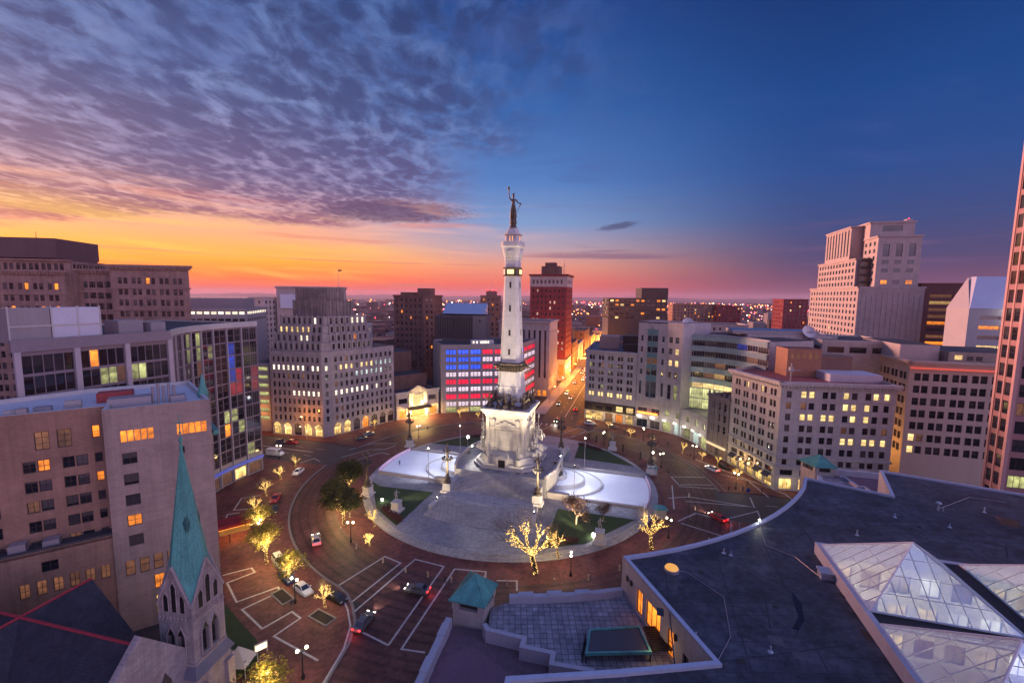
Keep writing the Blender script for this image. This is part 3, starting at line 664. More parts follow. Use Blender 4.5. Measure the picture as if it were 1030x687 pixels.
# terrace and main stairs
mon_t = thing('monument_terrace', 'pale stone terrace with broad curved stairs under the monument', 'terrace', (*CC, PZ))
TZ = 6.0
b = MB(); hw, hb = 13.2, 12.0
P = [(-hw, -hb), (hw, -hb), (hw+1.8, -6), (hw+1.8, 6), (hw, hb), (-hw, hb), (-hw-1.8, 6), (-hw-1.8, -6)]
b.prism([loc(*p) for p in P], PZ-.01, TZ, 0, 1); b.build('platform', [gran_s, gran], mon_t)
for s in (-1, 1):
    b = MB(); n1, n2 = 17, 13
    # upper straight flight
    for k in range(n1):
        z = TZ-.0-(k+1)*.19; y0 = hb+.42*k
        b.prism([loc(-11.2, s*y0), loc(11.2, s*y0), loc(11.2, s*(y0+.42)), loc(-11.2, s*(y0+.42))], PZ, z, 0, 0)
    zl = TZ-(n1)*.19; yl = hb+.42*n1
    # landing and lower flaring flight
    b.prism([loc(-11.6, s*yl), loc(11.6, s*yl), loc(12.2, s*(yl+3)), loc(-12.2, s*(yl+3))], PZ, zl-.01, 0, 0)
    y = yl+3; nst = max(4, int(round((zl-PZ)/.17)))
    for k in range(nst):
        z = zl-.01-(k+1)*(zl-PZ)/(nst+1); w0 = 12.2+.16*k; bow = 1.6
        front = [(w0*math.sin(t)/math.sin(.9), y+.62*(k+1)+bow*(math.cos(t)-math.cos(.9))/(1-math.cos(.9))) for t in [(-.9+1.8*q/14) for q in range(15)]]
        poly = [loc(x, s*q) for x, q in front]+[loc(w0, s*y), loc(-w0, s*y)]
        b.prism(poly, PZ-.01, z, 0, 0)
    b.build('stair', gran_s, mon_t)
    for q in (-1, 1):
        b = MB(); b.strip([loc(q*11.9, s*hb), loc(q*11.9, s*19.5)], 1.2, PZ, 4.6); b.strip([loc(q*12.3, s*19.5), loc(q*13.4, s*27)], 1.0, PZ, 2.2); b.build('cheek_wall', pale_trim, mon_t)
for s in (-1, 1):
    b = MB(); b.strip([loc(s*13.1, -11.9), loc(s*14.8, -6), loc(s*14.8, 6), loc(s*13.1, 11.9)], .5, TZ-.02, TZ+1.0); b.build('balustrade', pale_trim, mon_t)
for k, (a, q) in enumerate(((-6.5, -11), (-4.2, -10.2), (4.3, -10.6), (2.6, -9.3), (6.4, -9.7), (-5.4, -9.1))):
    b = MB(); b.cap([loc(a, q), loc(a+1.2, q), loc(a+1.2, q+.7), loc(a, q+.7)], TZ+.006); b.build('grating', dk_metal, mon_t)
# ------------------------------------------------------------------ figures (one continuous skinned body each)
FIG = {}
def figure_mesh(key, J, E_, mats, root='pelvis', slot=None, sub=1):
    """J: joint -> (x,y,z,radius); E_: pairs of joints; grown with a Skin modifier"""
    if key in FIG: return FIG[key]
    names = list(J); me = bpy.data.meshes.new('tmp')
    me.from_pydata([J[n][:3] for n in names], [(names.index(a), names.index(b)) for a, b in E_], [])
    o = bpy.data.objects.new('tmp', me); SC.collection.objects.link(o)
    sk = o.modifiers.new('s', 'SKIN'); sk.use_smooth_shade = True; sk.branch_smoothing = .6
    o.modifiers.new('u', 'SUBSURF').levels = sub
    for i, n in enumerate(names):
        r = J[n][3]; rx, ry = (r if isinstance(r, tuple) else (r, r))
        me.skin_vertices[0].data[i].radius = (rx, ry); me.skin_vertices[0].data[i].use_root = (n == root)
    dg = bpy.context.evaluated_depsgraph_get(); dg.update()
    out = bpy.data.meshes.new_from_object(o.evaluated_get(dg)); out.name = 'body'
    bpy.data.objects.remove(o); bpy.data.meshes.remove(me)
    out.materials.clear()
    for m in mats: out.materials.append(m)
    for p in out.polygons:
        p.use_smooth = True
        if slot: p.material_index = slot(p.center)
    FIG[key] = out; return out
def body_joints(walk=.12, armL=None, armR=None, robe=False):
    """1.75 m standing figure, facing -y"""
    J = dict(pelvis=(0, 0, .95, (.15, .11)), waist=(0, 0, 1.08, (.135, .10)), chest=(0, 0, 1.30, (.175, .12)), neck=(0, .01, 1.49, .055), chin=(0, -.015, 1.56, .07), head=(0, -.005, 1.655, .095), crown=(0, .01, 1.735, .06),
             hipL=(.09, 0, .90, .095), kneeL=(.10, -walk, .50, .065), ankL=(.10, -walk*.6, .09, .045), toeL=(.11, -walk*.6-.16, .035, .035),
             hipR=(-.09, 0, .90, .095), kneeR=(-.10, walk*.4, .50, .065), ankR=(-.10, walk*1.5, .11, .045), toeR=(-.11, walk*1.5-.15, .035, .035),
             shL=(.19, 0, 1.41, .062), elL=(.25, .03, 1.13, .046), wrL=(.25, -.08, .90, .034), haL=(.25, -.12, .80, .036),
             shR=(-.19, 0, 1.41, .062), elR=(-.25, .03, 1.13, .046), wrR=(-.25, -.08, .90, .034), haR=(-.25, -.12, .80, .036))
    for s, a in (('L', armL), ('R', armR)):
        if a:
            for n, q in zip(('el', 'wr', 'ha'), a): J[n+s] = (*q, J[n+s][3])
    if robe:
        J['kneeL'] = (.10, -.08, .5, .13); J['ankL'] = (.10, -.05, .09, .17); J['toeL'] = (.11, -.18, .04, .05)
        J['kneeR'] = (-.10, .02, .5, .13); J['ankR'] = (-.10, .04, .09, .17); J['toeR'] = (-.11, -.1, .04, .05)
    E_ = [('pelvis', 'waist'), ('waist', 'chest'), ('chest', 'neck'), ('neck', 'chin'), ('chin', 'head'), ('head', 'crown')]
    for s in 'LR':
        E_ += [('pelvis', 'hip'+s), ('hip'+s, 'knee'+s), ('knee'+s, 'ank'+s), ('ank'+s, 'toe'+s), ('chest', 'sh'+s), ('sh'+s, 'el'+s), ('el'+s, 'wr'+s), ('wr'+s, 'ha'+s)]
    return J, E_
skin_m = mat('skin', (.42, .25, .18), .6, .1, 5); hair_m = mat('dark_hair', (.02, .015, .012), .7, .2, 5)
stone_fig = mat('carved_limestone', (.50, .47, .43), .8, .35, 1.2, bump=.5)
stone_gr = mat('grey_carved_stone', (.33, .32, .31), .8, .35, 1.5, bump=.4)
def stone_figure(kind, m):
    if kind == 'up': J, E_ = body_joints(.1, None, ((-.32, -.05, 1.62), (-.36, -.08, 1.9), (-.37, -.08, 2.0)), True)
    elif kind == 'reach': J, E_ = body_joints(.2, ((.34, -.18, 1.3), (.42, -.42, 1.38), (.44, -.5, 1.4)), ((-.26, .1, 1.15), (-.3, -.1, 1.0), (-.3, -.15, .93)))
    elif kind == 'sit':
        J, E_ = body_joints(0, ((.27, -.1, 1.15), (.2, -.34, 1.02), (.18, -.4, 1.0)), None)
        for s, x in (('L', .12), ('R', -.12)): J['knee'+s] = (x, -.45, .92, .085); J['ank'+s] = (x, -.5, .46, .06); J['toe'+s] = (x, -.65, .42, .045)
    else: J, E_ = body_joints(.05, None, None, True)
    return figure_mesh(kind+m.name, J, E_, [m])

# ------------------------------------------------------------------ the monument
mon = thing('monument', 'tall white stone obelisk monument with bronze bands and a bronze statue on top', 'monument', (*CC, TZ))
oz = 0
ms_w = brick('monument_limestone', (.58, .545, .48, 1), (.52, .485, .425, 1), (.38, .355, .32, 1), 1.6, .75, .02, .75, .13, .3)
ms_s = brick('monument_shaft_stone', (.62, .61, .60, 1), (.565, .555, .545, 1), (.46, .45, .44, 1), 1.5, .8, .016, .7, .09, .4)
def sq(h, z=None): return [loc(-h, -h), loc(h, -h), loc(h, h), loc(-h, h)]
def octo(h, c): return [loc(*p) for p in ((-h+c, -h), (h-c, -h), (h, -h+c), (h, h-c), (h-c, h), (-h+c, h), (-h, h-c), (-h, -h+c))]
def frust(mb, prof, c=.3, m=0):
    """stack of chamfered squares: (half width, z)"""
    for (h0, z0), (h1, z1) in zip(prof, prof[1:]):
        A, B = octo(h0, h0*c), octo(h1, h1*c)
        for k in range(8):
            j = (k+1) % 8; mb.face([(*A[k], z0), (*A[j], z0), (*B[j], z1), (*B[k], z1)], m)
    mb.cap(octo(prof[-1][0], prof[-1][0]*c), prof[-1][1], m)
b = MB(); frust(b, [(9.6, TZ-.01), (9.6, 6.7), (9.0, 6.75), (9.0, 7.4), (8.2, 7.5), (7.6, 9.0), (6.9, 9.1), (6.7, 10.2)], .36); b.build('plinth', ms_w, mon)
b = MB(); frust(b, [(5.9, 9.0), (5.75, 20.2)], .04); b.build('pedestal', ms_w, mon)
b = MB(); frust(b, [(5.85, 20.2), (6.1, 20.3), (6.1, 20.9), (6.5, 21.1), (6.6, 21.7), (7.1, 22.0), (7.2, 22.7), (6.9, 22.9)], .04)
for s in (-1, 1):
    for k in range(9):
        for ax in (0, 1):
            p = (-5.9+k*1.45, s*6.0) if ax == 0 else (s*6.0, -5.9+k*1.45)
            b.obox(loc(p[0]-.2, p[1]-.35), U, .4, .7, 20.9, 21.6)
b.build('cornice', ms_w, mon)
# framed panel, pilasters and door on each face
for k in range(4):
    d = [(-V), U, V, (-U)][k]; t = Vector((-d.y, d.x)); c = CC+d*5.72
    b = MB(); P = lambda u, o: c+t*u+d*o
    for s in (-1, 1):
        b.obox(P(s*3.7-.45, 0) , t, .9, -.35, 9.2, 19.8); b.obox(P(s*5.2-.4, 0), t, .8, -.3, 9.2, 20.1)
        b.obox(P(s*3.7-.6, 0), t, 1.2, -.5, 9.0, 9.9); b.obox(P(s*3.7-.6, 0), t, 1.2, -.5, 18.9, 19.5)
    b.obox(P(-4.4, 0), t, 8.8, -.6, 17.0, 17.5)
    for i in range(7):
        x0 = -4.2+i*1.2; h = 17.5+1.7*(1-abs(x0+.6)/4.3); b.obox(P(x0, 0), t, 1.2, -.45, 17.5, h)
    b.obox(P(-2.2, 0), t, 4.4, -.18, 10.4, 16.4)
    b.build('panel_frame', ms_w, mon)
    b = MB()
    if k in (0, 2):
        c2 = CC+d*9.05; Q = lambda u, o: c2+t*u+d*o
        b.obox(Q(-1.5, -1.6), t, .5, -2.1, TZ, 9.1); b.obox(Q(1.0, -1.6), t, .5, -2.1, TZ, 9.1); b.obox(Q(-1.7, -1.6), t, 3.4, -2.3, 9.1, 9.5)
        for i in range(6):
            u0 = -1.6+i*.53; b.obox(Q(u0, -1.6), t, .53, -2.15, 9.5, 9.55+.75*(1-abs(u0+.27)/1.9))
        dr = b.build('doorway', ms_w, mon)
        b = MB(); b.obox(Q(-1.0, .1), t, 2.0, -.25, TZ+.02, 9.05); b.build('door', dk_metal, mon)
# war and peace: crowded stone groups on the two sides, standing soldiers at the corners
def statue_group(parent, cx, cy_, dirv, seed, n, w, base_z, top, mt, name='sculpture', dep=2.4):
    rg = random.Random(seed); t = Vector((-dirv.y, dirv.x)); c = CC+dirv*cx
    b = MB()
    for k in range(26):
        u = rg.uniform(-w, w); o = rg.uniform(0, dep); h = base_z+rg.uniform(.3, max(.6, (top-base_z)*(1-abs(u)/w*.75)*.62*(1-o/5)))
        s0 = rg.uniform(.5, 1.1); q = c+t*u+dirv*o
        b.lathe([(s0*1.2, base_z), (s0, base_z+(h-base_z)*.6), (s0*.6, h), (0, h+.2)], q, 6, 0, rg.random()*6)
    rk = b.build(name, mt, parent)
    for k in range(n):
        u = -w*.85+1.7*w*k/max(1, n-1); sc = rg.uniform(1.5, 2.0); o = rg.uniform(.5, dep*.85)
        z = base_z+(top-base_z-1.9*sc)*(1-abs(u)/w*.8)*rg.uniform(.75, 1.0)
        q = c+t*u+dirv*o
        f = link('figure', stone_figure(rg.choice(['up', 'reach', 'reach', 'robe', 'sit', 'sit']), mt), parent, Vector((q.x, q.y, max(z, base_z)))-parent_origin(parent), math.atan2(dirv.y, dirv.x)+math.pi/2+rg.uniform(-.7, .7))
        f.scale = (sc,)*3
for s, sd_ in ((1, 5), (-1, 8)):
    statue_group(mon, 6.2, 0, U*s, sd_, 13, 4.4, 9.2, 18.8, stone_fig, 'sculpture', 3.4)
    q = CC+U*s*8.2-V*1.0
    b = MB(); b.tube((q.x, q.y, 12), (q.x+s*.5, q.y, 20.6), .13, .06, 6); b.tube((q.x+s*.42, q.y, 19.8), (q.x+s*.5, q.y, 21.2), .3, .03, 6); b.build('standard', stone_fig, mon)
for a, q in ((4.4, -8.0), (-4.4, -8.0), (4.4, 8.0), (-4.4, 8.0)):
    p = loc(a, q)
    b = MB(); b.lathe([(.95, 7.3), (.85, 8.9), (1.0, 9.0), (1.0, 9.3), (0, 9.3)], p, 8); b.build('statue_base', ms_w, mon)
    f = link('figure', stone_figure('robe', stone_fig), mon, Vector((p.x, p.y, 9.25))-parent_origin(mon), math.atan2(-V.y, -V.x)+math.pi/2); f.scale = (2.3,)*3
# bronze astragal groups around the foot of the shaft
b = MB(); frust(b, [(5.2, 22.85), (4.9, 23.6), (3.8, 24.2), (3.55, 28.5), (3.7, 28.7)], .3); b.build('base_drum', ms_s, mon)
for d in (-V, U, V, -U): statue_group(mon, 3.6, 0, d, int(abs(d.x*10)+abs(d.y*33)), 9, 4.8, 22.9, 27.6, bronze, 'bronze_group', 2.6)
for a, q in ((-5.2, -5.2), (5.2, -5.2), (5.2, 5.2), (-5.2, 5.2)):
    p = loc(a, q); b = MB(); b.lathe([(1.0, 22.9), (.7, 24), (.35, 25), (.2, 27.3), (0, 27.6)], p, 7); b.tube((p.x, p.y, 24.6), (p.x+a*.3, p.y+q*.25, 26.6), .3, .12); b.build('finial', bronze, mon)
b = MB(); frust(b, [(3.55, 28.5), (3.2, 33.2)], .3); b.build('lower_shaft', ms_s, mon)
b = MB(); frust(b, [(3.3, 33.1), (3.75, 33.4), (3.55, 33.8), (3.55, 35.0), (3.8, 35.4), (3.3, 35.7)], .3)
for k in range(32):
    h = 4.2; e = k//8; i = k % 8; u = -2.8+i*.8; d = [-V, U, V, -U][e]; t = Vector((-d.y, d.x)); p = CC+d*3.6+t*u
    b.lathe([(0, 33.5), (.36, 34.0), (.30, 34.7), (0, 35.2)], p, 5)
b.build('bronze_band', bronze, mon)
for s in (-1, 1):
    b = MB(); q = CC+U*s*3.9; b.tube((q.x, q.y, 34.4), (q.x+U.x*s*1.9, q.y+U.y*s*1.9, 34.1), .55, .2, 7, 0, True); b.build('bronze_prow', bronze, mon)
b = MB(); frust(b, [(2.95, 35.6), (2.08, 60.6)], .3); b.build('shaft', ms_s, mon)
for k, z in enumerate((38.0, 43.5, 50.5, 57.2)):
    for d in (-V, U):
        t = Vector((-d.y, d.x)); h = 2.95+(2.08-2.95)*(z-35.6)/25; p = CC+d*(h+.01)
        b = MB(); b.obox(p-t*.28, t, .56, -.035, z, z+1.7); b.build('slit_window', frame_d, mon)
b = MB(); frust(b, [(2.16, 60.5), (2.4, 60.7), (2.3, 61.0), (2.3, 62.6), (2.44, 62.9), (2.08, 63.1)], .3); b.build('date_band', bronze, mon)
for d in (-V, U, V, -U):
    t = Vector((-d.y, d.x)); p = CC+d*2.31; b = MB(); b.obox(p-t*.95+d*-.1, t, 1.9, -.2, 61.2, 62.4)
    b.build('date_plaque', glow('plaque_light', rgb(255, 214, 130), 1.8), mon)
b = MB(); frust(b, [(2.08, 63.0), (2.03, 65.0), (2.15, 65.1), (2.2, 65.8), (2.5, 67.2), (2.75, 68.6), (3.0, 68.9), (3.0, 69.6)], .3)
for k in range(28):
    an = 2*math.pi*k/28; p = CC+Vector((math.cos(an), math.sin(an)))*(2.5); b.lathe([(0, 65.4), (.3, 66.4), (.5, 67.6), (.25, 68.5), (0, 68.6)], p, 5)
b.build('capital', ms_s, mon)
b = MB(); b.strip(octo(2.85, .9), .18, 69.5, 70.3, 0, True); b.build('balcony_rail', ms_s, mon)
b = MB(); frust(b, [(2.0, 69.7), (2.0, 72.1)], .3)
b.build('lantern_drum', ms_s, mon)
b = MB()
for k in range(8):
    an = TH*-1+math.pi*2*(k+.5)/8; p = CC+Vector((math.cos(an), math.sin(an)))*1.94; d = Vector((math.cos(an), math.sin(an))); t = Vector((-d.y, d.x))
    b.obox(p-t*.5-d*.1, t, 1.0, -.2, 70.3, 71.8)
b.build('lantern_window', glow('lantern_glow', rgb(255, 170, 90), 1.0), mon)
b = MB(); frust(b, [(2.0, 72.0), (2.35, 72.15), (2.35, 72.5), (1.75, 72.6), (1.65, 73.2), (1.35, 73.3), (1.25, 74.1)], .3); b.build('lantern_roof', ms_s, mon)
b = MB(); b.lathe([(1.15, 74.0), (1.05, 74.5), (.8, 74.9), (1.0, 75.8), (.9, 76.5), (.6, 76.9), (0, 77.0)], CC, 12); b.build('globe_base', bronze, mon, True)
# the statue: a robed woman, torch held high, sword lowered to her left
J, E_ = body_joints(.02, ((.30, -.02, 1.22), (.46, -.12, 1.12), (.52, -.16, 1.08)), ((-.30, 0, 1.58), (-.33, -.02, 1.88), (-.34, -.02, 1.98)), True)
J['kneeL'] = (.08, -.03, .5, .17); J['kneeR'] = (-.08, .01, .5, .17); J['ankL'] = (.08, -.02, .09, .2); J['ankR'] = (-.08, .03, .09, .2); J['neck'] = (0, .01, 1.49, .06)
me = figure_mesh('victory', J, E_, [bronze], sub=2)
SCL = 4.3; vz = 76.5
vic = link('statue', me, mon, Vector((0, 0, vz-TZ)), R(-4)); vic.scale = (SCL*.92, SCL*.92, SCL*.93)
def vp(x, y, z): 
    a = R(-4); return (CC.x+(x*math.cos(a)-y*math.sin(a))*SCL*.92, CC.y+(x*math.sin(a)+y*math.cos(a))*SCL*.92, vz+z*SCL*.93)
b = MB(); b.tube(vp(-.34, -.02, 1.94), vp(-.345, -.02, 2.14), .13, .24, 8); b.ball(vp(-.345, -.02, 2.2), .34, 0, 8, 5, 1.5); b.build('torch', bronze, mon, True)
b = MB(); b.tube(vp(.50, -.16, 1.16), vp(.56, -.14, 1.03), .09, .09, 6); b.tube(vp(.58, -.16, 1.12), vp(.46, -.16, 1.06), .07, .07, 6); b.tube(vp(.53, -.15, 1.08), vp(.26, -.12, .52), .13, .03, 5); b.build('sword', bronze, mon)
b = MB()
b.tube(vp(0, 0, 1.7), vp(-.05, .02, 1.86), .36, .1, 8); b.tube(vp(0, .02, 1.72), vp(.08, .06, 1.92), .22, .03, 6); b.build('headdress_eagle', bronze, mon)

# ------------------------------------------------------------------ bronze candelabra
cand = None
def candelabrum(at, z, label):
    global cand
    if cand: return dup(cand, (at.x, at.y, z), 0, label)
    t = thing('candelabrum', label, 'candelabrum', (at.x, at.y, z), 'bronze candelabra round the monument')
    cand = t; o = (0, 0)
    def mk(name, m, fn, sm=False):
        b = MB(); fn(b); me = b.mesh(name, [m], smooth=sm); return link(name, me, t)
    mk('pedestal', pale_trim, lambda b: b.lathe([(2.0, -.05), (2.0, .5), (1.5, .6), (1.3, 2.1), (1.55, 2.2), (1.55, 2.5), (0, 2.5)], o, 4, 0, TH*-1+math.pi/4))
    mk('base', bronze, lambda b: b.lathe([(1.1, 2.45), (1.0, 2.9), (.6, 3.3), (.85, 3.9), (.5, 4.4), (.36, 5.0)], o, 12), True)
    mk('column', bronze, lambda b: b.lathe([(.36, 4.9), (.30, 8.3), (.55, 8.6), (.34, 8.9), (.26, 11.2), (.5, 11.5), (.12, 12.6), (.2, 12.9), (0, 13.6)], o, 12), True)
    def arms(b):
        for k in range(8):
            a = 2*math.pi*k/8; r = 1.25
            b.tube((.2*math.cos(a), .2*math.sin(a), 8.7), (r*.7*math.cos(a), r*.7*math.sin(a), 8.3), .09, .08); b.tube((r*.7*math.cos(a), r*.7*math.sin(a), 8.3), (r*math.cos(a), r*math.sin(a), 8.9), .08, .06)
            b.tube((.2*math.cos(a), .2*math.sin(a), 10.9), (.8*math.cos(a), .8*math.sin(a), 11.0), .07, .06)
    mk('arms', bronze, arms)
    def globes(b):
        for k in range(8):
            a = 2*math.pi*k/8; b.ball((1.25*math.cos(a), 1.25*math.sin(a), 9.2), .36, 0, 8, 5); 
        for k in range(4):
            a = 2*math.pi*k/4; b.ball((.85*math.cos(a), .85*math.sin(a), 11.3), .3, 0, 8, 5)
    mk('unlit_globes', mat('dark_smoked_globe', (.06, .06, .06), .25, .2, 2), globes, True)
    return t
for a, q, z, lb in ((-12.5, -18.4, 2.2, 'bronze candelabrum on the left cheek of the front stair'), (12.5, -18.4, 2.2, 'bronze candelabrum on the right cheek of the front stair, before the door'),
                    (12.3, 18.4, 2.2, 'bronze candelabrum behind the monument on its right, by the far stair'), (-12.3, 18.4, 2.2, 'bronze candelabrum behind the monument on its left, by the far stair'),
                    (41.0, 15.5, PZ, 'bronze candelabrum at the far right corner of the right ice rink'), (-41.8, 13.8, PZ, 'bronze candelabrum at the far corner of the left ice rink'),
                    (-33.5, -24, PZ, 'bronze candelabrum among the leafy trees left of the island')):
    candelabrum(loc(a, q), z, lb)
# flagpole, statue on the lawns
def lawn_statue(p, label):
    t = thing('lawn_statue', label, 'statue', (p.x, p.y, PZ), 'portrait statues on the island lawns')
    b = MB(); b.lathe([(2.1, -.02), (2.1, .5), (1.5, .6), (1.3, 2.2), (1.5, 2.4), (1.5, 2.7), (0, 2.7)], (0, 0), 4, 0, math.pi/4-TH); link('pedestal', b.mesh('pedestal', [pale_trim]), t)
    f = link('figure', stone_figure('reach', stone_gr), t, (0, 0, 2.65), .3); f.scale = (1.75,)*3
lawn_statue(G(603, 545, PZ), 'pale statue on a pedestal at the kerb right of the main stair')
lawn_statue(G(616, 452, PZ), 'pale statue on the lawn behind the right ice rink')
lawn_statue(G(399, 514, PZ), 'pale statue beside the brown hedge on the left lawn')
# floodlights
def flood_pole(p, z, h, label, power, aim, col, spot=70, lens=.16):
    t = thing('floodlight_pole', label, 'floodlight', (p.x, p.y, z))
    b = MB(); b.tube((0, 0, 0), (0, 0, h), .11, .07, 8); b.lathe([(.3, 0), (.3, .3), (.12, .4)], (0, 0), 8); link('pole', b.mesh('pole', [frame_g]), t)
    d = (Vector(aim)-Vector((p.x, p.y, z+h))).normalized()
    b = MB(); b.tube(-d*.35, d*.1, .22, .42, 10, 0); hs = link('lamp_head', b.mesh('lamp_head', [dk_metal]), t, (0, 0, h))
    b = MB(); b.ball(d*.12, lens, 0, 10, 6); link('lens', b.mesh('lens', [glow('flood_lens', rgb(255, 246, 225), 40)]), t, (0, 0, h))
    lamp('floodlight', 'SPOT', Vector((p.x, p.y, z+h))+d*.65, power, col, t, .35, spot, aim)
    return t
def ground_flood(p, z, label, power, aim, col, spot=60, lens=.14):
    t = thing('ground_floodlight', label, 'floodlight', (p.x, p.y, z))
    d = (Vector(aim)-Vector((p.x, p.y, z+.6))).normalized()
    b = MB(); b.tube((0, 0, 0), (0, 0, .45), .08, .08, 6); b.tube(Vector((0, 0, .6))-d*.3, Vector((0, 0, .6))+d*.12, .18, .28, 8); link('housing', b.mesh('housing', [dk_metal]), t)
    b = MB(); b.ball(Vector((0, 0, .6))+d*.1, lens, 0, 8, 5); link('lens', b.mesh('lens', [glow('flood_lens', rgb(255, 246, 225), 40)]), t)
    lamp('floodlight', 'SPOT', Vector((p.x, p.y, z+.6))+d*.6, power, col, t, .4, spot, aim)
    return t
WARM = (1, .80, .52); WHITE = (1, .93, .84); LILAC = (.80, .83, 1)
# ------------------------------------------------------------------ buildings round the circle
def solid(bl, name, m, fn, parent=None, sm=False):
    b = MB(); fn(b); return b.build(name, m, parent or bl.root, sm)
def v2(p): return Vector(p[:2])
# --- club house, left foreground: brick party wall with a projecting wing
def club():
    D = (v2((-62.1, 65.2))-v2((-51.2, 72.8))).normalized(); N = Vector((-D.y, D.x))   # N: away from the camera side
    if N.dot(-v2((-51.2, 72.8))) > 0: N = -N
    C0 = v2((-51.2, 72.8)); C1 = C0+D*13.6; R0 = C1+N*3.2; R1 = R0+D*30; B0 = v2((-66.0, 88.3)); B1 = B0+D*15; B2 = R1+N*9
    bl = Bld('club_building', 'brown brick club house with a grey stone wing and amber upper windows, left foreground', 'building', (*C0, 0), frame=frame_d)
    Z = 37.0
    am = lambda r, c: l_amber
    w = MB()
    # stone wing (walls run right to left seen from the camera, so outside is to the right of C1->C0)
    L = (C1-C0).length
    cells = []
    for u0 in (1.9, 8.9):
        for k in range(5): cells.append((u0+k*.82, u0+k*.82+.72, 31.6, 33.4, l_amber, 'bare'))
    for k, z in enumerate((28.0, 24.6, 21.2, 17.8, 14.5)):
        cells.append((1.9, 3.7, z, z+1.8, l_amber if k == 3 else None, 'grid22'))
        cells.append((9.0, 9.75, z+.4, z+1.6, l_amber if k == 4 else None, 'bare'))
    for k in range(4): cells.append((1.2+k*1.75, 2.4+k*1.75, 9.6, 12.2, l_dim, 'sash'))
    for k in range(2): cells.append((4.6+k*1.9, 6.0+k*1.9, 6.2, 8.6, l_amber, 'grid22')); cells.append((4.6+k*1.9, 6.0+k*1.9, 1.6, 5.0, l_shop, 'grid23'))
    bl.facade(w, C1, C0, 0, Z, cells, .28)
    w.build('wing_wall', lims_cl, bl.root)
    w = MB(); bl.facade(w, R0, C1, 0, Z-.25, [], .2); w.build('return_wall', buff_b, bl.root)
    w = MB(); cells = []; LR = (R1-R0).length
    def x(u): return LR-u
    for z in (32.2,):
        for u in (4.1, 6.5, 14.6, 17.0): cells.append((x(u+1.6), x(u), z-.9, z+1.9, l_dim if u < 8 else l_amber, 'grid23'))
        cells.append((x(1.8), x(.9), z, z+1.9, l_amber, 'grid23'))
    for k in range(7):
        z = 28.0-k*3.1
        for u in (2.5, 6.7, 12.2, 16.4, 21.5, 25.8):
            cells.append((x(u+1.35), x(u), z, z+1.75, l_amber if (k, u) == (0, 6.7) else None, 'grid22')); cells.append((x(u+2.85), x(u+1.5), z, z+1.75, l_amber if (k, u) == (1, 21.5) else (l_dim if (k*7+int(u)) % 5 == 0 else None), 'grid22'))
        cells.append((x(1.7), x(.8), z+.2, z+1.7, l_amber if k == 1 else None, 'sash'))
    bl.facade(w, R1, R0, 0, Z-.02, cells, .25); w.build('brick_wall', buff_b, bl.root)
    w = MB()
    for A, B in ((C0, B0), (B0, B1), (B1, B2), (B2, R1)): bl.facade(w, A, B, 0, Z-.02, [], .2)
    w.build('rear_wall', lims_cl, bl.root)
    poly = [C1, C0, B0, B1, B2, R1, R0]
    bl.roof(poly, Z, roof_w, .7, pale_trim, .5)
    # lower terrace roof in front of the brick wall, with air handlers
    T0, T1 = R0-N*3.0+D*.02, R0+D*30-N*3.0; LT = 30; w = MB(); cl_ = [(LT-1.7-k*1.75, LT-.6-k*1.75, 10.2, 12.4, l_dim, 'grid22') for k in range(6)]+[(LT-8.0, LT-6.2, 13.6, 15.2, None, 'grid22'), (LT-18.5, LT-16, 13.4, 15, None, 'grid22'), (LT-22.5, LT-21, 9.0, 11.0, l_amber, 'grid22')]
    bl.facade(w, T1, T0, 0, 17.0, cl_, .25); bl.facade(w, T0, R0, 0, 17.0, [], .1); w.build('lower_wing_wall', buff_b, bl.root)
    w = MB(); w.prism([T1, T0, R0+D*.02+N*-.02, R0+D*30-N*.02], 16.5, 16.9, 0, 0); w.strip([T0+N*.2, T1+N*.2], .35, 16.5, 17.3); w.build('terrace_roof', roof_d, bl.root)
    for k, u in enumerate((6, 9.5, 12.5, 19)): w = MB(); w.obox(R0+D*(u+.1)-N*.6, D, 1.8, 1.5, 16.9, 17.9+.3*(k % 2)); w.build('air_handler', frame_g, bl.root)
    w = MB(); cc = C0.lerp(B0, .2)
    w.obox(C0+D*11+N*12.2, D, 4.6, 2.6, 36.35, 37.9); w.build('roof_shed', mat('red_painted_shed', (.32, .05, .05), .6, .3, 1), bl.root)
    w = MB(); w.obox(C0+D*8+N*6.5, D, 5.5, 2.6, 36.35, 37.8); w.build('roof_machine', frame_g, bl.root); w = MB(); w.obox(C0+D*3.5+N*6, D, 2, 2, 36.35, 37.4); w.build('roof_machine', frame_g, bl.root)
    for k in range(5): w = MB(); w.tube((*(C0+D*(5+k*.7)+N*4.6), 36.35), (*(C0+D*(5+k*.7)+N*4.6), 39.2+.4*(k % 2)), .22, .22, 8, 0, True); w.build('vent_pipe', frame_g, bl.root)
    w = MB()
    rg = random.Random(14)
    for k in range(11):
        q = R0+D*rg.uniform(1, 24)+N*rg.uniform(1.5, 6.5); u_ = MB(); l = rg.uniform(.7, 2.6); h = rg.uniform(.4, 1.3); u_.obox(q, D, l, rg.uniform(.6, 1.6), 36.3, 36.35+h); u_.build('roof_unit', frame_g if k % 3 else concrete, bl.root)
    for k in range(3):
        q = R0+D*(3+k*8)+N*(2.2+.6*k); u_ = MB(); u_.tube((*q, 36.6), (*(q+D*6), 36.6), .1, .1, 6); u_.build('roof_pipe', frame_g, bl.root)
    p = C0.lerp(B0, .3)-N*.2; w.lathe([(.7, 33.6), (.75, 36.6), (.9, 37.0), (.55, 38.2), (.1, 40.4), (0, 40.5)], p, 8); w.build('turret', copper, bl.root)
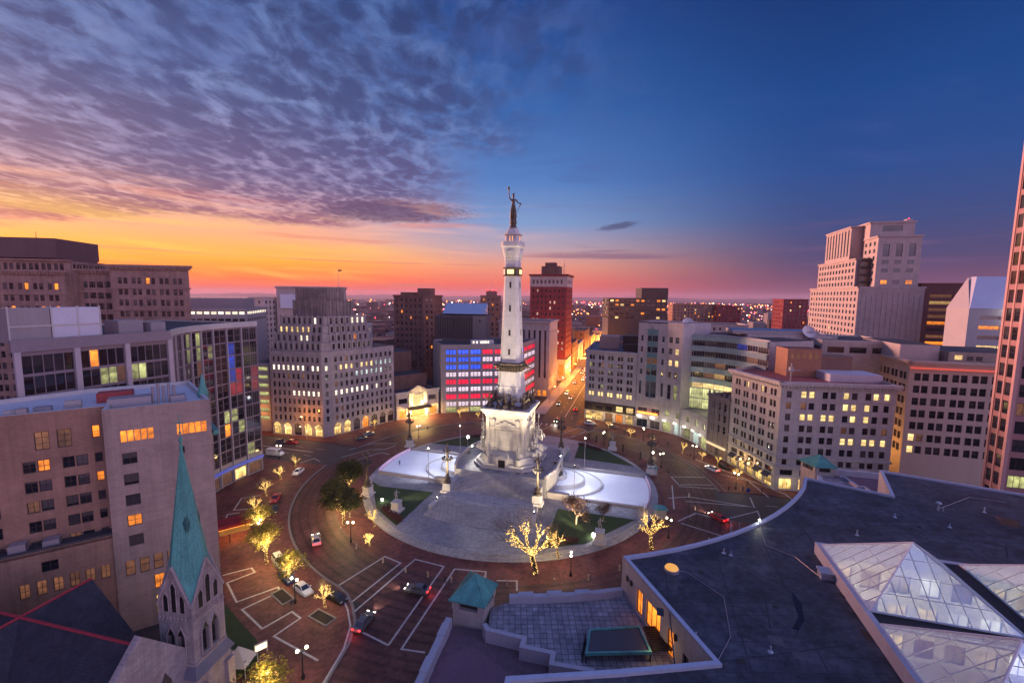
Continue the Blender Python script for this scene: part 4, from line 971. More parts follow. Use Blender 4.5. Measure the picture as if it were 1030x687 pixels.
    for k in range(2):
        w = MB(); A = C0.lerp(B0, .03+.5*k); w.obox(A+Vector((.25, .2)), (B0-C0), 8.5, -.8, 30.6, 31.3); w.build('copper_bracket', copper, bl.root)
    bl.finish()
lims_cl = brick('grey_club_stone', (.36, .265, .23, 1), (.31, .23, .20, 1), (.24, .185, .165, 1), 1.1, .45, .014, .8, .16)
club()
# entrance canopy of the club
ca = thing('entrance_canopy', 'red entrance canopy with glowing amber underside over the left sidewalk', 'canopy', (*pol(68, -117), .13))
A, B = pol(74.9, -119.5), pol(67.2, -118.6); dC = (B-A).normalized(); nC = Vector((-dC.y, dC.x))
b = MB(); b.obox(A-nC*2.0, dC, (B-A).length, 4.0, 3.5, 4.3); b.build('awning', mat('red_awning_cloth', (.34, .025, .03), .7, .3, 1), ca)
b = MB(); b.obox(A-nC*1.9, dC, (B-A).length-.2, 3.8, 3.38, 3.47); b.build('light_panel', glow('canopy_glow', rgb(255, 150, 40), 2.2), ca)
for s in (-1, 1):
    for k in (0, 1):
        p = B-dC*(.4+k*4.5)+nC*1.8*s; b = MB(); b.tube((p.x, p.y, .1), (p.x, p.y, 3.42), .1, .1, 8); b.build('post', frame_d, ca)
b = MB(); b.obox(A-nC*2.02+dC*1, dC, (B-A).length-2, .05, 2.2, 3.4); b.build('side_curtain', mat('amber_lit_screen', (.6, .32, .08), .8, .2, 1), ca)
lamp('canopy_light', 'POINT', (*((A+B)/2), 3.0), 260, (1, .55, .18), ca, .4)

# --- glass office with concave curved front (left)
def arc_pts(A, M, B, n):
    A, M, B = map(v2, (A, M, B)); c = M*2-(A+B)/2
    return [A*(1-t)**2+c*2*t*(1-t)+B*t*t for t in [i/n for i in range(n+1)]]
def glass_office():
    Z = 46.3; A, M, B = (-76.6, 97.6), (-81.6, 114), (-77.4, 132)
    pts = arc_pts(A, M, B, 8)
    bl = Bld('glass_office', 'dark glass office block with concave curtain wall, some windows red and blue', 'building', (*A, 0), frame=mat('mauve_frames', (.22, .175, .20), .45, .15, 2, .2), glass=glass_dark('office_glass', (.012, .010, .014, 1), (.05, .04, .045, 1), .05, .8, .12))
    w = MB(); pil = MB(); base = MB(); nfl = 10; z0 = 6.2; ph = (Z-1.6-z0)/nfl
    rg = random.Random(4)
    for k in range(8):
        P, Q = pts[k], pts[k+1]
        if k == 0: pass
        L = (Q-P).length; d = (Q-P).normalized(); n = Vector((d.y, -d.x)); cells = []
        for f in range(nfl):
            za = z0+f*ph+.2; zb = za+ph-.26
            for c in range(2):
                u0 = .35+c*(L-.5)/2; u1 = u0+(L-.5)/2-.09
                m = None
                if f >= 8 and 2 <= k <= 4: m = l_green if rg.random() < .3 else None
                elif f in (3, 2) and 3 <= k <= 6: m = [l_amber, l_green, None, None, None, l_dim, None][rg.randrange(7)]
                elif f in (0, 1) and k >= 5: m = l_green if rg.random() < .12 else None
                elif k == 7 and f in (5, 6, 7): m = l_red_refl if rg.random() < .7 else None
                elif k == 6 and f in (6, 7, 8): m = l_bluew if c == 0 and rg.random() < .9 else (l_red_refl if f == 6 else None)
                elif k == 6 and f == 5: m = l_red_refl
                elif rg.random() < .03: m = l_dim
                cells.append((u0, u1, za, zb, m, 'grid31'))
        bl.facade(w, P, Q, z0, Z, cells, .12)
        bl.facade(base, P, Q, 0, z0, [(.5, L-.5, .4, 3.6, l_dim if k % 3 else l_shop, 'grid31')], .4)
        pil.obox(P-d*.13+n*.02, d, .26, -.34, 0, Z-.9)
    for b_, nm, m in ((w, 'curtain_wall', MATS['mauve_frames']), (pil, 'pilasters', mat('pale_pilaster', (.40, .35, .37), .6, .15, .6)), (base, 'shopfront_wall', frame_g)): b_.build(nm, m, bl.root)
    b = MB(); b.strip([p+((pts[min(8, i+1)]-pts[max(0, i-1)]).normalized().orthogonal()*-.1) for i, p in enumerate(pts)], .5, Z-1.2, Z+.25); b.build('roof_fascia', pale_trim, bl.root)
    b = MB(); b.strip([p+Vector((.32, 0)) for p in pts], .2, 4.3, 5.1); b.build('blue_sign_band', glow('blue_band', rgb(20, 70, 200), .35), bl.root)
    # end wall facing the camera
    E0 = v2((-85.6, 74.2)); A = v2(A); L = (A-E0).length; w = MB(); cells = []; d = (A-E0).normalized(); n = Vector((d.y, -d.x))
    nb = 3; bay = (L-.9)/nb
    for k in range(nb):
        for f in range(11):
            za = 40.4-f*3.7; zb = za+3.2
            if za < 2: continue
            for c in range(5):
                u0 = .9+k*bay+.15+c*(bay-1.0)/5; u1 = u0+(bay-1.0)/5-.1
                m = None
                if f == 1 and ((k == 1 and c in (2, 3)) or (k == 2 and c in (0, 1))): m = l_green
                if f == 2 and k == 0: m = l_green
                if f == 0 and k == 1 and c == 1: m = l_amber
                if m is None and rg.random() < .05: m = l_dim
                cells.append((u0, u1, za, zb, m, 'bare'))
    bl.facade(w, E0, A, 0, Z, cells, .22); w.build('end_wall', MATS['mauve_frames'], bl.root)
    b = MB()
    for k in range(nb+1): b.obox(E0+d*(k*bay)+n*.02, d, .85, -.55, 0, Z-1.8)
    b.build('pilasters', MATS['pale_pilaster'], bl.root)
    b = MB(); b.obox(E0-d*.3+n*.02, d, L+.1, -.6, Z-1.9, Z+.2); b.build('roof_fascia', mat('grey_fascia', (.23, .19, .21), .7, .2, .5), bl.root)
    Bk = [pts[-1], v2((-112, 140)), E0+Vector((-.735, .678))*34, E0]
    w = MB()
    for P, Q in zip(Bk, Bk[1:]): bl.facade(w, P, Q, 0, Z, [], .2)
    w.build('rear_wall', lims, bl.root)
    poly = [E0]+pts+Bk[1:3]
    b = MB(); b.cap(inset(poly, .3), Z-.5); b.build('roof', roof_d, bl.root)
    bl.finish()
    # roof plant
    b = MB(); q = v2((-96, 87)); 
    pe = tag(thing('roof_plant_room', 'pale grey louvred plant room on the roof of the glass office', 'plant room', (*q, Z-.5)), None)
    dq = (A-E0).normalized(); nq = Vector((-dq.y, dq.x)); o = E0+nq*2.5-dq*.3
    b = MB(); b.obox(o+dq*1.0, dq, 5.6, 4, Z-.5, Z+5.6); b.build('louvre_wall', mat('louvred_metal', (.30, .27, .27), .6, .2, .5, streak=True), pe)
    b = MB(); b.obox(o+dq*6.9, dq, 7.2, 4, Z-.5, Z+5.6); b.build('white_panel_wall', mat('white_metal_panel', (.56, .56, .62), .5, .15, .5), pe)
    b = MB()
    for u in (1.0, 6.7, 10.5, 14.0): b.obox(o+dq*u-nq*.12, dq, .22, .1, Z-.5, Z+5.9)
    b.obox(o+dq*1.0-nq*.14, dq, 13.1, .1, Z+2.2, Z+2.45); b.build('panel_frame', pale_trim, pe)
    b = MB(); b.obox(o+dq*17.6+nq*1, dq, 4.5, 5, Z-.5, Z+2.6); b.obox(o+dq*23, dq, 3, 3, Z-.5, Z+2.0); b.build('chiller', frame_g, pe)
l_red_refl = lit('red_flag_reflection', rgb(190, 20, 55), .55, .5); l_bluew = lit('blue_pane_glow', rgb(40, 70, 200), .6, .5)  # glass office: flag colours mirrored in its panes, put in as emission
glass_office()

# --- grand hotel behind on the left, box penthouse
def left_hotel():
    bl = Bld('old_hotel', 'beige early hotel with arched top storeys and boxy overhanging penthouse, far left', 'building', (-150, 150, 0), frame=frame_d)
    d = v2((.93, -.37)).normalized(); d = (v2((-112, 151))-v2((-178, 139))).normalized(); n = Vector((d.y, -d.x))
    st = brick('beige_hotel_stone', (.35, .215, .175, 1), (.295, .18, .15, 1), (.24, .15, .13, 1), 1.2, .5, .016, .8, .25)
    # left tower front, recessed middle, right pavilion
    def front(P, Q, z1, ncol, top_rows, nm, lits, seed, zbase=0):
        L = (Q-P).length; w = MB(); cells = []; rg = random.Random(seed)
        for f in range(14):
            za = z1-6.2-f*3.9
            if za < zbase+2: break
            for (u0, u1) in cols(L, ncol, 1.25, 1.6, None, .5): cells.append((u0, u1, za, za+2.2, l_amber if (f < 5 and rg.random() < lits) else None, 'sash'))
        bl.facade(w, P, Q, zbase, z1, cells, .3); w.build(nm, st, bl.root)
        b = MB(); band(b, P, Q, z1-.3, z1+.5, 1.1); band(b, P, Q, z1-1.1, z1-.3, .6); [(lambda q_: (band(q_, P, Q, z1-zz, z1-zz+.5, .35), q_.build('belt_course', st, bl.root)))(MB()) for zz in (8.0, 15.8)]
        for k in range(int(L/1.1)): b.obox(P+d*(.3+k*1.1)+n*.95, d, .4, .9, z1-1.1, z1-.35)
        b.build('cornice', st, bl.root)
    A0 = v2((-214, 142)); A1 = A0+d*60; A2 = A1-n*6; A3 = A2+d*13; A4 = A3+n*5; A5 = A4+d*25
    front(A0, A1, 61.6, 13, 0, 'front_wall', .28, 3)
    w = MB(); bl.facade(w, A1, A2, 0, 62, [], .3); w.build('return_wall', st, bl.root)
    front(A2, A3, 62.5, 4, 0, 'court_wall', .0, 4)
    front(A4, A5, 64.0, 5, 0, 'pavilion_wall', .05, 6)
    w = MB(); sidecells = [(u0, u1, z, z+2.2, None, 'sash') for z in rows_z(58.5, 8, -3.9) for (u0, u1) in cols(40, 7, 1.3, 2)]
    A6 = A5+Vector((-.68, .73))*40; bl.facade(w, A5, A6, 0, 64, sidecells, .3); bl.facade(w, A6, A0-n*40, 0, 61, [], .3); bl.facade(w, A3, A4, 0, 63.5, [], .3); w.build('side_wall', st, bl.root)
    b = MB(); band(b, A5, A6, 63.7, 64.5, 1.1); b.build('cornice', st, bl.root)
    b = MB(); b.cap([A0, A1, A2, A3, A4, A5, A6, A0-n*40], 61.0); b.build('roof', roof_d, bl.root)
    # set-back storey and the box on top
    q = A0+d*26-n*4; w = MB()
    for (P, Q) in ((q, q+d*33), (q+d*33, q+d*33-n*26), (q-n*26, q)):
        L = (Q-P).length; bl.facade(w, P, Q, 61.0, 65.6, [(u0, u1, 62.2, 64.6, None, 'sash') for (u0, u1) in cols(L, 8, 1.2, 1.5, None, .5)], .3)
    w.build('attic_wall', st, bl.root)
    b = MB(); band(b, q, q+d*33, 65.4, 66.0, .8); b.cap([q, q+d*33, q+d*33-n*26, q-n*26], 65.7); b.build('attic_cornice', st, bl.root)
    bx = mat('dull_brown_cladding', (.13, .075, .075), .6, .25, .3, streak=True)
    o = q-d*1.5+n*1.0; w = MB(); w.prism([o, o+d*31.5, o+d*31.5-n*20, o-n*20], 66.4, 73.2, 0, 0, 0); w.prism([q+d*2-n*2, q+d*30-n*2, q+d*30-n*18, q+d*2-n*18], 65.6, 66.45, 0, 0); w.build('penthouse_box', bx, bl.root)
    w = MB(); w.tube((*(q+d*20-n*5), 73.2), (*(q+d*20-n*5), 76), .12, .05); w.build('antenna', frame_d, bl.root)
    bl.finish()
def rows_z(z, n, p): return [z+k*p for k in range(n)]
left_hotel()

# --- stepped art-deco tower
def deco():
    st = brick('deco_limestone', (.36, .305, .30, 1), (.30, .255, .25, 1), (.22, .19, .19, 1), 1.5, .65, .014, .8, .18)
    A, B, B2, Cc = v2((-93.6, 167.2)), v2((-71.8, 163.2)), v2((-69.0, 165.2)), v2((-51.1, 187.3))
    bk = [v2((-75, 207)), v2((-100, 190))]
    bl = Bld('stepped_tower', 'grey stone art deco tower with stepped ziggurat top and lit arched shops', 'building', (*B, 0), frame=frame_d)
    d1 = (B-A).normalized(); d2 = (Cc-B2).normalized(); L1 = (B-A).length; L2 = (Cc-B2).length
    R8 = [6.1+3.27*k for k in range(8)]
    rg = random.Random(9)
    def lf(face, r, c):
        if r == 3: return l_white if (face == 2 or c >= 4) and rg.random() < .9 else None
        if r == 6: return (l_white if face == 1 else (l_cool if c > 7 else l_warm)) if rg.random() < .8 else None
        if r == 5 and face == 2: return l_cool if 4 <= c <= 9 and rg.random() < .8 else None
        return l_dim if rg.random() < .05 else None
    w = MB(); z0, Z = 5.4, 33.2
    def fac(P, Q, L, nc, face):
        cells = [(u0, u1, z, z+1.95, lf(face, r, c), 'sash') for r, z in enumerate(R8) for c, (u0, u1) in enumerate(cols(L, nc, 1.05, .7))]
        bl.facade(w, P, Q, z0, Z, cells, .35)
    fac(A, B, L1, 10, 1); fac(B2, Cc, L2, 12, 2)
    bl.facade(w, B, B2, z0, Z, [(1.2, 2.2, z, z+1.95, l_white if r == 6 else None, 'sash') for r, z in enumerate(R8)], .35)
    pts = [A, B, B2, Cc]+bk
    for P, Q in zip(pts[3:]+[A], pts[4:]+[A, A]):
        if (Q-P).length > .1: bl.facade(w, P, Q, 0, Z, [], .2)
    w.build('wall', st, bl.root)
    # arched ground storey
    w = MB(); ar = MB()
    for P, Q, L, d, nc, lits in ((A, B, L1, d1, 5, (1, 1, 0, 1, 1)), (B2, Cc, L2, d2, 7, (1, 1, 0, 2, 0, 0, 0))):
        n = Vector((d.y, -d.x)); cells = []; bay = L/nc
        for k in range(nc):
            u = bay*(k+.5); hw = bay*.36; m = (None, l_shop, l_amber)[lits[k]]
            cells.append((u-hw, u+hw, .3, 3.4, m, 'grid31', 'shop_window'))
            c = P+d*u+n*.03
            ring_ = [(math.cos(R(t)), math.sin(R(t))) for t in range(0, 181, 20)]
            g_ = MB(); g_.face([(c.x+d.x*hw*x, c.y+d.y*hw*x, 3.5+1.75*y) for x, y in ring_]); o = g_.build('arch_window', m or g_dark, bl.root)
            for (x0, y0), (x1, y1) in zip(ring_, ring_[1:]):
                ar.tube((c.x+d.x*hw*1.05*x0, c.y+d.y*hw*1.05*x0, 3.5+1.85*y0), (c.x+d.x*hw*1.05*x1, c.y+d.y*hw*1.05*x1, 3.5+1.85*y1), .2, .2, 5)
            for x in (-.33, .33): ar.tube((c.x+d.x*hw*x, c.y+d.y*hw*x, 3.5), (c.x+d.x*hw*x, c.y+d.y*hw*x, 5.0), .07, .07, 4)
        bl.facade(w, P, Q, 0, z0, cells, .5)
    bl.facade(w, B, B2, 0, z0, [], .3)
    w.build('ground_storey_wall', st, bl.root); ar.build('arch_trim', st, bl.root)
    b = MB(); band(b, A, B, z0-.25, z0+.1, .2); band(b, B2, Cc, z0-.25, z0+.1, .2); b.build('belt_course', st, bl.root)
    for P, d, L in ((A, d1, L1), (B2, d2, L2)):
        for k in range(3): q = P+d*(L*(.17+.3*k))+Vector((d.y, -d.x))*2.4; lamp('arcade_light', 'POINT', (q.x, q.y, 3.0), 170, (1, .68, .34), bl.root, .3)
    # setbacks
    n1 = Vector((-d1.y, d1.x)); n2 = Vector((-d2.y, d2.x))
    Cx = B2+d2*18.5
    def tier(i, z0, z1, ins, t2, t1=0, win=True, nc1=8, nc2=7, names='setback'):
        P0 = A+d1*t1+n1*ins; P1 = B-d1*ins*.25+n1*ins; P2 = B2+d2*ins*.25+n2*ins; P3 = B2+d2*(18.5-t2)+n2*ins
        P4 = P3+n2*16; P5 = P0+n1*17
        w = MB(); L1_ = (P1-P0).length; L2_ = (P3-P2).length
        for P, Q, L, nc in ((P0, P1, L1_, nc1), (P2, P3, L2_, nc2)):
            cells = []
            if win:
                for c, (u0, u1) in enumerate(cols(L, nc, 1.0, .5)):
                    m = None
                    if i == 2: m = l_warm if (P == P0 and c < 6) else None
                    if i == 3: m = l_white if (P != P0 and c > nc-4) or (P == P0 and c == 6) else None
                    if i == 1: m = l_white if P == P0 and c in (4, 5) else (l_amber if c == 4 else None)
                    cells.append((u0, u1, z0+.55, z1-.5, m, 'sash'))
            bl.facade(w, P, Q, z0-.6, z1, cells, .35)
            d = (Q-P).normalized(); nn = Vector((d.y, -d.x))
            if win:
                for c in range(nc+1): w.obox(P+d*(.3+c*(L-.9)/nc)+nn*.3, d, .45, .5, z0-.6, z1+.5)
        for P, Q in ((P1, P2), (P3, P4), (P4, P5), (P5, P0)): bl.facade(w, P, Q, z0-.6, z1, [], .2)
        w.cap([P0, P1, P2, P3, P4, P5], z1-.05); w.build(names, st, bl.root)
    tier(0, 33.2, 36.4, .9, 0, .4, True, 9, 8); tier(1, 36.4, 39.6, 2.0, .5, 1.0); tier(2, 39.6, 42.8, 3.0, .5, 1.6); tier(3, 42.8, 46.2, 4.0, .4, 2.2)
    st = brick('weathered_deco_stone', (.25, .20, .195, 1), (.20, .165, .16, 1), (.15, .125, .125, 1), 1.5, .65, .014, .85, .3)
    tier(4, 46.2, 52.2, 6.6, 4.5, 6.0, False, names='upper_block'); tier(5, 52.2, 57.0, 7.6, 8.0, 6.6, False, names='top_block')
    # vertical fins on the top blocks
    w = MB()
    for ins, z0_, z1_, e1, e2 in ((6.6, 45.6, 52.6, 6.0, 4.5), (7.6, 52.2, 57.6, 6.6, 8.0)):
        P = A+d1*e1+n1*ins; L = (B-d1*ins*.25+n1*ins-P).length
        for k in range(11): w.obox(P+d1*(k*L/11+.2)-n1*.28, d1, .5, .5, z0_, z1_)
        P = B2+d2*ins*.25+n2*ins; L = (B2+d2*(18.5-e2)+n2*ins-P).length
        for k in range(8): w.obox(P+d2*(k*L/8+.2)-n2*.28, d2, .5, .5, z0_, z1_)
    w.build('fins', st, bl.root)
    b = MB(); b.cap(inset(pts, .3), Z+.004); b.build('roof', roof_d, bl.root)
    q = B2+d2*9+n2*9; b = MB(); b.tube((q.x, q.y, 57), (q.x, q.y, 65), .12, .06); b.build('flagpole', frame_w, bl.root)
    b = MB(); b.face([(q.x, q.y, 64.8), (q.x+.8, q.y-.2, 64.5), (q.x+1.5, q.y+.1, 64.9), (q.x+1.5, q.y+.1, 64.3), (q.x+.8, q.y-.2, 63.9), (q.x, q.y, 64.2)]); b.build('flag', mat('dark_flag', (.22, .04, .05), .8), bl.root)
    bl.finish()
deco()

# --- theatre
def theatre():
    A, B = v2((-50.3, 187.3)), v2((-34.0, 200.2)); d = (B-A).normalized(); n = Vector((d.y, -d.x)); L = (B-A).length
    st = mat('cream_terracotta', (.58, .50, .38), .7, .2, .8)
    bl = Bld('theatre', 'small cream theatre with gabled front and bronze canopy, floodlit amber', 'theatre', (*A, 0))
    w = MB(); u = L/2
    bl.facade(w, A, B, 0, 11.5, [(1.2, 5.2, 7.0, 9.3, None, 'grid31'), (L-5.2, L-1.2, 7.0, 9.3, None, 'grid31'), (1.4, 4.4, .4, 4, l_amber, 'grid21'), (L-4.4, L-1.4, .4, 4, l_amber, 'grid21'), (u-3.4, u+3.4, .3, 3.9, l_amber, 'grid41', 'door'), (u-2.6, u+2.6, 5.8, 10.2, l_warm, 'grid32')], .4)
    bk = [B-n*24, A-n*24]
    for P, Q in ((B, bk[0]), (bk[0], bk[1]), (bk[1], A)): bl.facade(w, P, Q, 0, 11.5, [], .2)
    w.build('wall', st, bl.root)
    b = MB(); band(b, A, B, 11.4, 12.2, .5); band(b, A, B, 10.5, 10.8, .2)
    for k in range(10): x0 = u-4.4+k*.88; b.obox(A+d*x0+n*.45, d, .88, .8, 12.2, 12.2+2.3*(1-abs(x0+.44-u)/4.6))
    for x0 in (u-4.6, u+3.6): b.obox(A+d*x0+n*.5, d, 1.0, .7, 0, 12.2)
    for x0 in (.1, L-1.0, 5.6, L-6.4): b.obox(A+d*x0+n*.3, d, .8, .5, 0, 11.4)
    b.build('cornice', st, bl.root)
    b = MB(); b.obox(A+d*(u-5.2)+n*3.6, d, 10.4, 3.55, 4.4, 5.2); b.build('canopy', bronze, bl.root)
    b = MB(); b.obox(A+d*(u-5)+n*3.4, d, 10, 3.2, 4.3, 4.38); b.build('canopy_light', glow('canopy_glow2', rgb(255, 180, 70), 2.5), bl.root)
    b = MB(); b.cap([A, B]+bk, 11.3); b.build('roof', roof_d, bl.root)
    bl.finish()
    for x0 in (u-3, u, u+3): q = A+d*x0+n*2.0; lamp('canopy_lamp', 'POINT', (q.x, q.y, 3.6), 4200, (1, .62, .2), bl.root, .3)
    for x0 in (u-4, u+4): q = A+d*x0+n*3.0; lamp('facade_lamp', 'SPOT', (q.x, q.y, 5.6), 4200, (1, .68, .28), bl.root, .3, 110, (*(A+d*u), 9))
    # auditorium and stage house behind
    t = Bld('stage_house', 'plain red brown brick stage house behind the theatre', 'building', (*(A-n*20), 0)); w = MB()
    P = [A-n*10+d*1.5, B-n*10-d*1, B-n*24-d*1, A-n*24+d*1.5]; w.prism(P, 0, 17.2, 0, 1); w.prism([A-n*24, B-n*24-d*2, B-n*38-d*2, A-n*38], 0, 27, 0, 1); w.build('wall', [brown_b, roof_d], t.root)
    b = MB(); b.strip([P[0], P[1], P[2], P[3]], .4, 16.9, 17.8, 0, True); b.build('parapet', brown_b, t.root)
theatre()

# --- building with the windows lit as flags
def flags():
    Z = 32.2; st = mat('grey_violet_panel', (.27, .235, .25), .7, .15, .4)
    A, C_ = v2((-32.6, 199.8)), v2((3.6, 206.6)); B = v2((12.6, 233.5)); dA = (C_-A).normalized(); dB = (B-C_).normalized()
    bl = Bld('flag_office', 'office block whose lit windows form red, white and blue flags', 'building', (*A, 0), frame=frame_d)
    w = MB(); L1, L2 = (C_-A).length, (B-C_).length
    zt = 28.8; pit = 3.5; R_ = [zt-pit*k for k in range(8)]
    def colour(r, c, nblue):
        if r < 3 and c < nblue: return l_blue
        return l_red if (r % 2 == 0) and not (r == 4 - 1) else l_flag
    def col8(r, c, nb):
        if c < nb and r < 3: return l_blue
        return (l_red, l_flag, l_red, l_flag, l_red, l_flag, l_red, l_flag)[r]
    cells = []; n1 = 6; m0 = 1.7; bay = (L1-m0-1.0)/n1
    for r, z in enumerate(R_):
        for c in range(n1):
            cells.append((m0+c*bay+.5, m0+(c+1)*bay-.5, z-1.15, z+1.2, col8(r, c, 3), 'tri'))
    for c in range(n1): u0 = m0+c*bay+.3; cells.append((u0, u0+bay-.6, .3, 2.7, l_shop if c % 2 else l_green, 'grid31', 'shop_window'))
    bl.facade(w, A, C_, 0, Z, cells, .3)
    cells = []; n2 = 4; bay2 = (L2-1.5)/n2
    for r, z in enumerate(R_):
        for c in range(n2):
            cells.append((.8+c*bay2+.3, .8+(c+1)*bay2-.3, z-1.15, z+1.2, col8(r, c, 1), 'tri'))
    for c in range(n2): u0 = .8+c*bay2+.3; cells.append((u0, u0+bay2-.6, .3, 2.7, l_shop if c % 2 else None, 'grid31', 'shop_window'))
    bl.facade(w, C_, B, 0, Z, cells, .3)
    E_ = [B+v2((-26, 8)), A+v2((-8, 24))]
    w.build('wall', st, bl.root)
    w = MB()
    for P, Q in ((B, E_[0]), (E_[0], E_[1]), (E_[1], A)): bl.facade(w, P, Q, 0, Z, [], .2)
    w.build('side_wall', lims_p, bl.root)
    bl.roof([A, C_, B]+E_, Z+.02, roof_d, .8, st)
    b = MB(); n = Vector((dA.y, -dA.x)); b.obox(A+dA*14-n*3, dA, 11, 4, Z-.8, Z+1.6); b.build('roof_house', pale_trim, bl.root)
    b = MB()
    for u in (15, 16.6, 18.6, 19.4, 20.2, 21, 22): b.obox(A+dA*u-n*2.9, dA, .5, -.06, Z+.3, Z+1.2)
    b.build('roof_house_window', glow('bright_roof_windows', rgb(255, 236, 200), 2.2), bl.root)
    b = MB()
    for u in (30.5,): b.tube((*(A+dA*u-n*4), Z-.8), (*(A+dA*u-n*4), Z+2), .1, .1)
    b.build('vent_pipe', frame_g, bl.root)
    bl.finish(100)
flags()
def visible(A, B):
    A, B = v2(A), v2(B); d = (B-A).normalized(); n = Vector((d.y, -d.x)); m = (A+B)/2
    return (-m).dot(n) > 0
def ccw(P):
    P = [v2(p) for p in P]; a = sum(P[i].x*P[(i+1) % len(P)].y-P[(i+1) % len(P)].x*P[i].y for i in range(len(P)))
    return P if a > 0 else P[::-1]
def block(name, label, poly, Z, wall, bay=3.2, pitch=3.6, ww=1.3, wh=1.9, z0=5.0, pair=0.0, p_lit=.06, lits=None, seed=1, roofm=None, corn=.5, group=None, frame=None, style='sash', shop=None, par=.9, glass=None, cat='building', rec=.3, limit=96, blank=(), top=2.2, fn=None):
    """a masonry block: real window openings on every side the place can be seen from"""
    P = ccw(poly); bl = Bld(name, label, cat, (*P[0], 0), group, frame, glass); w = MB(); rgx = random.Random(seed); cb = MB(); any_c = False
    for i in range(len(P)):
        A, B = P[i], P[(i+1) % len(P)]; L = (B-A).length; cells = []
        if visible(A, B) and L > 3 and i not in blank:
            nb = max(1, int((L-1.2)/bay)); nr = max(1, int((Z-top-z0)/pitch))
            for r in range(nr):
                z = Z-top-wh-r*pitch
                for c, (u0, u1) in enumerate(cols(L, nb, ww, .8, None, pair)):
                    m = None
                    if fn: m = fn(i, r, c)
                    elif rgx.random() < p_lit: m = rgx.choice(lits or [l_warm, l_white])
                    if m == 'skip': continue
                    cells.append((u0, u1, z, z+wh, m, style))
            if shop:
                for c, (u0, u1) in enumerate(cols(L, nb, bay*.7, .8)): cells.append((u0, u1, .4, 3.6, shop if rgx.random() < .75 else None, 'grid31', 'shop_window'))
        bl.facade(w, A, B, 0, Z, cells, rec)
        if corn and visible(A, B) and L > 1:
            cb = MB(); band(cb, A, B, Z-.7, Z-.1, corn); band(cb, A, B, Z-1.3, Z-.7, corn*.5); cb.build('cornice', wall, bl.root)
    w.build('wall', wall, bl.root)
    bl.roof(P, Z+.02, roofm or roof_d, par, wall)
    bl.P = P; bl.limit = limit
    return bl
def units(bl, Z, spots, m=None, name='roof_unit'):
    for (x, y, l, d, h) in spots:
        b = MB(); b.obox((x, y), U, l, d, Z, Z+h); b.obox((x+.2, y+.2), U, l*.5, d*.5, Z+h, Z+h+.4); b.build(name, m or frame_g, bl.root)

# --- the broadcaster's building, right of the avenue: old block, tower, glass crescent on a stone podium
lims_e = brick('lilac_limestone', (.45, .425, .44, 1), (.40, .375, .39, 1), (.32, .30, .31, 1), 1.4, .6, .014, .8, .16)
A, B = v2((33.1, 193.6)), v2((52.8, 182.4)); Bk = v2((66, 204)); Ak = v2((44.5, 233))
def f_old(i, r, c):
    if r == 5: return l_warm
    if r == 1 and c in (3, 4): return l_dim
    return l_green if random.Random(r*31+c+i*7).random() < .05 else None
eb = block('corner_office', 'lilac stone seven storey corner block with lit shops, right of the avenue', [A, B, Bk, Ak], 31.6, lims_e, 3.9, 3.25, 1.05, 1.9, 9.2, .3, fn=f_old, seed=2, roofm=mat('blue_black_roof', (.05, .07, .10), .5, .4, .2))
d = (B-A).normalized(); n = Vector((d.y, -d.x)); L = (B-A).length
b = MB(); b.obox(A+n*.08, d, L, -.06, 4.6, 8.4); b.build('dark_mezzanine_band', frame_d, eb.root)
for k in range(5):
    q = A+d*(L*(k+.5)/5)+n*.16; 
    o = link('shop_window', window_mb(3.0, 3.6, 'grid31').mesh('shop_window', [frame_d, (l_shop, l_shop, l_dim, l_amber, l_shop)[k]]), eb.root, Vector((q.x, q.y, .5))-parent_origin(eb.root), math.atan2(d.y, d.x))
    o = link('mezzanine_window', window_mb(3.0, 2.4, 'grid31').mesh('mezzanine_window', [frame_d, g_dark if k < 3 else l_warm]), eb.root, Vector((q.x, q.y, 5.3))-parent_origin(eb.root), math.atan2(d.y, d.x))
b = MB(); q = A+d*6+Vector((3, 14)); b.obox(q, U, 9, 9, 30.8, 36.6); b.build('roof_penthouse', mat('tan_penthouse', (.36, .26, .22), .8, .2, .4), eb.root)
b = MB(); q = A+d*14+Vector((5, 8)); b.obox(q, U, 6, 5, 30.8, 34.0); b.obox(q+U*-1+V*9, U, 7, 6, 30.8, 37); b.build('roof_unit', frame_d, eb.root)
for k in range(4): q = A+d*(L*(k+.6)/4.4)+n*2.6; lamp('shop_light', 'POINT', (q.x, q.y, 3.2), 260, (1, .66, .3), eb.root, .3)
eb.finish()
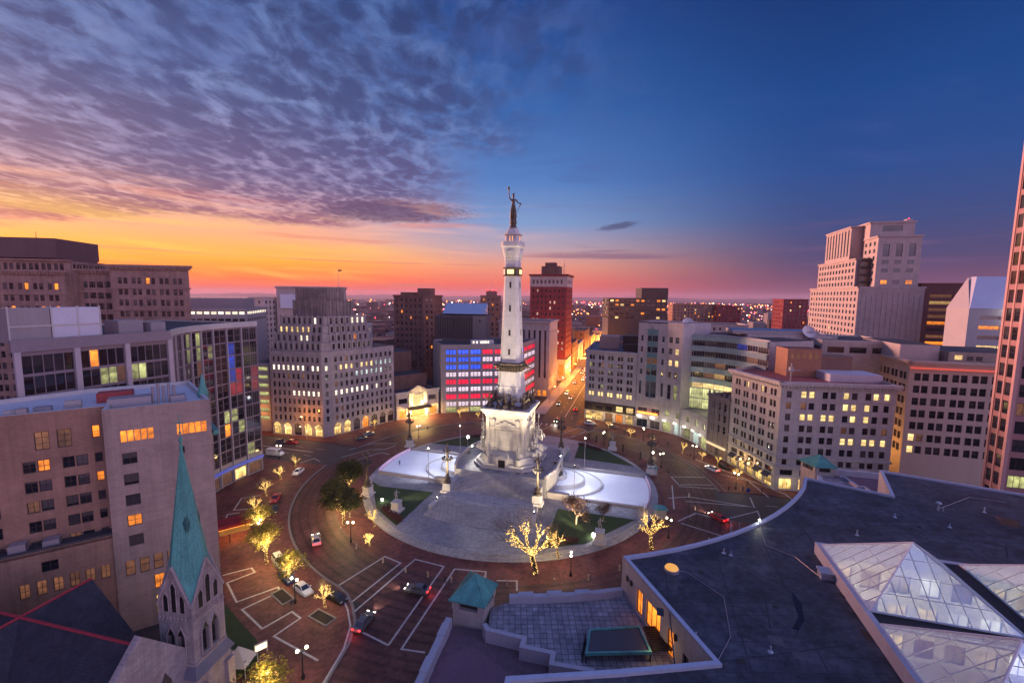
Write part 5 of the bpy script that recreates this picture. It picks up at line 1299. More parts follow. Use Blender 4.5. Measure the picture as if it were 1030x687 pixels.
def emmis():
    st = lims_e; T0, T1, T2 = v2((52.9, 182.3)), v2((62.3, 174.4)), v2((66.2, 168.6))
    bl = Bld('glass_crescent_office', 'broadcaster office with stone tower and curved bands of glass over a stone podium', 'building', (*T1, 0), frame=frame_g, glass=g_blue)
    Z = 44.5; w = MB(); c1 = []; L = (T1-T0).length
    for k, z in enumerate((40.6, 36.0, 31.3, 26.6)):
        c1 += [(1.2, 2.2, z-3.6, z-1.3, None, 'sash'), (L-2.2, L-1.2, z-3.6, z-1.3, None, 'sash'), (L/2-2.2, L/2+2.2, z-3.7, z-1.2, l_dim if k == 2 else None, 'grid31')]
    c1 += [(1.0, 2.0, 14.6, 20.2, None, 'sash'), (L-2.0, L-1.0, 14.6, 20.2, None, 'sash'), (L/2-2.2, L/2+2.2, 13.6, 20.4, None, 'grid32')]
    bl.facade(w, T0, T1, 11, Z, c1, .35)
    L2 = (T2-T1).length; c2 = []
    for k, z in enumerate((40.6, 36.0, 31.3, 26.6)):
        for u0 in (.8, 3.7): c2.append((u0, u0+1.7, z-3.6, z-1.2, (None, l_warm, l_warm, None)[k] if u0 > 2 or k == 2 else None, 'sash'))
    for u0 in (.8, 3.7): c2.append((u0, u0+1.7, 14.2, 20.2, l_green if u0 > 2 else None, 'sash'))
    bl.facade(w, T1, T2, 11, Z+.6, c2, .35)
    T3 = v2((80, 176)); T4 = v2((64, 197))
    for P, Q in ((T2, T3), (T3, T4), (T4, T0)): bl.facade(w, P, Q, 0, Z+.4, [], .2)
    w.build('tower_wall', st, bl.root)
    b = MB(); b.cap([T0, T1, T2, T3, T4], Z+.38); b.build('tower_roof', roof_l, bl.root)
    d = (T1-T0).normalized(); n = Vector((d.y, -d.x)); b = MB(); 
    for z0, z1 in ((39.5, 42), (34.9, 36.8), (30.2, 32.2), (25.5, 27.5), (20.5, 22.8)): b.obox(T0+d*(L/2-2.2)+n*.02, d, 4.4, -.06, z0, z1)
    b.obox(T0+d*(L/2-.15)+n*.35, d, .3, -.3, 13, 43.2)
    b.build('teal_panel', mat('teal_spandrel', (.12, .26, .28), .35, .15, .5), bl.root)
    # podium
    A, M, B = (52.9, 182.3), (66.3, 170.0), (69.9, 151.8); pts = arc_pts(A, M, B, 7); w = MB(); cb = MB(); cb2 = MB()
    for k in range(7):
        P, Q = pts[k], pts[k+1]; L = (Q-P).length; dd = (Q-P).normalized(); nn = Vector((dd.y, -dd.x))
        if k < 2: cells = [(.6, L-.6, .4, 3.8, None, 'grid21', 'shop_window'), (.9, L-.9, 6.0, 8.8, None, 'grid21')]
        else: cells = [(.7, L-.7, .4, 4.6, l_cool if k % 2 else l_green, 'grid22', 'shop_window'), (L/2-.9, L/2+.9, 7.0, 9.2, l_green, 'sash')]
        bl.facade(w, P, Q, 0, 11.4, cells, .4); band(cb, P, Q, 11.0, 11.6, .4); band(cb2, P, Q, 5.6, 5.9, .15)
    w.build('podium_wall', st, bl.root); cb.build('podium_cornice', st, bl.root); cb2.build('belt_course', st, bl.root)
    for k in range(2, 7):
        P, Q = pts[k], pts[k+1]; dd = (Q-P).normalized(); nn = Vector((dd.y, -dd.x)); L = (Q-P).length
        b = MB(); b.obox(P+dd*1.1+nn*.9, dd, 1.3, .25, 4.8, 5.3); b.build('shop_lamp', glow('white_shop_lamp', rgb(250, 244, 226), 3), bl.root)
    for k, (z, cl) in enumerate(((5.2, 'white'), (5.2, 'white'))):
        P, Q = pts[k], pts[k+1]; dd = (Q-P).normalized(); nn = Vector((dd.y, -dd.x))
        b = MB(); b.obox(P+dd*.9+nn*.9, dd, 1.8, .25, z-.4, z+.5); b.build('shop_lamp', glow('white_shop_lamp', rgb(250, 244, 226), 3), bl.root)
    P, Q = pts[0], pts[2]; dd = (Q-P).normalized(); nn = Vector((dd.y, -dd.x)); b = MB(); b.obox(P+dd*1+nn*.75, dd, (Q-P).length-2.5, .3, 6.4, 7.2); b.build('amber_sign_band', glow('amber_sign', rgb(255, 130, 40), 2.6), bl.root)
    for k in range(7):
        P = pts[k].lerp(pts[k+1], .5); dd = (pts[k+1]-pts[k]).normalized(); nn = Vector((dd.y, -dd.x)); q = P+nn*2.6
        lamp('shop_lamp_light', 'POINT', (q.x, q.y, 5.0), 170, (1, .86, .62), bl.root, .4)
    # crescent
    G0, G1, G2 = (67.6, 172.5), (80.5, 163), (85.5, 144.5); gp = arc_pts(G0, G1, G2, 8)
    sp = mat('teal_glass_spandrel', (.27, .38, .40), .2, .2, .5, spec=.7)
    for lev in range(7):
        zb = 11.5+lev*4.15; sw = MB(); 
        for k in range(8):
            P, Q = gp[k], gp[k+1]; L = (Q-P).length
            tall = lev < 2
            ang = math.atan2((Q-P).y, (Q-P).x); hw = 4.0 if tall else 2.1
            q = (P+Q)/2
            m = None
            if lev < 2: m = l_green2
            elif lev == 2: m = l_warm if k > 0 else l_green
            elif lev == 3: m = (None, None, l_dim, l_amber2, None, l_redw2, l_redw2, None)[k]
            elif lev == 4: m = l_dim if k in (3, 5) else None
            elif lev == 5: m = l_dim if k == 6 else None
            elif k == 5: m = l_bluew
            bl.wins.append(((q.x, q.y, zb), ang, round(L, 3), hw, m or g_dark, 'grid41', 'window'))
            dd = (Q-P).normalized(); nn = Vector((dd.y, -dd.x))
            if not tall: sw.obox(P+nn*.3-dd*.02, dd, L+.04, -.0-.45+.0, zb+2.1, zb+4.15)
            else: sw.obox(P+nn*.12-dd*.02, dd, L+.04, .25, zb+3.98, zb+4.15)
            for j in range(5): sw.obox(P+dd*(L*j/5)+nn*.42, dd, .08, .1, zb+(2.1 if not tall else 0), zb+4.15)
        sw.build('glass_spandrel', sp, bl.root)
    top = [gp[0]]+gp[1:]+[v2((104, 150)), v2((92, 188))]
    b = MB(); b.cap(top, 40.6); b.build('glass_roof', roof_d, bl.root)
    b = MB(); b.strip([p+Vector((.2, .1)) for p in gp], .7, 40.5, 41.1); b.build('eave', frame_w, bl.root)
    w = MB(); bl.facade(w, gp[-1], v2((104, 150)), 0, 40.6, [], .2); bl.facade(w, v2((104, 150)), v2((92, 188)), 0, 40.6, [], .2); w.build('rear_wall', lims_e, bl.root)
    q = v2((74, 181)); b = MB(); b.cap([pts[k] for k in range(8)]+[gp[-1]]+gp[::-1][1:], 11.3); b.build('podium_roof', roof_l, bl.root)
    lamp('atrium_light', 'POINT', (75, 160, 17), 900, (.95, .85, .45), bl.root, .6)
    bl.finish(100)
    # dishes and long blue roof behind
    dm = mat('white_dish', (.62, .60, .60), .5, .15, 1)
    for (x, y, z, r, lb) in ((71.5, 178, 44.9, 2.3, 'white satellite dish on the roof beside the stone tower'), (76, 181, 43.5, 2.0, 'second white satellite dish, half behind the first one'), (108.5, 160, 43.2, 2.4, 'white satellite dish at the end of the long blue roof')):
        t = thing('satellite_dish', lb, 'satellite dish', (x, y, z-4.3), 'roof satellite dishes')
        b = MB(); b.tube((0, 0, 0), (0, .3, 3.4), .22, .18, 8); link('mast', b.mesh('mast', [frame_g]), t)
        b = MB(); prof = [(r*k/6, .30*r*(k/6)**2) for k in range(7)]; b.lathe(prof, (0, 0), 18); me = b.mesh('dish', [dm], smooth=True); o = link('dish', me, t, (0, 0, 3.9)); o.rotation_euler = (R(62), 0, R(-25)+x*.004)
        b = MB(); b.tube((0, -.3, 3.6), (-.5, -1.9, 4.6), .05, .05, 5); b.ball((-.5, -1.9, 4.6), .16, 0, 6, 4); link('feed', b.mesh('feed', [frame_g]), t)
l_green2 = lit('lit_atrium', rgb(226, 222, 150), 1.15, .55, scale=.8); l_amber2 = lit('lit_amber_soft', rgb(230, 180, 110), .6); l_redw2 = lit('lit_red_office', rgb(226, 60, 70), .55, .3)
emmis()
bl = block('blue_roofed_hall', 'long low hall with a blue metal roof behind the curved glass office', [v2((88, 163)), v2((118, 158)), v2((124, 178)), v2((93, 184))], 41.6, lims_w, 4, 3.5, 2.2, 1.5, 30, p_lit=.1, roofm=mat('blue_metal_roof', (.05, .16, .28), .4, .2, .5), par=.2, corn=0); bl.finish()
b = MB(); P = [v2((84, 166)), v2((112, 159)), v2((116, 172)), v2((88, 180))]
b.prism(P, 41.6, 43.0, 0, 1); b.build('raised_roof', [frame_w, MATS['blue_metal_roof']], bl.root)
bl = block('pale_mall_block', 'pale flat roofed block right of the blue roof, with dark window strip', [v2((107, 150)), v2((128, 145)), v2((136, 170)), v2((113, 176))], 41.0, lims_w, 6, 5, 5, 2.0, 33, p_lit=0, par=.5, corn=.2); bl.finish()

# --- narrow four storey building
A, B = v2((69.9, 151.6)), v2((72.5, 142.2)); bl = block('narrow_gothic_house', 'narrow dark stone four storey building squeezed between two larger blocks', [A, B, v2((84, 145)), v2((82, 155))], 21.6, mat('grey_brown_stone', (.26, .225, .225), .85, .3, .6, bump=.2), 2.3, 3.9, 1.5, 2.6, 5.5, p_lit=.03, shop=l_dim, corn=.6, frame=frame_w)
d = (B-A).normalized(); n = Vector((d.y, -d.x)); b = MB()
for k in range(5): b.lathe([(.28, 5), (.28, 21.5), (.4, 21.7), (.35, 22.4), (0, 23.4)], A+d*(.15+k*2.36)+n*.15, 6)
b.build('buttresses', bl.root.children[0].data.materials[0], bl.root); bl.finish()
b = MB(); b.obox(A+d*.5+n*.3, d, 8.8, -.5, 3.9, 4.6); b.build('shop_sign', glow('dim_sign', rgb(230, 200, 150), .8), bl.root)

# --- big white corner building
def white():
    A, Cn, B = v2((72.6, 142.0)), v2((76.0, 121.2)), v2((105.2, 117.4)); Z = 31.7
    bl = Bld('white_corner_building', 'white terracotta eight storey corner building with many lit windows, right side', 'building', (*Cn, 0), frame=frame_d)
    st = lims_w; w = MB(); cb = MB()
    L1, L2 = (Cn-A).length, (B-Cn).length; d1 = (Cn-A).normalized(); d2 = (B-Cn).normalized(); n1 = Vector((d1.y, -d1.x)); n2 = Vector((d2.y, -d2.x))
    R8 = [27.3-3.25*k for k in range(7)]; rg = random.Random(3)
    LIT2 = {(0, 1), (0, 2), (0, 5), (0, 8), (0, 9), (1, 6), (1, 7), (1, 5), (2, 1), (2, 2), (2, 3), (2, 4), (2, 6), (2, 7), (4, 5), (4, 6), (4, 7), (4, 8), (4, 9), (6, 3)}
    cells = []
    c5 = [(1.5, 2.85)]; bay = (L2-4.4-3.2)/4
    for k in range(4): c = 4.4+bay*(k+.5); c5 += [(c-1.75, c-.3), (c+.3, c+1.75)]
    c5.append((L2-2.9, L2-1.5))
    for r, z in enumerate(R8):
        for c, (u0, u1) in enumerate(c5): cells.append((u0, u1, z, z+1.9, l_warm if (r, c) in LIT2 else (l_dim if rg.random() < .08 else None), 'sash'))
    gb = [(1.2, 4.6), (6.4, 10.6), (12.4, 16.6), (18.4, 22.6), (24.2, 27.6)]
    for k, (u0, u1) in enumerate(gb): cells.append((u0, u1, .5, 3.6, l_shop, 'grid31', 'shop_window')); cells.append((u0, u1, 4.7, 6.3, None, 'grid31'))
    bl.facade(w, Cn, B, 0, Z, cells, .35)
    cells = []; c1 = cols(L1, 5, 1.0, 1.2, .9, .35)
    for r, z in enumerate(R8):
        for c, (u0, u1) in enumerate(c1):
            m = l_warm if (r == 2 and c < 5 and rg.random() < .6) or (r == 0 and c in (3, 6)) else None
            cells.append((u0, u1, z, z+1.9, m, 'sash'))
    for c, (u0, u1) in enumerate(cols(L1, 5, 2.9, 1.2, .9)): cells.append((u0, u1, .5, 3.7, l_shop, 'grid31', 'shop_window')); cells.append((u0, u1, 4.8, 6.3, None, 'grid31'))
    bl.facade(w, A, Cn, 0, Z, cells, .35)
    bk = [v2((112, 142)), v2((84, 150))]
    for P, Q in ((B, bk[0]), (bk[0], bk[1]), (bk[1], A)): bl.facade(w, P, Q, 0, Z, [], .2)
    w.build('wall', st, bl.root)
    for P, Q in ((A, Cn), (Cn, B)):
        cb = MB(); band(cb, P, Q, 30.9, 31.8, 1.0); band(cb, P, Q, 30.2, 30.9, .55)
        for z0, z1, o_ in ((26.6, 26.95, .25), (9.6, 10.1, .35), (6.9, 7.3, .3), (4.0, 4.4, .2)): q_ = MB(); band(q_, P, Q, z0, z1, o_); q_.build('belt_course', st, bl.root)
        d = (Q-P).normalized(); n = Vector((d.y, -d.x))
        for k in range(int((Q-P).length/.9)): cb.obox(P+d*(.2+k*.9)+n*.85, d, .35, .8, 30.25, 30.85)
        cb.build('cornice', st, bl.root)
    bl.roof([A, Cn, B]+bk, Z+.1, mat('red_roof_deck', (.30, .09, .085), .7, .3, .3), .8, st)
    for k, (u0, u1) in enumerate(cols(L1, 5, 2.9, 1.2, .9)):
        q = A+d1*u0; b = MB(); P0, P1 = q, A+d1*u1
        b.face([(*P0, 4.6), (*P1, 4.6), (*(P1+n1*1.2), 3.6), (*(P0+n1*1.2), 3.6)]); b.face([(*(P0+n1*1.2), 3.6), (*(P1+n1*1.2), 3.6), (*(P1+n1*1.2), 3.3), (*(P0+n1*1.2), 3.3)]); b.build('awning', mat('dark_awning', (.05, .05, .07), .8), bl.root)
    for u in (7.6, 11.3):
        q = A+d1*u+n1*.9; b = MB(); b.ball((q.x, q.y, 4.3), .3, 0, 8, 5); b.build('wall_lantern', glow('lantern_orange', rgb(255, 170, 70), 14), bl.root); lamp('lantern_light', 'POINT', (q.x+n1.x*.6, q.y+n1.y*.6, 4.2), 230, (1, .62, .25), bl.root, .3)
    for k in range(4): q = Cn+d2*(3+5.6*k)+n2*1.6; lamp('shop_light', 'POINT', (q.x, q.y, 3.2), 60, (1, .8, .5), bl.root, .3)
    # white roof sheds, cross-arm mast
    b = MB(); b.obox(v2((93, 126)), d2, 14, 9, 31, 33.2); b.build('white_roof_shed', mat('white_roof_metal', (.60, .62, .68), .5, .2, .4), bl.root)
    b = MB(); q = v2((80.5, 124.5)); b.tube((q.x, q.y, 31), (q.x, q.y, 36.6), .16, .14, 8); b.tube((q.x-1.6, q.y, 34.4), (q.x+2.6, q.y-.4, 34.6), .16, .12, 6); b.obox((q.x-.5, q.y-.4), (1, 0), 1, .8, 34.2, 35.4); b.build('mast', frame_w, bl.root)
    b = MB(); o = v2((85.5, 134.5)); b.prism([o, o+d2*9.8, o+d2*9.8+Vector((.6, 7)), o+Vector((.6, 7))], 31, 39.6, 0, 1)
    b.build('lift_penthouse', [mat('salmon_stucco', (.42, .22, .13), .8, .2, .4), mat('rust_roof', (.14, .06, .05), .8, .3, .5)], bl.root)
    b = MB(); nn = n2
    for k in range(5): b.obox(o+d2*(1.0+k*1.7)+nn*.03, d2, .9, .2, 36.6, 38.2)
    b.build('penthouse_window', l_dim, bl.root)
    b = MB(); b.obox(o+d2*10.2+Vector((0, 1)), d2, 9, 6, 31, 37.4); b.build('brown_penthouse', mat('brown_stucco', (.24, .15, .11), .8, .2, .4), bl.root)
    bl.finish(100)
white()
# --- tan building
A = v2((119.6, 130)); B = A+U*34; Lw = A+V*30
def f_tan(i, r, c):
    return l_warm if (r >= 5 and c == 0 and r < 8) else (l_dim if (r == 5 and c == 1) else None)
bl = block('tan_office_block', 'tan brick office block with paired dark windows and orange lit cornice', [Lw, A, B, B+V*30], 37.0, mat('plain_tan', (.52, .405, .32), .8, .2, .4, streak=True), 4.5, 3.72, 1.6, 2.25, 4.0, .4, fn=f_tan, glass=glass_dark('tan_block_glass', (.008, .008, .010, 1), (.03, .025, .025, 1), .08, .6, .15), corn=.9, top=3.8, roofm=roof_d)
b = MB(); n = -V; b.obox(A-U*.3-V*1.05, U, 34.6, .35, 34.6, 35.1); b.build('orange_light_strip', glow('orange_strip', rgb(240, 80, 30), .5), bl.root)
bl.finish()
b = MB(); P0 = A+V*6; b.prism([P0-U*.02, P0+U*10, P0+U*10+V*24, P0-U*.02+V*24], 36.0, 41.2, 0, 1); b.build('upper_block', [mat('pale_plaster', (.50, .43, .40), .8, .12, .3), roof_d], bl.root)
b = MB(); P0 = A+V*3.5+U*11; b.prism([P0, P0+U*22, P0+U*22+V*20, P0+V*20], 36.0, 39.7, 0, 1); b.build('upper_block', [tan_b, roof_d], bl.root)
b = MB(); b.obox(A+V*3.42+U*12.5, U, 1.8, .2, 37.4, 38.7); b.build('lit_roof_window', l_warm, bl.root)
b = MB()
for k in (0, 2.4, 9, 13): b.obox(A+V*3.44+U*(15.5+k*.9), U, 1.5, .2, 37.2, 38.5)
b.build('roof_window', g_dark, bl.root)
# alley lit orange between the two
q = A-U*6-V*1; lamp('alley_light', 'POINT', (q.x, q.y+6, 9), 1600, (1, .45, .1), bl.root, .5)
lamp('alley_light', 'POINT', (q.x+2, q.y+14, 16), 900, (1, .45, .1), bl.root, .5)

# --- tall pink stone hotel
def tall_hotel():
    P = v2((184.4, 235)); st = lims_p
    bl = Bld('tall_hotel', 'tall stepped pale stone hotel tower with red beacon, right skyline', 'building', (*P, 0), frame=frame_d, glass=glass_dark('hotel_blue_glass', (.02, .06, .10, 1), (.06, .14, .20, 1), .06, .8, .2))
    rg = random.Random(8)
    def box_(P, lu, lv, z0, z1, left=None, front=None, nm='wall', rec=.4):
        """lu along U to the right, lv along V back; front faces -V, left faces -U"""
        w = MB(); A, B, C_, D = P+V*lv, P, P+U*lu, P+U*lu+V*lv
        for (Q, T, sp) in ((A, B, left), (B, C_, front), (C_, D, None), (D, A, None)):
            L = (T-Q).length; cells = []
            if sp:
                nb, pitch, ww, wh, topo, nr, pl = sp
                for r in range(nr):
                    for c, (u0, u1) in enumerate(cols(L, nb, ww, 1.0)): cells.append((u0, u1, z1-topo-r*pitch-wh, z1-topo-r*pitch, rg.choice([l_warm, l_amber]) if rg.random() < pl else None, 'sash'))
            bl.facade(w, Q, T, z0, z1, cells, rec)
        w.build(nm, st, bl.root); b = MB(); b.cap([A, B, C_, D], z1-.02); b.build('roof', roof_l, bl.root)
        b = MB(); band(b, A, B, z1-.6, z1+.3, .5); band(b, B, C_, z1-.6, z1+.3, .5); b.build('cornice', st, bl.root)
    box_(P, 29, 68, 0, 61.5, (15, 3.45, 2.0, 1.9, 2.2, 17, .03), None, 'base_wall')
    box_(P+V*8+U*1, 27, 52, 61.5, 77.0, (12, 3.6, 2.2, 2.0, 1.6, 4, .02), None, 'middle_wall')
    box_(P+V*18+U*1.4, 25, 34, 77.0, 95.5, (8, 15.5, 1.7, 14.6, 1.6, 1, 0), None, 'upper_wall')
    box_(P+U*7.2+V*.8, 19, 30, 61.5, 88.0, (6, 3.8, 2.0, 2.0, 2.5, 6, .02), (3, 99, 2.9, 6.4, 4.2, 1, 0), 'front_block_wall')
    box_(P+U*7+V*10, 20, 26, 88.0, 96.5, None, (1, 9, 9, 3.0, 2.0, 1, 0), 'crown_wall')
    w = MB()
    for r, z in enumerate((73.5, 69.2, 63.0)):
        for k in range(3):
            o = P+U*(9.6+5.5*k)+V*.72; w2 = window_mb(3.0, 2.2, 'grid21'); lk_ = l_amber if (r == 2 and k in (0, 2)) else MATS['hotel_blue_glass']
            link('window', w2.mesh('window', [frame_w, lk_]), bl.root, Vector((o.x+U.x*1.5, o.y+U.y*1.5, z))-parent_origin(bl.root), math.atan2(U.y, U.x))
    # vertical ribs on the blank base front, balconies in the slot, chimney and beacon
    w = MB()
    for k in range(12): w.obox(P+U*(1.5+k*2.35)-V*.14, U, .5, .3, 2, 58.5 if 2 < k < 10 else 57)
    w.obox(P-U*.05-V*.2, U, 29.1, .3, 59.2, 61.2); w.build('ribs', st, bl.root)
    w = MB()
    for k in range(4): w.obox(P+U*3.2+V*5.5, U, 4.2, 2.6, 63.5+k*3.9, 63.9+k*3.9); w.obox(P+U*3.0+V*5.4, U, 4.2, .12, 63.9+k*3.9, 64.9+k*3.9)
    w.build('balconies', frame_d, bl.root)
    w = MB(); w.obox(P+U*2.4+V*6.4, U, 5, .2, 61.6, 77); w.build('balcony_wall', g_dark, bl.root)
    w = MB(); w.obox(P+U*24+V*12, U, 2.6, 3, 96, 98); w.build('chimney', st, bl.root)
    w = MB(); q = P+U*25+V*12.5; w.ball((q.x, q.y, 98.3), .3, 0, 8, 5); w.build('beacon', glow('red_beacon', rgb(255, 40, 60), 4), bl.root)
    bl.finish(100)
tall_hotel()
# --- right edge tower
def right_tower():
    P = v2((107.2, 92.0)); st = mat('pink_granite', (.34, .175, .17), .42, .15, .8, spec=.5)
    bl = Bld('granite_tower', 'tall tower of pink granite bands and dark ribbon windows cropped by the right edge', 'building', (*P, 0), frame=frame_d, glass=glass_dark('tower_glass', (.008, .01, .014, 1), (.03, .03, .04, 1), .05, .8, .15))
    w = MB(); d = U; rg = random.Random(12); Z = 112; L = 15
    cells = []; cl = []
    for r in range(27):
        z = 2.6+r*4.0
        for k in range(4):
            u0 = 1.0+k*3.4; m = None
            if r == 3 and k < 6: m = l_green
            elif r == 5 and k == 2: m = l_amber
            elif r == 4 and k in (1, 2): m = l_warm if k == 1 else l_amber
            elif r == 11 and k == 1: m = l_green
            elif rg.random() < .06: m = rg.choice([l_dim, l_warm, l_amber])
            cells.append((u0, u0+3.28, z, z+2.75, m, 'grid31'))
        for k in range(2): cl.append((.75+k*2.15, 2.8+k*2.15, z, z+2.85, None, 'sash'))
    A = P+V*5.2
    bl.facade(w, P, P+U*L, 0, Z, cells, .15); bl.facade(w, A, P, 0, Z, cl, .15)
    Q = A-U*6+V*6
    K = A+Vector((.82, .57))*16; bl.facade(w, P+U*L, P+U*L+V*16, 0, Z, [], .2); bl.facade(w, P+U*L+V*16, K, 0, Z, [], .2); bl.facade(w, K, A, 0, Z, [], .2)
    w.build('wall', st, bl.root); b = MB(); b.cap([P, P+U*L, P+U*L+V*16, K, A], Z-.1); b.build('roof', roof_d, bl.root)
    b = MB(); b.obox(P-U*.14-V*.14, U, .7, .7, 0, Z); b.obox(A-U*.14-V*.5, U, .6, .6, 0, Z); b.obox(A-U*.1-V*2.75, U, .4, .4, 0, Z); b.build('corner_pier', mat('light_pink_granite', (.50, .30, .28), .4, .12, .8), bl.root)
    bl.finish(100)
right_tower()
# --- brown car park and the slope-roofed block right of the hotel
bl = block('brown_parking_tower', 'dark red brown block with open amber lit decks, between hotel and sloped roof', [v2((219, 236)), v2((252, 227)), v2((262, 262)), v2((229, 272))], 64, mat('dark_red_concrete', (.15, .055, .05), .8, .2, .3), 12, 3.6, 10.2, 1.7, 6, p_lit=.8, lits=[l_dim, l_amber, l_dim, l_amber2], corn=.3, style='bare', top=6, rec=1.2); bl.finish()
def sloped():
    P = v2((204, 196)); st = mat('white_concrete_panels', (.40, .385, .41), .7, .12, .3)
    bl = Bld('sloped_roof_office', 'white concrete office block with slanted metal roof and lit strip windows, right', 'building', (*P, 0), frame=frame_g, glass=g_blue)
    W_, D_, H1, H2 = 52, 15, 51.5, 66; A, B = P, P+U*W_
    w = MB(); cells = []
    for r in range(9):
        z = 46.6-r*4.4
        for k in range(6): cells.append((4+k*7.5, 4+k*7.5+7.4, z, z+1.7, l_amber if (r == 1 and k == 0) else (l_warm if r == 3 else (l_amber2 if r % 3 == 1 and k % 2 else None)), 'grid41'))
    bl.facade(w, A, B, 0, H1, cells, .3); bl.facade(w, A+V*D_, A, 0, H1, [], .2); bl.facade(w, B, B+V*D_, 0, H1, [], .2)
    w.face([(*A, H1), (*(A+U*7+V*D_), H2), (*(A+V*D_), H1)]); bl.facade(w, B+V*D_, A+V*D_, 0, H1, [], .2); w.build('wall', st, bl.root)
    b = MB(); b.face([(*(A-V*.3), H1), (*(B-V*.3), H1), (*(B+V*D_*.75), H2), (*(A+U*8+V*D_*.75), H2)]); b.face([(*(A-V*.3), H1), (*(A+U*8+V*D_*.75), H2), (*(A+U*8+V*D_), H2), (*(A+V*D_), H1)]); b.face([(*(A+U*8+V*D_*.75), H2), (*(B+V*D_*.75), H2), (*(B+V*D_), H2), (*(A+U*8+V*D_), H2)]); b.build('slanted_roof', mat('pale_blue_metal_roof', (.50, .54, .66), .4, .12, .2), bl.root)
    b = MB(); t0, t1 = .35, .98; f = lambda u, t: (*(A+U*u+V*(D_*.75*t-.3)-V*.25), H1+(H2-H1)*t+.25); b.face([f(24, t0), f(40, t0), f(40, t1), f(24, t1)]); b.build('roof_glazing', mat('teal_roof_glass', (.03, .16, .18), .15, .1, 1, spec=.8), bl.root)
    q = A+U*17-V*.7; b = MB(); b.ball((q.x, q.y, 50.4), .8, 0, 10, 6); b.build('floodlight', glow('white_floodlight', rgb(255, 250, 235), 30), bl.root); lamp('wall_flood', 'POINT', (q.x-V.x*1.5, q.y-V.y*1.5, 50.4), 1500, WHITE, bl.root, .6)
    bl.finish()
sloped()

# --- the avenue beyond: red tower, pilastered bank, brick blocks
bank = block('pilastered_bank', 'pale stone bank with tall pilasters on the avenue next to the flag windows', [av(-15, 108), av(-15, 132), av(-44, 134), av(-44, 110)], 41.5, lims_p, 3.0, 30, 1.2, 26, 8, p_lit=0, corn=.9, top=5, rec=.6, style='grid18', shop=l_amber)
bank.finish()
def f_red(i, r, c): return l_red_t if random.Random(i*91+r*13+c).random() < .16 else None
l_red_t = lit('lit_rose', rgb(255, 190, 170), .75)
rt_ = block('red_tower', 'red brick office tower with pale crown and roof mast beside the avenue', [av(-14, 157), av(-14, 182), av(-38, 182), av(-38, 157)], 69.0, red_b, 2.55, 3.75, 1.15, 1.9, 16, p_lit=.1, fn=f_red, corn=1.0, top=9.6, limit=100)
b = MB()
for A, B in ((av(-38, 157), av(-14, 157)), (av(-14, 157), av(-14, 182))):
    band(b, A, B, 61, 68.2, .12, 0, .1); band(b, A, B, 0, 13.5, .3, 0, .2); band(b, A, B, 13.5, 14.2, .7)
b.build('pale_crown', lims_p, rt_.root)
b = MB()
for A, B in ((av(-38, 157), av(-14, 157)), (av(-14, 157), av(-14, 182))):
    d = (B-A).normalized(); n = Vector((d.y, -d.x)); L = (B-A).length
    for k in range(8): b.obox(A+d*(1.6+k*(L-3)/8)+n*.16, d, 1.3, .1, 63, 65.4)
b.build('crown_windows', g_dark, rt_.root)
b = MB(); b.obox(av(-32, 163), U, 12, 10, 68.4, 74.5); b.obox(av(-30, 165), U, 7, 6, 74.5, 77); b.build('roof_house', brown_b, rt_.root)
b = MB(); q = av(-17.5, 166); b.tube((q.x, q.y, 68), (q.x, q.y, 84), .25, .08, 6); b.build('mast', frame_g, rt_.root)
for k in range(3): q = av(-12.6, 158+k*9); lamp('street_wash', 'POINT', (q.x, q.y, 9), 3800, (1, .30, .05), rt_.root, .5)
q = av(-26, 155); lamp('street_wash', 'POINT', (q.x, q.y, 7), 900, (1, .5, .15), rt_.root, .5)
b = MB()
for k in range(4): q = av(-36+k*6, 156.4); b.obox(q, U, 3.2, .5, 3.5, 11)
b.build('lit_banking_window', l_amber, rt_.root)
rt_.finish(100)
random.seed(21)
AV = [(-14, 190, 26, 24, 22, brown_b, 'brown brick block beyond the red tower'), (-14, 222, 30, 26, 18, lims_p, 'pale low block on the avenue beyond the red tower'), (-14, 262, 40, 30, 25, brown_b, 'farther brown block on the left of the avenue'), (-14, 320, 40, 30, 16, tan_b, 'far tan block on the left of the avenue'),
      (14, 118, 26, 40, 21, tan_b, 'tan low block right of the avenue behind the lilac corner block'), (14, 152, 26, 50, 24, brown_b, 'brown block right of the avenue, second behind the corner block'), (14, 188, 34, 44, 17, lims_p, 'pale block right of the avenue with lit billboard'), (14, 232, 34, 50, 22, red_b, 'red brick block right of the avenue'), (14, 290, 60, 50, 15, tan_b, 'long tan block far right of the avenue')]
for k, (a, q, lv, lu, z, m, lb) in enumerate(AV):
    s = -1 if a < 0 else 1
    bl = block('avenue_building', lb, [av(a, q), av(a, q+lv), av(a+s*lu, q+lv), av(a+s*lu, q)], z, m, 4.2, 3.8, 1.6, 2.0, 5, p_lit=.2, lits=[l_amber, l_warm, l_dim], seed=k+40, shop=l_amber, limit=60); bl.finish(60)
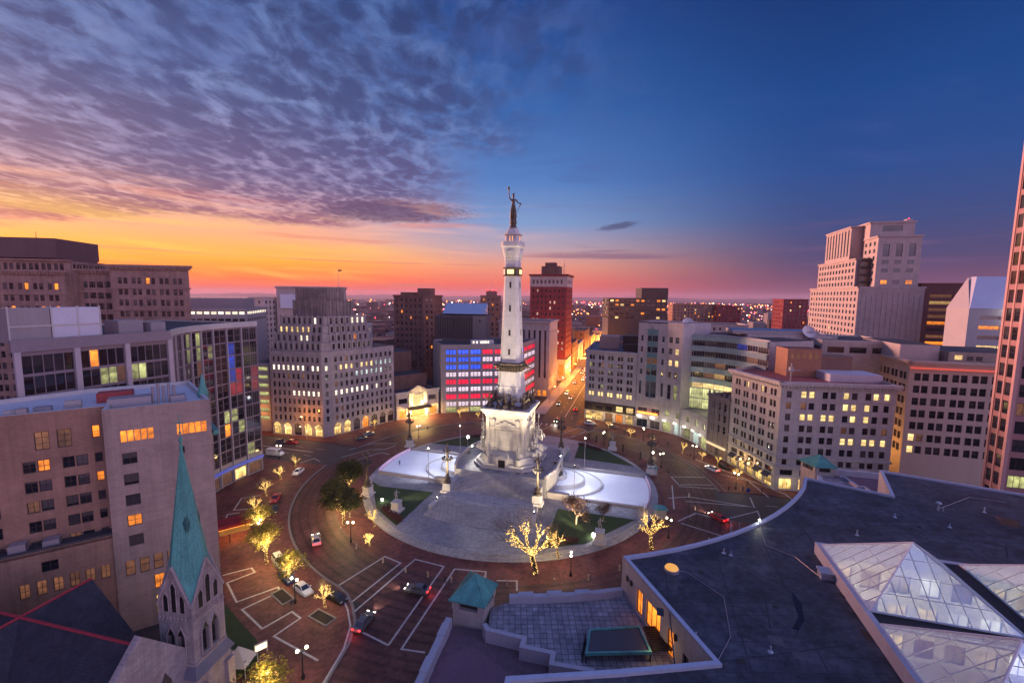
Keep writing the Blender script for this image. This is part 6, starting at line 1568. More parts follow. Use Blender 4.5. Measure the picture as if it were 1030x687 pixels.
# --- left skyline blocks
bl = block('billboard_block', 'beige block behind the stepped tower with a blank white wall sign', [v2((-152, 283)), v2((-134, 281)), v2((-112, 292)), v2((-118, 312)), v2((-152, 312))], 59.5, lims_p, 3.4, 3.6, 1.3, 2, 6, p_lit=.04, corn=.8, blank=(0,) ); bl.finish()
b = MB(); b.obox((-149, 281.6), v2((18, -2)), 12.5, .4, 45.5, 54.5); b.build('blank_sign', mat('blank_white_sign', (.62, .64, .74), .6, .08, .3), bl.root)
bl = block('narrow_beige_block', 'slim beige block left of the blank wall sign', [v2((-166, 276)), v2((-156, 275)), v2((-152, 296)), v2((-166, 298))], 52.5, lims_p, 3.2, 3.6, 1.4, 1.9, 6, p_lit=.05, corn=.4); bl.finish()
bl = block('striped_car_park', 'slim car park with green lit decks between glass office and stepped tower', [v2((-101.5, 171)), v2((-95.5, 170)), v2((-98, 195)), v2((-106, 195))], 27.5, concrete, 5, 3.3, 4.6, 1.5, 2, p_lit=.95, lits=[l_green], corn=.1, style='bare', top=1.5, rec=1.0); bl.finish()
bl = block('lit_strip_office', 'long low office with a bright strip of lit windows left of the sunset', [v2((-196, 214)), v2((-137, 226)), v2((-147, 262)), v2((-206, 250))], 47.0, concrete, 3.2, 3.6, 2.6, 1.5, 36, p_lit=.0, corn=.2, top=1.6, fn=lambda i, r, c: l_white if r == 0 else None); bl.finish()
b = MB(); b.obox((-182, 232), v2((58, 12)), 36, 16, 46, 52); b.build('roof_plant', frame_g, bl.root)
bl = block('dark_brick_hotel', 'dark brown brick tower with a stubby penthouse, left of the monument', [v2((-77, 285)), v2((-57, 281)), v2((-50, 284)), v2((-48, 300)), v2((-77, 308))], 54.8, brown_b, 3.1, 3.8, 1.2, 1.9, 6, p_lit=.02, lits=[l_amber], corn=.6, limit=90); bl.finish(90)
b = MB(); b.obox((-62, 287), v2((.97, -.2)), 8.5, 9, 54, 59.2); b.obox((-74, 291), v2((.97, -.2)), 10, 9, 54, 56.6); b.build('penthouse', brown_b, bl.root)
bl = block('dark_glass_block', 'dark grey block with ribbed upper walls and bluish skylit roof, beside the monument', [v2((-40, 227)), v2((-20, 223)), v2((-13.5, 226)), v2((-12, 250)), v2((-40, 254))], 44.6, mat('dark_ribbed_metal', (.10, .09, .10), .6, .2, .3, streak=True), 40, 40, 1, 1, 50, corn=.1, roofm=roof_l); bl.finish()
b = MB(); P = [v2((-38, 238)), v2((-15, 233)), v2((-14, 250)), v2((-38, 255))]; b.face([(*P[0], 45), (*P[1], 45), (*P[2], 50.5), (*P[3], 50.5)]); b.face([(*P[3], 50.5), (*P[2], 50.5), (*P[2], 44), (*P[3], 44)]); b.face([(*P[0], 45), (*P[3], 50.5), (*P[3], 44)]); b.face([(*P[1], 45), (*P[2], 44), (*P[2], 50.5)]); b.build('skylight_roof', mat('blue_skylight', (.34, .44, .58), .25, .15, .4, spec=.6), bl.root)
b = MB()
for k in range(16): b.obox(v2((-39.7, 226.6))+v2((.98, -.196))*(k*1.28), v2((.98, -.196)), .3, -.25, 33, 44)
b.build('ribs', frame_d, bl.root)
bl = block('beacon_tower', 'slim far tower with red rooftop lights just left of the monument shaft', [v2((-24, 330)), v2((-9, 330)), v2((-9, 345)), v2((-24, 345))], 55, buff_b, 3, 3.7, 1.3, 1.8, 6, p_lit=.22, lits=[l_amber, l_dim], corn=.2); bl.finish()
b = MB(); b.obox((-20, 334), (1, 0), 8, 8, 54, 58.5); b.build('roof_house', buff_b, bl.root)
b = MB()
for x in (-19, -15, -12.5): b.ball((x, 333.6, 58.9), .55, 0, 6, 4)
b.build('red_light', glow('red_beacon', rgb(255, 40, 60), 4), bl.root)
b = MB(); b.tube((-16, 338, 58), (-16, 338, 66), .2, .08, 6); b.build('mast', frame_g, bl.root)
bl = block('dark_office_pair', 'dark bulky office block with a row of lit windows, right of the avenue far off', [v2((92, 420)), v2((146, 414)), v2((150, 450)), v2((94, 456))], 53.8, frame_dk, 4.6, 4, 3.2, 2.0, 30, p_lit=.3, lits=[l_warm, l_amber], corn=0, top=1.4) if False else block('dark_office_pair', 'dark bulky office block with a row of lit windows, right of the avenue far off', [v2((92, 420)), v2((146, 414)), v2((150, 450)), v2((94, 456))], 53.8, mat('dark_precast', (.05, .042, .045), .7, .2, .3), 4.6, 4, 3.2, 2.0, 30, p_lit=.3, lits=[l_warm, l_amber], corn=0, top=1.4); bl.finish()
b = MB(); b.prism([v2((122, 416)), v2((146, 413)), v2((148, 440)), v2((124, 443))], 53, 63.6, 0, 0); b.build('upper_tower', MATS['dark_precast'], bl.root)
for (P, z, m, nm, lb) in (([(190, 520), (246, 514), (250, 540), (194, 546)], 47.5, buff_b, 'brick_warehouse', 'long buff and red warehouse right of the dark far office'), ([(236, 505), (262, 502), (266, 530), (240, 534)], 46, red_b, 'red_warehouse', 'small deep red block at the end of the far warehouse'), ([(258, 418), (280, 416), (284, 440), (262, 442)], 54.5, red_b, 'red_hotel', 'deep red block just left of the tall hotel'),
                         ([(128, 300), (160, 296), (164, 320), (132, 324)], 37, lims_w, 'white_plant_building', 'white rooftop plant building beyond the blue roof'), ([(60, 250), (100, 240), (108, 280), (66, 290)], 30, buff_b, 'low_roof_block', 'low buff block behind the stone office tower'), ([(112, 236), (150, 226), (160, 262), (120, 270)], 33, brown_b, 'low_brown_block', 'low brown block behind the blue roofed hall'),
                         ([(-112, 235), (-82, 238), (-84, 262), (-112, 262)], 38, lims_w, 'white_hotel_block', 'white slab block with dark windows left of the brown brick tower'), ([(-48, 262), (-20, 258), (-18, 274), (-46, 280)], 30, brown_b, 'low_brick_block', 'low brown block behind the flag windows'), ([(-90, 215), (-60, 212), (-52, 236), (-88, 240)], 20, brown_b, 'brick_annex', 'low brown annex behind the theatre')):
    bl = block(nm, lb, [v2(p) for p in P], z, m, 3.8, 3.8, 1.5, 1.9, 5, p_lit=.1, lits=[l_warm, l_amber, l_dim], seed=len(lb), limit=50); bl.finish(50)
# ------------------------------------------------------------------ foreground: curved roof, terraces, pavilions, skylights
def near_block():
    Z = 20.0; st = brick('near_limestone', (.44, .405, .40, 1), (.39, .36, .355, 1), (.31, .285, .28, 1), 1.5, .6, .014, .75, .15)
    bl = Bld('curved_roof_building', 'large low building with a dark curved flat roof in the foreground', 'building', (40, 60, 0), frame=frame_d)
    cop = mat('pale_blue_coping', (.46, .50, .60), .45, .15, .6, .2)
    memb = brick('dark_roof_membrane', (.088, .092, .112, 1), (.062, .065, .082, 1), (.034, .035, .044, 1), 11.0, 1.9, .035, .55, .6, .16)
    curve = [pol(73.6, a) for a in range(168, 126, -3)]          # seen from the circle
    Pa = curve[0]; Pb = v2((57.9, 83.1)); P3 = v2((68.5, 75.6)); P4 = v2((76.1, 87.1)); P5 = v2((97, 74.5)); P6 = v2((118, 40)); P7 = v2((60, -12)); P8 = v2((4, 6)); P9 = v2((-1.0, 33)); PL = v2((-.3, 37.0)); PM = v2((10.4, 37.9)); PC = v2((19.8, 39.0))
    curve = curve[:-1]+[Pb]
    poly = curve+[P3, P4, P5, P6, P7, P8, P9, PL, PM, PC]
    B0 = v2((39.3, 44.3)); hole_o = B0-V*30+Vector((0, 0)); s = 13.3; gp = 2.0
    # skylights: 2 x 3 pyramids over one atrium opening
    H0 = B0+V*s+(-U-V)*0; a0 = B0-V*(2*s+2*gp)
    hole = [a0, a0+U*(2*s+gp), a0+U*(2*s+gp)+V*(3*s+2*gp), a0+V*(3*s+2*gp)]
    rb = MB(); rb.cap(poly, Z-.25, 0, holes=[hole]); roof = rb.build('roof', memb, bl.root)
    b = MB(); b.strip(inset(poly, .3), .5, Z-.3, Z+.12, 0, True); b.build('coping', cop, bl.root)
    # outer walls
    w = MB(); n = len(curve)-1
    for k in range(n):
        A, B = curve[k], curve[k+1]; L = (B-A).length
        bl.facade(w, B, A, 0, Z, [], .3)
    for A, B in ((P4, P3), (P5, P4), (P6, P5), (P7, P6), (P8, P7), (P9, P8)): bl.facade(w, A, B, 0, Z, [], .2)
    # wall with lit windows over the terrace (faces left); a real opening each
    L = (Pa-PC).length
    bl.facade(w, Pa, PC, 13.5, Z, [(3.8, 5.2, 15.0, 18.2, l_amber, 'grid21'), (6.0, 9.0, 15.0, 18.2, l_amber, 'grid31'), (10.4, 11.6, 14.7, 18.0, l_amber, 'sash'), (13.2, 14.2, 14.7, 17.2, None, 'bare', 'door')], .3)
    bl.facade(w, Pa+(Pa-CC).normalized()*.0, Pa+Vector((.01, -.01)), 0, Z, [], .1)
    for A, B in ((PC, PM), (PM, PL), (PL, P9)): bl.facade(w, A, B, 13, Z, [], .2)
    w.build('wall', st, bl.root)
    for u in (1.6, 2.6, 12.0): 
        q = Pa.lerp(PC, u/L)+Vector((-.12, .02)); b = MB(); b.box(q.x-.1, q.x+.1, q.y-.2, q.y+.2, 17.6, 18.2); b.build('wall_light', frame_d, bl.root)
    q = Pa.lerp(PC, .66)+Vector((-2, 0)); lamp('terrace_door_light', 'POINT', (q.x, q.y, 16.6), 45, (1, .6, .25), bl.root, .2)
    # seams, patches and small things on the membrane
    seam = mat('roof_seam', (.036, .037, .044), .7, .3, .5)
    b = MB(); rg = random.Random(5)
    for a in (40, 47, 54, 61): b = MB(); b.strip([loc(a, -math.sqrt(74.6**2-a*a)), loc(a, -86)], .14, Z-.247, Z-.244); b.build('seam', seam, bl.root)
    b = MB()
    b = MB(); b.strip([G(700, 560, Z), G(770, 600, Z), G(775, 630, Z)], .16, Z-.246, Z-.243); b.build('seam', seam, bl.root)
    b = MB(); b.strip([G(770, 585, Z), G(797, 600, Z), G(806, 620, Z), G(800, 640, Z)], .14, Z-.246, Z-.243); b.build('seam', seam, bl.root)
    b = MB(); b.strip([G(690, 668, Z), G(860, 645, Z)], .14, Z-.2455, Z-.2425); b.build('seam', seam, bl.root)
    b = MB(); b.strip([G(905, 530, Z), G(1012, 548, Z), G(1014, 560, Z)], .2, Z-.246, Z-.242); b.build('seam', seam, bl.root)
    b = MB(); b.strip([G(735, 560, Z), G(775, 582, Z), G(832, 575, Z)], .1, Z-.245, Z-.242); b.build('seam', seam, bl.root)

    for pts in ([(796, 594), (806, 606), (809, 624), (803, 634), (797, 632), (803, 620), (799, 608)], [(1000, 518), (1024, 524), (1028, 532), (1008, 528)], [(864, 632), (880, 638), (874, 646)]): b = MB(); b.cap([G(x, y, Z-.24) for x, y in pts], Z-.24); b.build('wet_patch', mat('standing_water', (.02, .018, .02), .12, .1, .5, spec=.6), bl.root)
    b = MB(); q = G(675.5, 572, Z); b.lathe([(.95, Z-.25), (.95, Z+.1), (.85, Z+.14)], q, 18); b.build('dome_kerb', frame_g, bl.root)
    b = MB(); b.lathe([(.86, Z+.12), (.75, Z+.32), (.45, Z+.47), (0, Z+.53)], q, 18); b.build('dome_skylight', glow('yellow_dome', rgb(246, 172, 28), .62), bl.root, True)
    b = MB(); q = G(826, 581, Z); b.obox(q, U, 1.6, 1.3, Z-.25, Z+.55); b.obox(q+Vector((-.15, -.1)), U, 1.9, 1.6, Z+.55, Z+.75); b.build('roof_vent', mat('galvanised_vent', (.40, .44, .50), .4, .2, 1, .3), bl.root)
    b = MB(); q = G(943.5, 512, Z)
    b.tube((q.x, q.y, Z-.25), (q.x, q.y, Z+.9), .14, .14, 8); b.ball((q.x, q.y, Z+1.05), .42, 0, 8, 5, .7); b.tube((q.x+.7, q.y-.2, Z-.25), (q.x+.7, q.y-.2, Z+.5), .09, .09, 6, 0, True); b.build('vent_cowl', MATS['galvanised_vent'], bl.root)
    b = MB(); q = G(764, 524, Z+.3); b.tube((q.x-.2, q.y-.3, Z-.2), (q.x-.2, q.y-.3, Z+.5), .05, .05, 6); b.build('roof_lamp_post', frame_d, bl.root)
    b = MB(); b.ball((q.x-.2, q.y-.3, Z+.62), .16, 0, 8, 5); b.build('roof_lamp', glow('white_roof_lamp', rgb(255, 250, 225), 25), bl.root); lamp('roof_lamp_light', 'POINT', (q.x-.2, q.y-.3, Z+1.0), 40, (1, .95, .8), bl.root, .15)
    mat('galvanised_vent', (.40, .44, .50), .4, .2, 1, .3)
    # drains, pipes, cables and patches
    rg = random.Random(31); pm = mat('roof_patch', (.036, .037, .044), .5, .5, .8); pl = mat('pale_roof_patch', (.095, .095, .105), .7, .5, .8)
    for k, (x, y) in enumerate(((720, 590), (742, 640), (858, 560), (905, 545), (965, 505), (1000, 540), (790, 650), (690, 600), (840, 520), (760, 545), (880, 525), (668, 620), (815, 665))):
        p = G(x, y, Z-.24); l, w_ = rg.uniform(1.0, 3.4), rg.uniform(.6, 1.6); q = MB(); a = rg.choice([U, V]); n_ = Vector((-a.y, a.x)); q.cap([p, p+a*l, p+a*l+n_*w_, p+n_*w_], Z-.2435+.0006*k); q.build('patch', pm if k % 3 else pl, bl.root)
    for k, (x, y) in enumerate(((705, 575), (780, 610), (850, 600), (925, 530), (745, 665))):
        p = G(x, y, Z-.24); q = MB(); q.lathe([(.34, Z-.24), (.34, Z-.2), (.2, Z-.17), (0, Z-.16)], p, 10); q.build('drain', frame_d, bl.root)
    for k, (x, y, h) in enumerate(((728, 556, .7), (735, 558, .5), (862, 538, .8), (900, 520, .6), (990, 515, .9), (700, 640, .5), (775, 655, .6), (955, 530, .5))):
        p = G(x, y, Z-.24); q = MB(); q.tube((*p, Z-.25), (*p, Z-.25+h), .09, .09, 8, 0, True); q.lathe([(.28, Z-.248), (.1, Z-.1)], p, 8); q.build('vent_pipe', MATS['galvanised_vent'], bl.root)
    for pts in ([(826, 581), (800, 560), (770, 548), (764, 526)], [(943, 512), (975, 500), (1012, 505)], [(720, 668), (735, 640), (728, 600), (690, 575), (676, 574)]):
        P_ = [G(x, y, Z-.2) for x, y in pts]; q = MB()
        for a, c in zip(P_, P_[1:]): q.tube((*a, Z-.2), (*c, Z-.2), .045, .045, 5)
        q.build('conduit', frame_g, bl.root)
    # atrium
    zc = 21.35; fr = mat('white_skylight_bars', (.52, .53, .58), .4, .1, 1); gl = skyglass()
    b = MB(); b.strip([hole[0]-U*.3, hole[3]-U*.3+V*.3, hole[2]+U*.3+V*.3, hole[1]+U*.3], .6, Z-.3, zc); b.build('skylight_kerb', mat('pale_kerb_metal', (.42, .42, .47), .6, .2, .4, streak=True), bl.root)
    wa = MB(); zf = 7.0; inn = [h for h in hole]
    for k in range(4):
        A, B = inn[k], inn[(k+1) % 4]; L = (B-A).length; cells = []
        for r in range(3):
            for (u0, u1) in cols(L, int(L/3.4), 2.2, 1): cells.append((u0, u1, zf+.6+r*4.3, zf+3.2+r*4.3, random.Random(k*99+r*7+int(u0)).choice([l_warm, l_warm, l_white, l_amber2, l_dim]), 'grid21'))
        bl.facade(wa, B, A, zf, Z-.1, cells, .25)
    wa.build('atrium_wall', mat('white_atrium_plaster', (.62, .58, .50), .8, .1, .6), bl.root)
    b = MB(); b.cap(inn, zf); 
    b.build('atrium_floor', mat('atrium_floor', (.40, .33, .25), .5, .35, .7), bl.root)
    b = MB(); rg = random.Random(2)
    for k in range(16):
        q = a0+U*rg.uniform(2, 24)+V*rg.uniform(3, 40); b.obox(q, U, rg.uniform(1, 3), rg.uniform(.8, 2.4), zf+.0, zf+rg.uniform(.7, 2.6))
    b.build('atrium_furniture', mat('wood_furniture', (.20, .13, .08), .6, .4, 1), bl.root)
    for i in range(2):
        for j in range(3):
            q = a0+U*(s*.5+i*(s+gp))+V*(s*.5+j*(s+gp)); lamp('atrium_lamp', 'POINT', (q.x, q.y, 17.0), 2200, (1, .86, .62), bl.root, .5)
    for i in range(2):
        for j in range(3):
            o = a0+U*(i*(s+gp))+V*(j*(s+gp)); q = [o, o+U*s, o+U*s+V*s, o+V*s]; ap = o+U*s/2+V*s/2; za = zc+5.2
            sk = MB(); fm = MB()
            for k in range(4):
                A, B = q[k], q[(k+1) % 4]; sk.face([(*A, zc), (*B, zc), (*ap, za)])
                fm.tube((*A, zc), (*ap, za+.03), .10, .10, 5); fm.tube((*A, zc), (*B, zc), .11, .11, 5)
                nb = 9; nx = Vector((-(B-A).y, (B-A).x)).normalized()
                for m in range(1, nb):
                    t = m/nb; p = A.lerp(B, t); h = 1-abs(2*t-1); e = p+nx*(s/2*h)
                    fm.tube((*p, zc+.02), (*e, zc+.02+(za-zc)*h), .05, .05, 4)
                for m in (1, 2, 3):
                    t = m/4; a_, b_ = A.lerp(ap, t), B.lerp(ap, t); fm.tube((*a_, zc+(za-zc)*t+.02), (*b_, zc+(za-zc)*t+.02), .035, .035, 4)
            g_ = sk.build('skylight_glass', gl, bl.root); g_['label'] = 'glass pyramid skylight'; fb = fm.build('glazing_bars', fr, g_)
            # flat gutters between the pyramids
    b = MB(); b.obox(a0+U*s, U, gp, 3*s+2*gp, zc-.35, zc-.12)
    for j in (1, 2): b.obox(a0+V*(j*s+(j-1)*gp), U, s, gp, zc-.35, zc-.12); b.obox(a0+V*(j*s+(j-1)*gp)+U*(s+gp), U, s, gp, zc-.35, zc-.12)
    b.build('gutter', mat('dark_gutter', (.02, .02, .025), .5, .3, 1), bl.root)
    bl.finish()
def skyglass():
    m, t, p = new_mat('skylight_glass'); L = t.links.new; t.nodes.remove(p)
    tr = t.nodes.new('ShaderNodeBsdfTransparent'); tr.inputs[0].default_value = (.72, .80, .86, 1)
    gs = t.nodes.new('ShaderNodeBsdfGlossy'); gs.inputs['Roughness'].default_value = .04; gs.inputs[0].default_value = (.9, .95, 1, 1)
    df = t.nodes.new('ShaderNodeBsdfDiffuse'); df.inputs[0].default_value = (.72, .78, .86, 1)
    fr = t.nodes.new('ShaderNodeFresnel'); fr.inputs[0].default_value = 1.7
    ns_ = t.nodes.new('ShaderNodeTexNoise'); ge = t.nodes.new('ShaderNodeNewGeometry'); L(ge.outputs['Position'], ns_.inputs[0]); ns_.inputs['Scale'].default_value = .5
    mr = t.nodes.new('ShaderNodeMapRange'); L(ns_.outputs[0], mr.inputs[0]); mr.inputs[1].default_value = .3; mr.inputs[2].default_value = .7; mr.inputs[3].default_value = .50; mr.inputs[4].default_value = .60
    a = t.nodes.new('ShaderNodeMixShader'); L(mr.outputs[0], a.inputs[0]); L(tr.outputs[0], a.inputs[1]); L(df.outputs[0], a.inputs[2])
    f2 = t.nodes.new('ShaderNodeMath'); f2.operation = 'MULTIPLY_ADD'; L(fr.outputs[0], f2.inputs[0]); f2.inputs[1].default_value = 1.0; f2.inputs[2].default_value = .20; f2.use_clamp = True
    b = t.nodes.new('ShaderNodeMixShader'); L(f2.outputs[0], b.inputs[0]); L(a.outputs[0], b.inputs[1]); L(gs.outputs[0], b.inputs[2])
    L(b.outputs[0], t.nodes['Material Output'].inputs[0]); return m
near_block()
par_m = mat('terrace_parapet_stone', (.43, .41, .44), .75, .2, .5)
pave_t = brick('terrace_pavers', (.36, .345, .365, 1), (.24, .232, .255, 1), (.13, .128, .14, 1), .75, .75, .05, .7, .35, .3, 0, 0.0)
plum = mat('plum_roof_coating', (.15, .092, .11), .85, .35, .3, bump=.2)
def terrace(mirror, label, label2):
    """the corner terrace: street parapet, pavers, lower roof and a small copper-roofed pavilion"""
    def T(p):
        if not mirror: return v2(p)
        r = v2(p)-CC; a = math.atan2(r.x, r.y); a2 = R(2*147.8)-a; return CC+Vector((math.sin(a2), math.cos(a2)))*(r.length+3.0)
    t = thing('roof_terrace', label, 'terrace', (*T((3, 50)), 0))
    front = [T(pol(73.9, a)) for a in (168, 171, 174, 177, 180)]; pv = [T((-1.6, 54.6)), T((-3.0, 50.2)), T((-7.6, 51.5)), T((-5.5, 57.3))]
    PLc = T((-.3, 37)); inner = [T(p) for p in ((19.8, 39), (10.4, 37.9), (-.3, 37.0))]
    step = [T(p) for p in ((-2.6, 48.7), (1.8, 47.4), (1.5, 46.2), (5.0, 45.3), (4.7, 43.9), (9.2, 43.0))]
    hi = front+[T((-2.4, 53)), ]+step+[T((9.5, 38.0)), T((19.7, 39.1))]
    b = MB(); b.prism(hi, 0, 14.6, 1, 0); b.build('paved_deck', [pave_t, lims], t)
    lo = [T((-3, 50.3)), T((-7.4, 51.2)), T((-10.2, 40.9)), T((-11.5, 32)), T((-1, 32)), T((-.35, 37.0)), T((9.4, 38.1)), T((9.2, 43.0))]+step[::-1][1:]
    b = MB(); b.prism(lo, 0, 13.6, 1, 0); b.build('lower_roof', [plum, lims], t)
    b = MB(); b.prism(inset([T((-4.2, 48.6)), T((-8.4, 46.5)), T((-9.9, 40)), T((-1.5, 34)), T((6.5, 38.4)), T((6.5, 42.0)), T((0, 45))], .6), 13.6, 13.63); b.build('roof_mat', mat('plum_roof_mat', (.19, .105, .13), .9, .25, .5, bump=.3), t)
    b = MB(); b.strip(front[::-1], .7, 0, 15.6); b.build('parapet', par_m, t)
    for k in range(3): 
        c = front[1].lerp(front[4], .15+.33*k); d = (front[4]-front[1]).normalized(); b = MB(); b.strip([c-d*1.0, c+d*1.0], .84, 14.5, 15.74); b.build('parapet_pier', par_m, t)
    A, B = T((-7.5, 50.9)), T((-10.9, 34)); b = MB(); b.strip([A, B], .8, 0, 14.9); b.build('parapet', par_m, t)
    for k in range(3): c = A.lerp(B, .12+.3*k); d = (B-A).normalized(); b = MB(); b.strip([c-d*1.0, c+d*1.0], .92, 13.5, 15.04); b.build('parapet_pier', par_m, t)
    b = MB(); b.strip([T((-3, 49.6))]+step, .55, 13.5, 15.2); b.build('parapet', par_m, t)
    # glazed canopy with teal frame and black pergola
    D = [T(p) for p in ((8.6, 44.6), (15.8, 44.9), (15.6, 48.6), (9.6, 48.0))] if not mirror else [T(p) for p in ((9, 41), (16, 41.5), (15.6, 47), (9.6, 46.4))]
    b = MB(); b.cap(D, 15.7); b.build('dark_glass_roof', glass_dark('dark_skylight', (.008, .012, .02, 1), (.01, .015, .025, 1), .08, .6), t)
    b = MB(); b.strip(D, .22, 15.5, 15.85, 0, True); b.strip([D[3], D[0]], .1, 15.6, 15.8); b.build('teal_frame', copper, t)
    for p in D: b = MB(); b.tube((*p, 14.5), (*p, 15.6), .09, .09, 6); b.build('canopy_post', dk_metal, t)
    for k in range(14):
        b = MB(); q0 = D[1].lerp(D[2], k/14+.02)+(D[1]-D[0]).normalized()*.5; b.obox(q0, (D[1]-D[0]), 3.9, .09, 15.75, 15.9); b.build('pergola_slat', dk_metal, t)
    for k in range(3): b = MB(); q0 = D[1]+(D[1]-D[0]).normalized()*(.5+k*1.9); b.obox(q0, (D[2]-D[1]), (D[2]-D[1]).length, .1, 15.6, 15.75); b.build('pergola_beam', dk_metal, t)
    b = MB(); b.strip([D[0]+(D[0]-D[1]).normalized()*.5, D[3]+(D[0]-D[1]).normalized()*.5], .06, 14.6, 15.8); b.build('black_screen', dk_metal, t)
    # pavilion
    p = thing('corner_pavilion', label2, 'pavilion', (*pv[0], 0))
    c = sum(pv, Vector((0, 0)))/4; ins = [c+(q-c)*.86 for q in pv]; zb = 16.2
    w = MB(); w.prism(ins, 0, 15.5, 0, 0)
    for q in ins: 
        cc = c+(q-c)*.84; w.prism([cc+Vector((.65*math.cos(a), .65*math.sin(a))) for a in [R(45+90*k)-TH for k in range(4)]], 15.5, zb+.4, 0, 0)
    w.build('stone_base', lims, p)
    w = MB(); w.prism([c+(q-c)*.66 for q in pv], 15.5, zb+.4, 0, 0); w.build('recess', frame_d, p)
    w = MB(); w.prism([c+(q-c)*.88 for q in pv], zb+.3, zb+.6, 0, 0, 0); w.build('eave_band', frame_d, p)
    w = MB(); ev = [c+(q-c)*1.02 for q in pv]; za = 19.0
    for k in range(4):
        A, B = ev[k], ev[(k+1) % 4]; w.face([(*A, zb+.6), (*B, zb+.6), (*c, za)]) ; w.face([(*A, zb+.45), (*B, zb+.45), (*B, zb+.6), (*A, zb+.6)])
        w.tube((*A, zb+.62), (*c, za+.03), .07, .07, 5); L = (B-A).length; nx = (c-(A+B)/2)
        for m in range(1, 12):
            s_ = m/12; h = 1-abs(2*s_-1); q = A.lerp(B, s_); w.tube((*q, zb+.62), (*(q+nx*h), zb+.62+(za-zb-.6)*h), .055, .055, 4)
    w.cap(ev, zb+.44, 0, True); w.build('copper_roof', copper, p)
terrace(False, 'paved roof terrace with stepped parapet below the curved roof', 'stone corner pavilion with green copper hip roof at the terrace edge')
terrace(True, 'far roof terrace with pink floor beyond the curved roof', 'far corner pavilion with green copper hip roof beyond the curved roof')

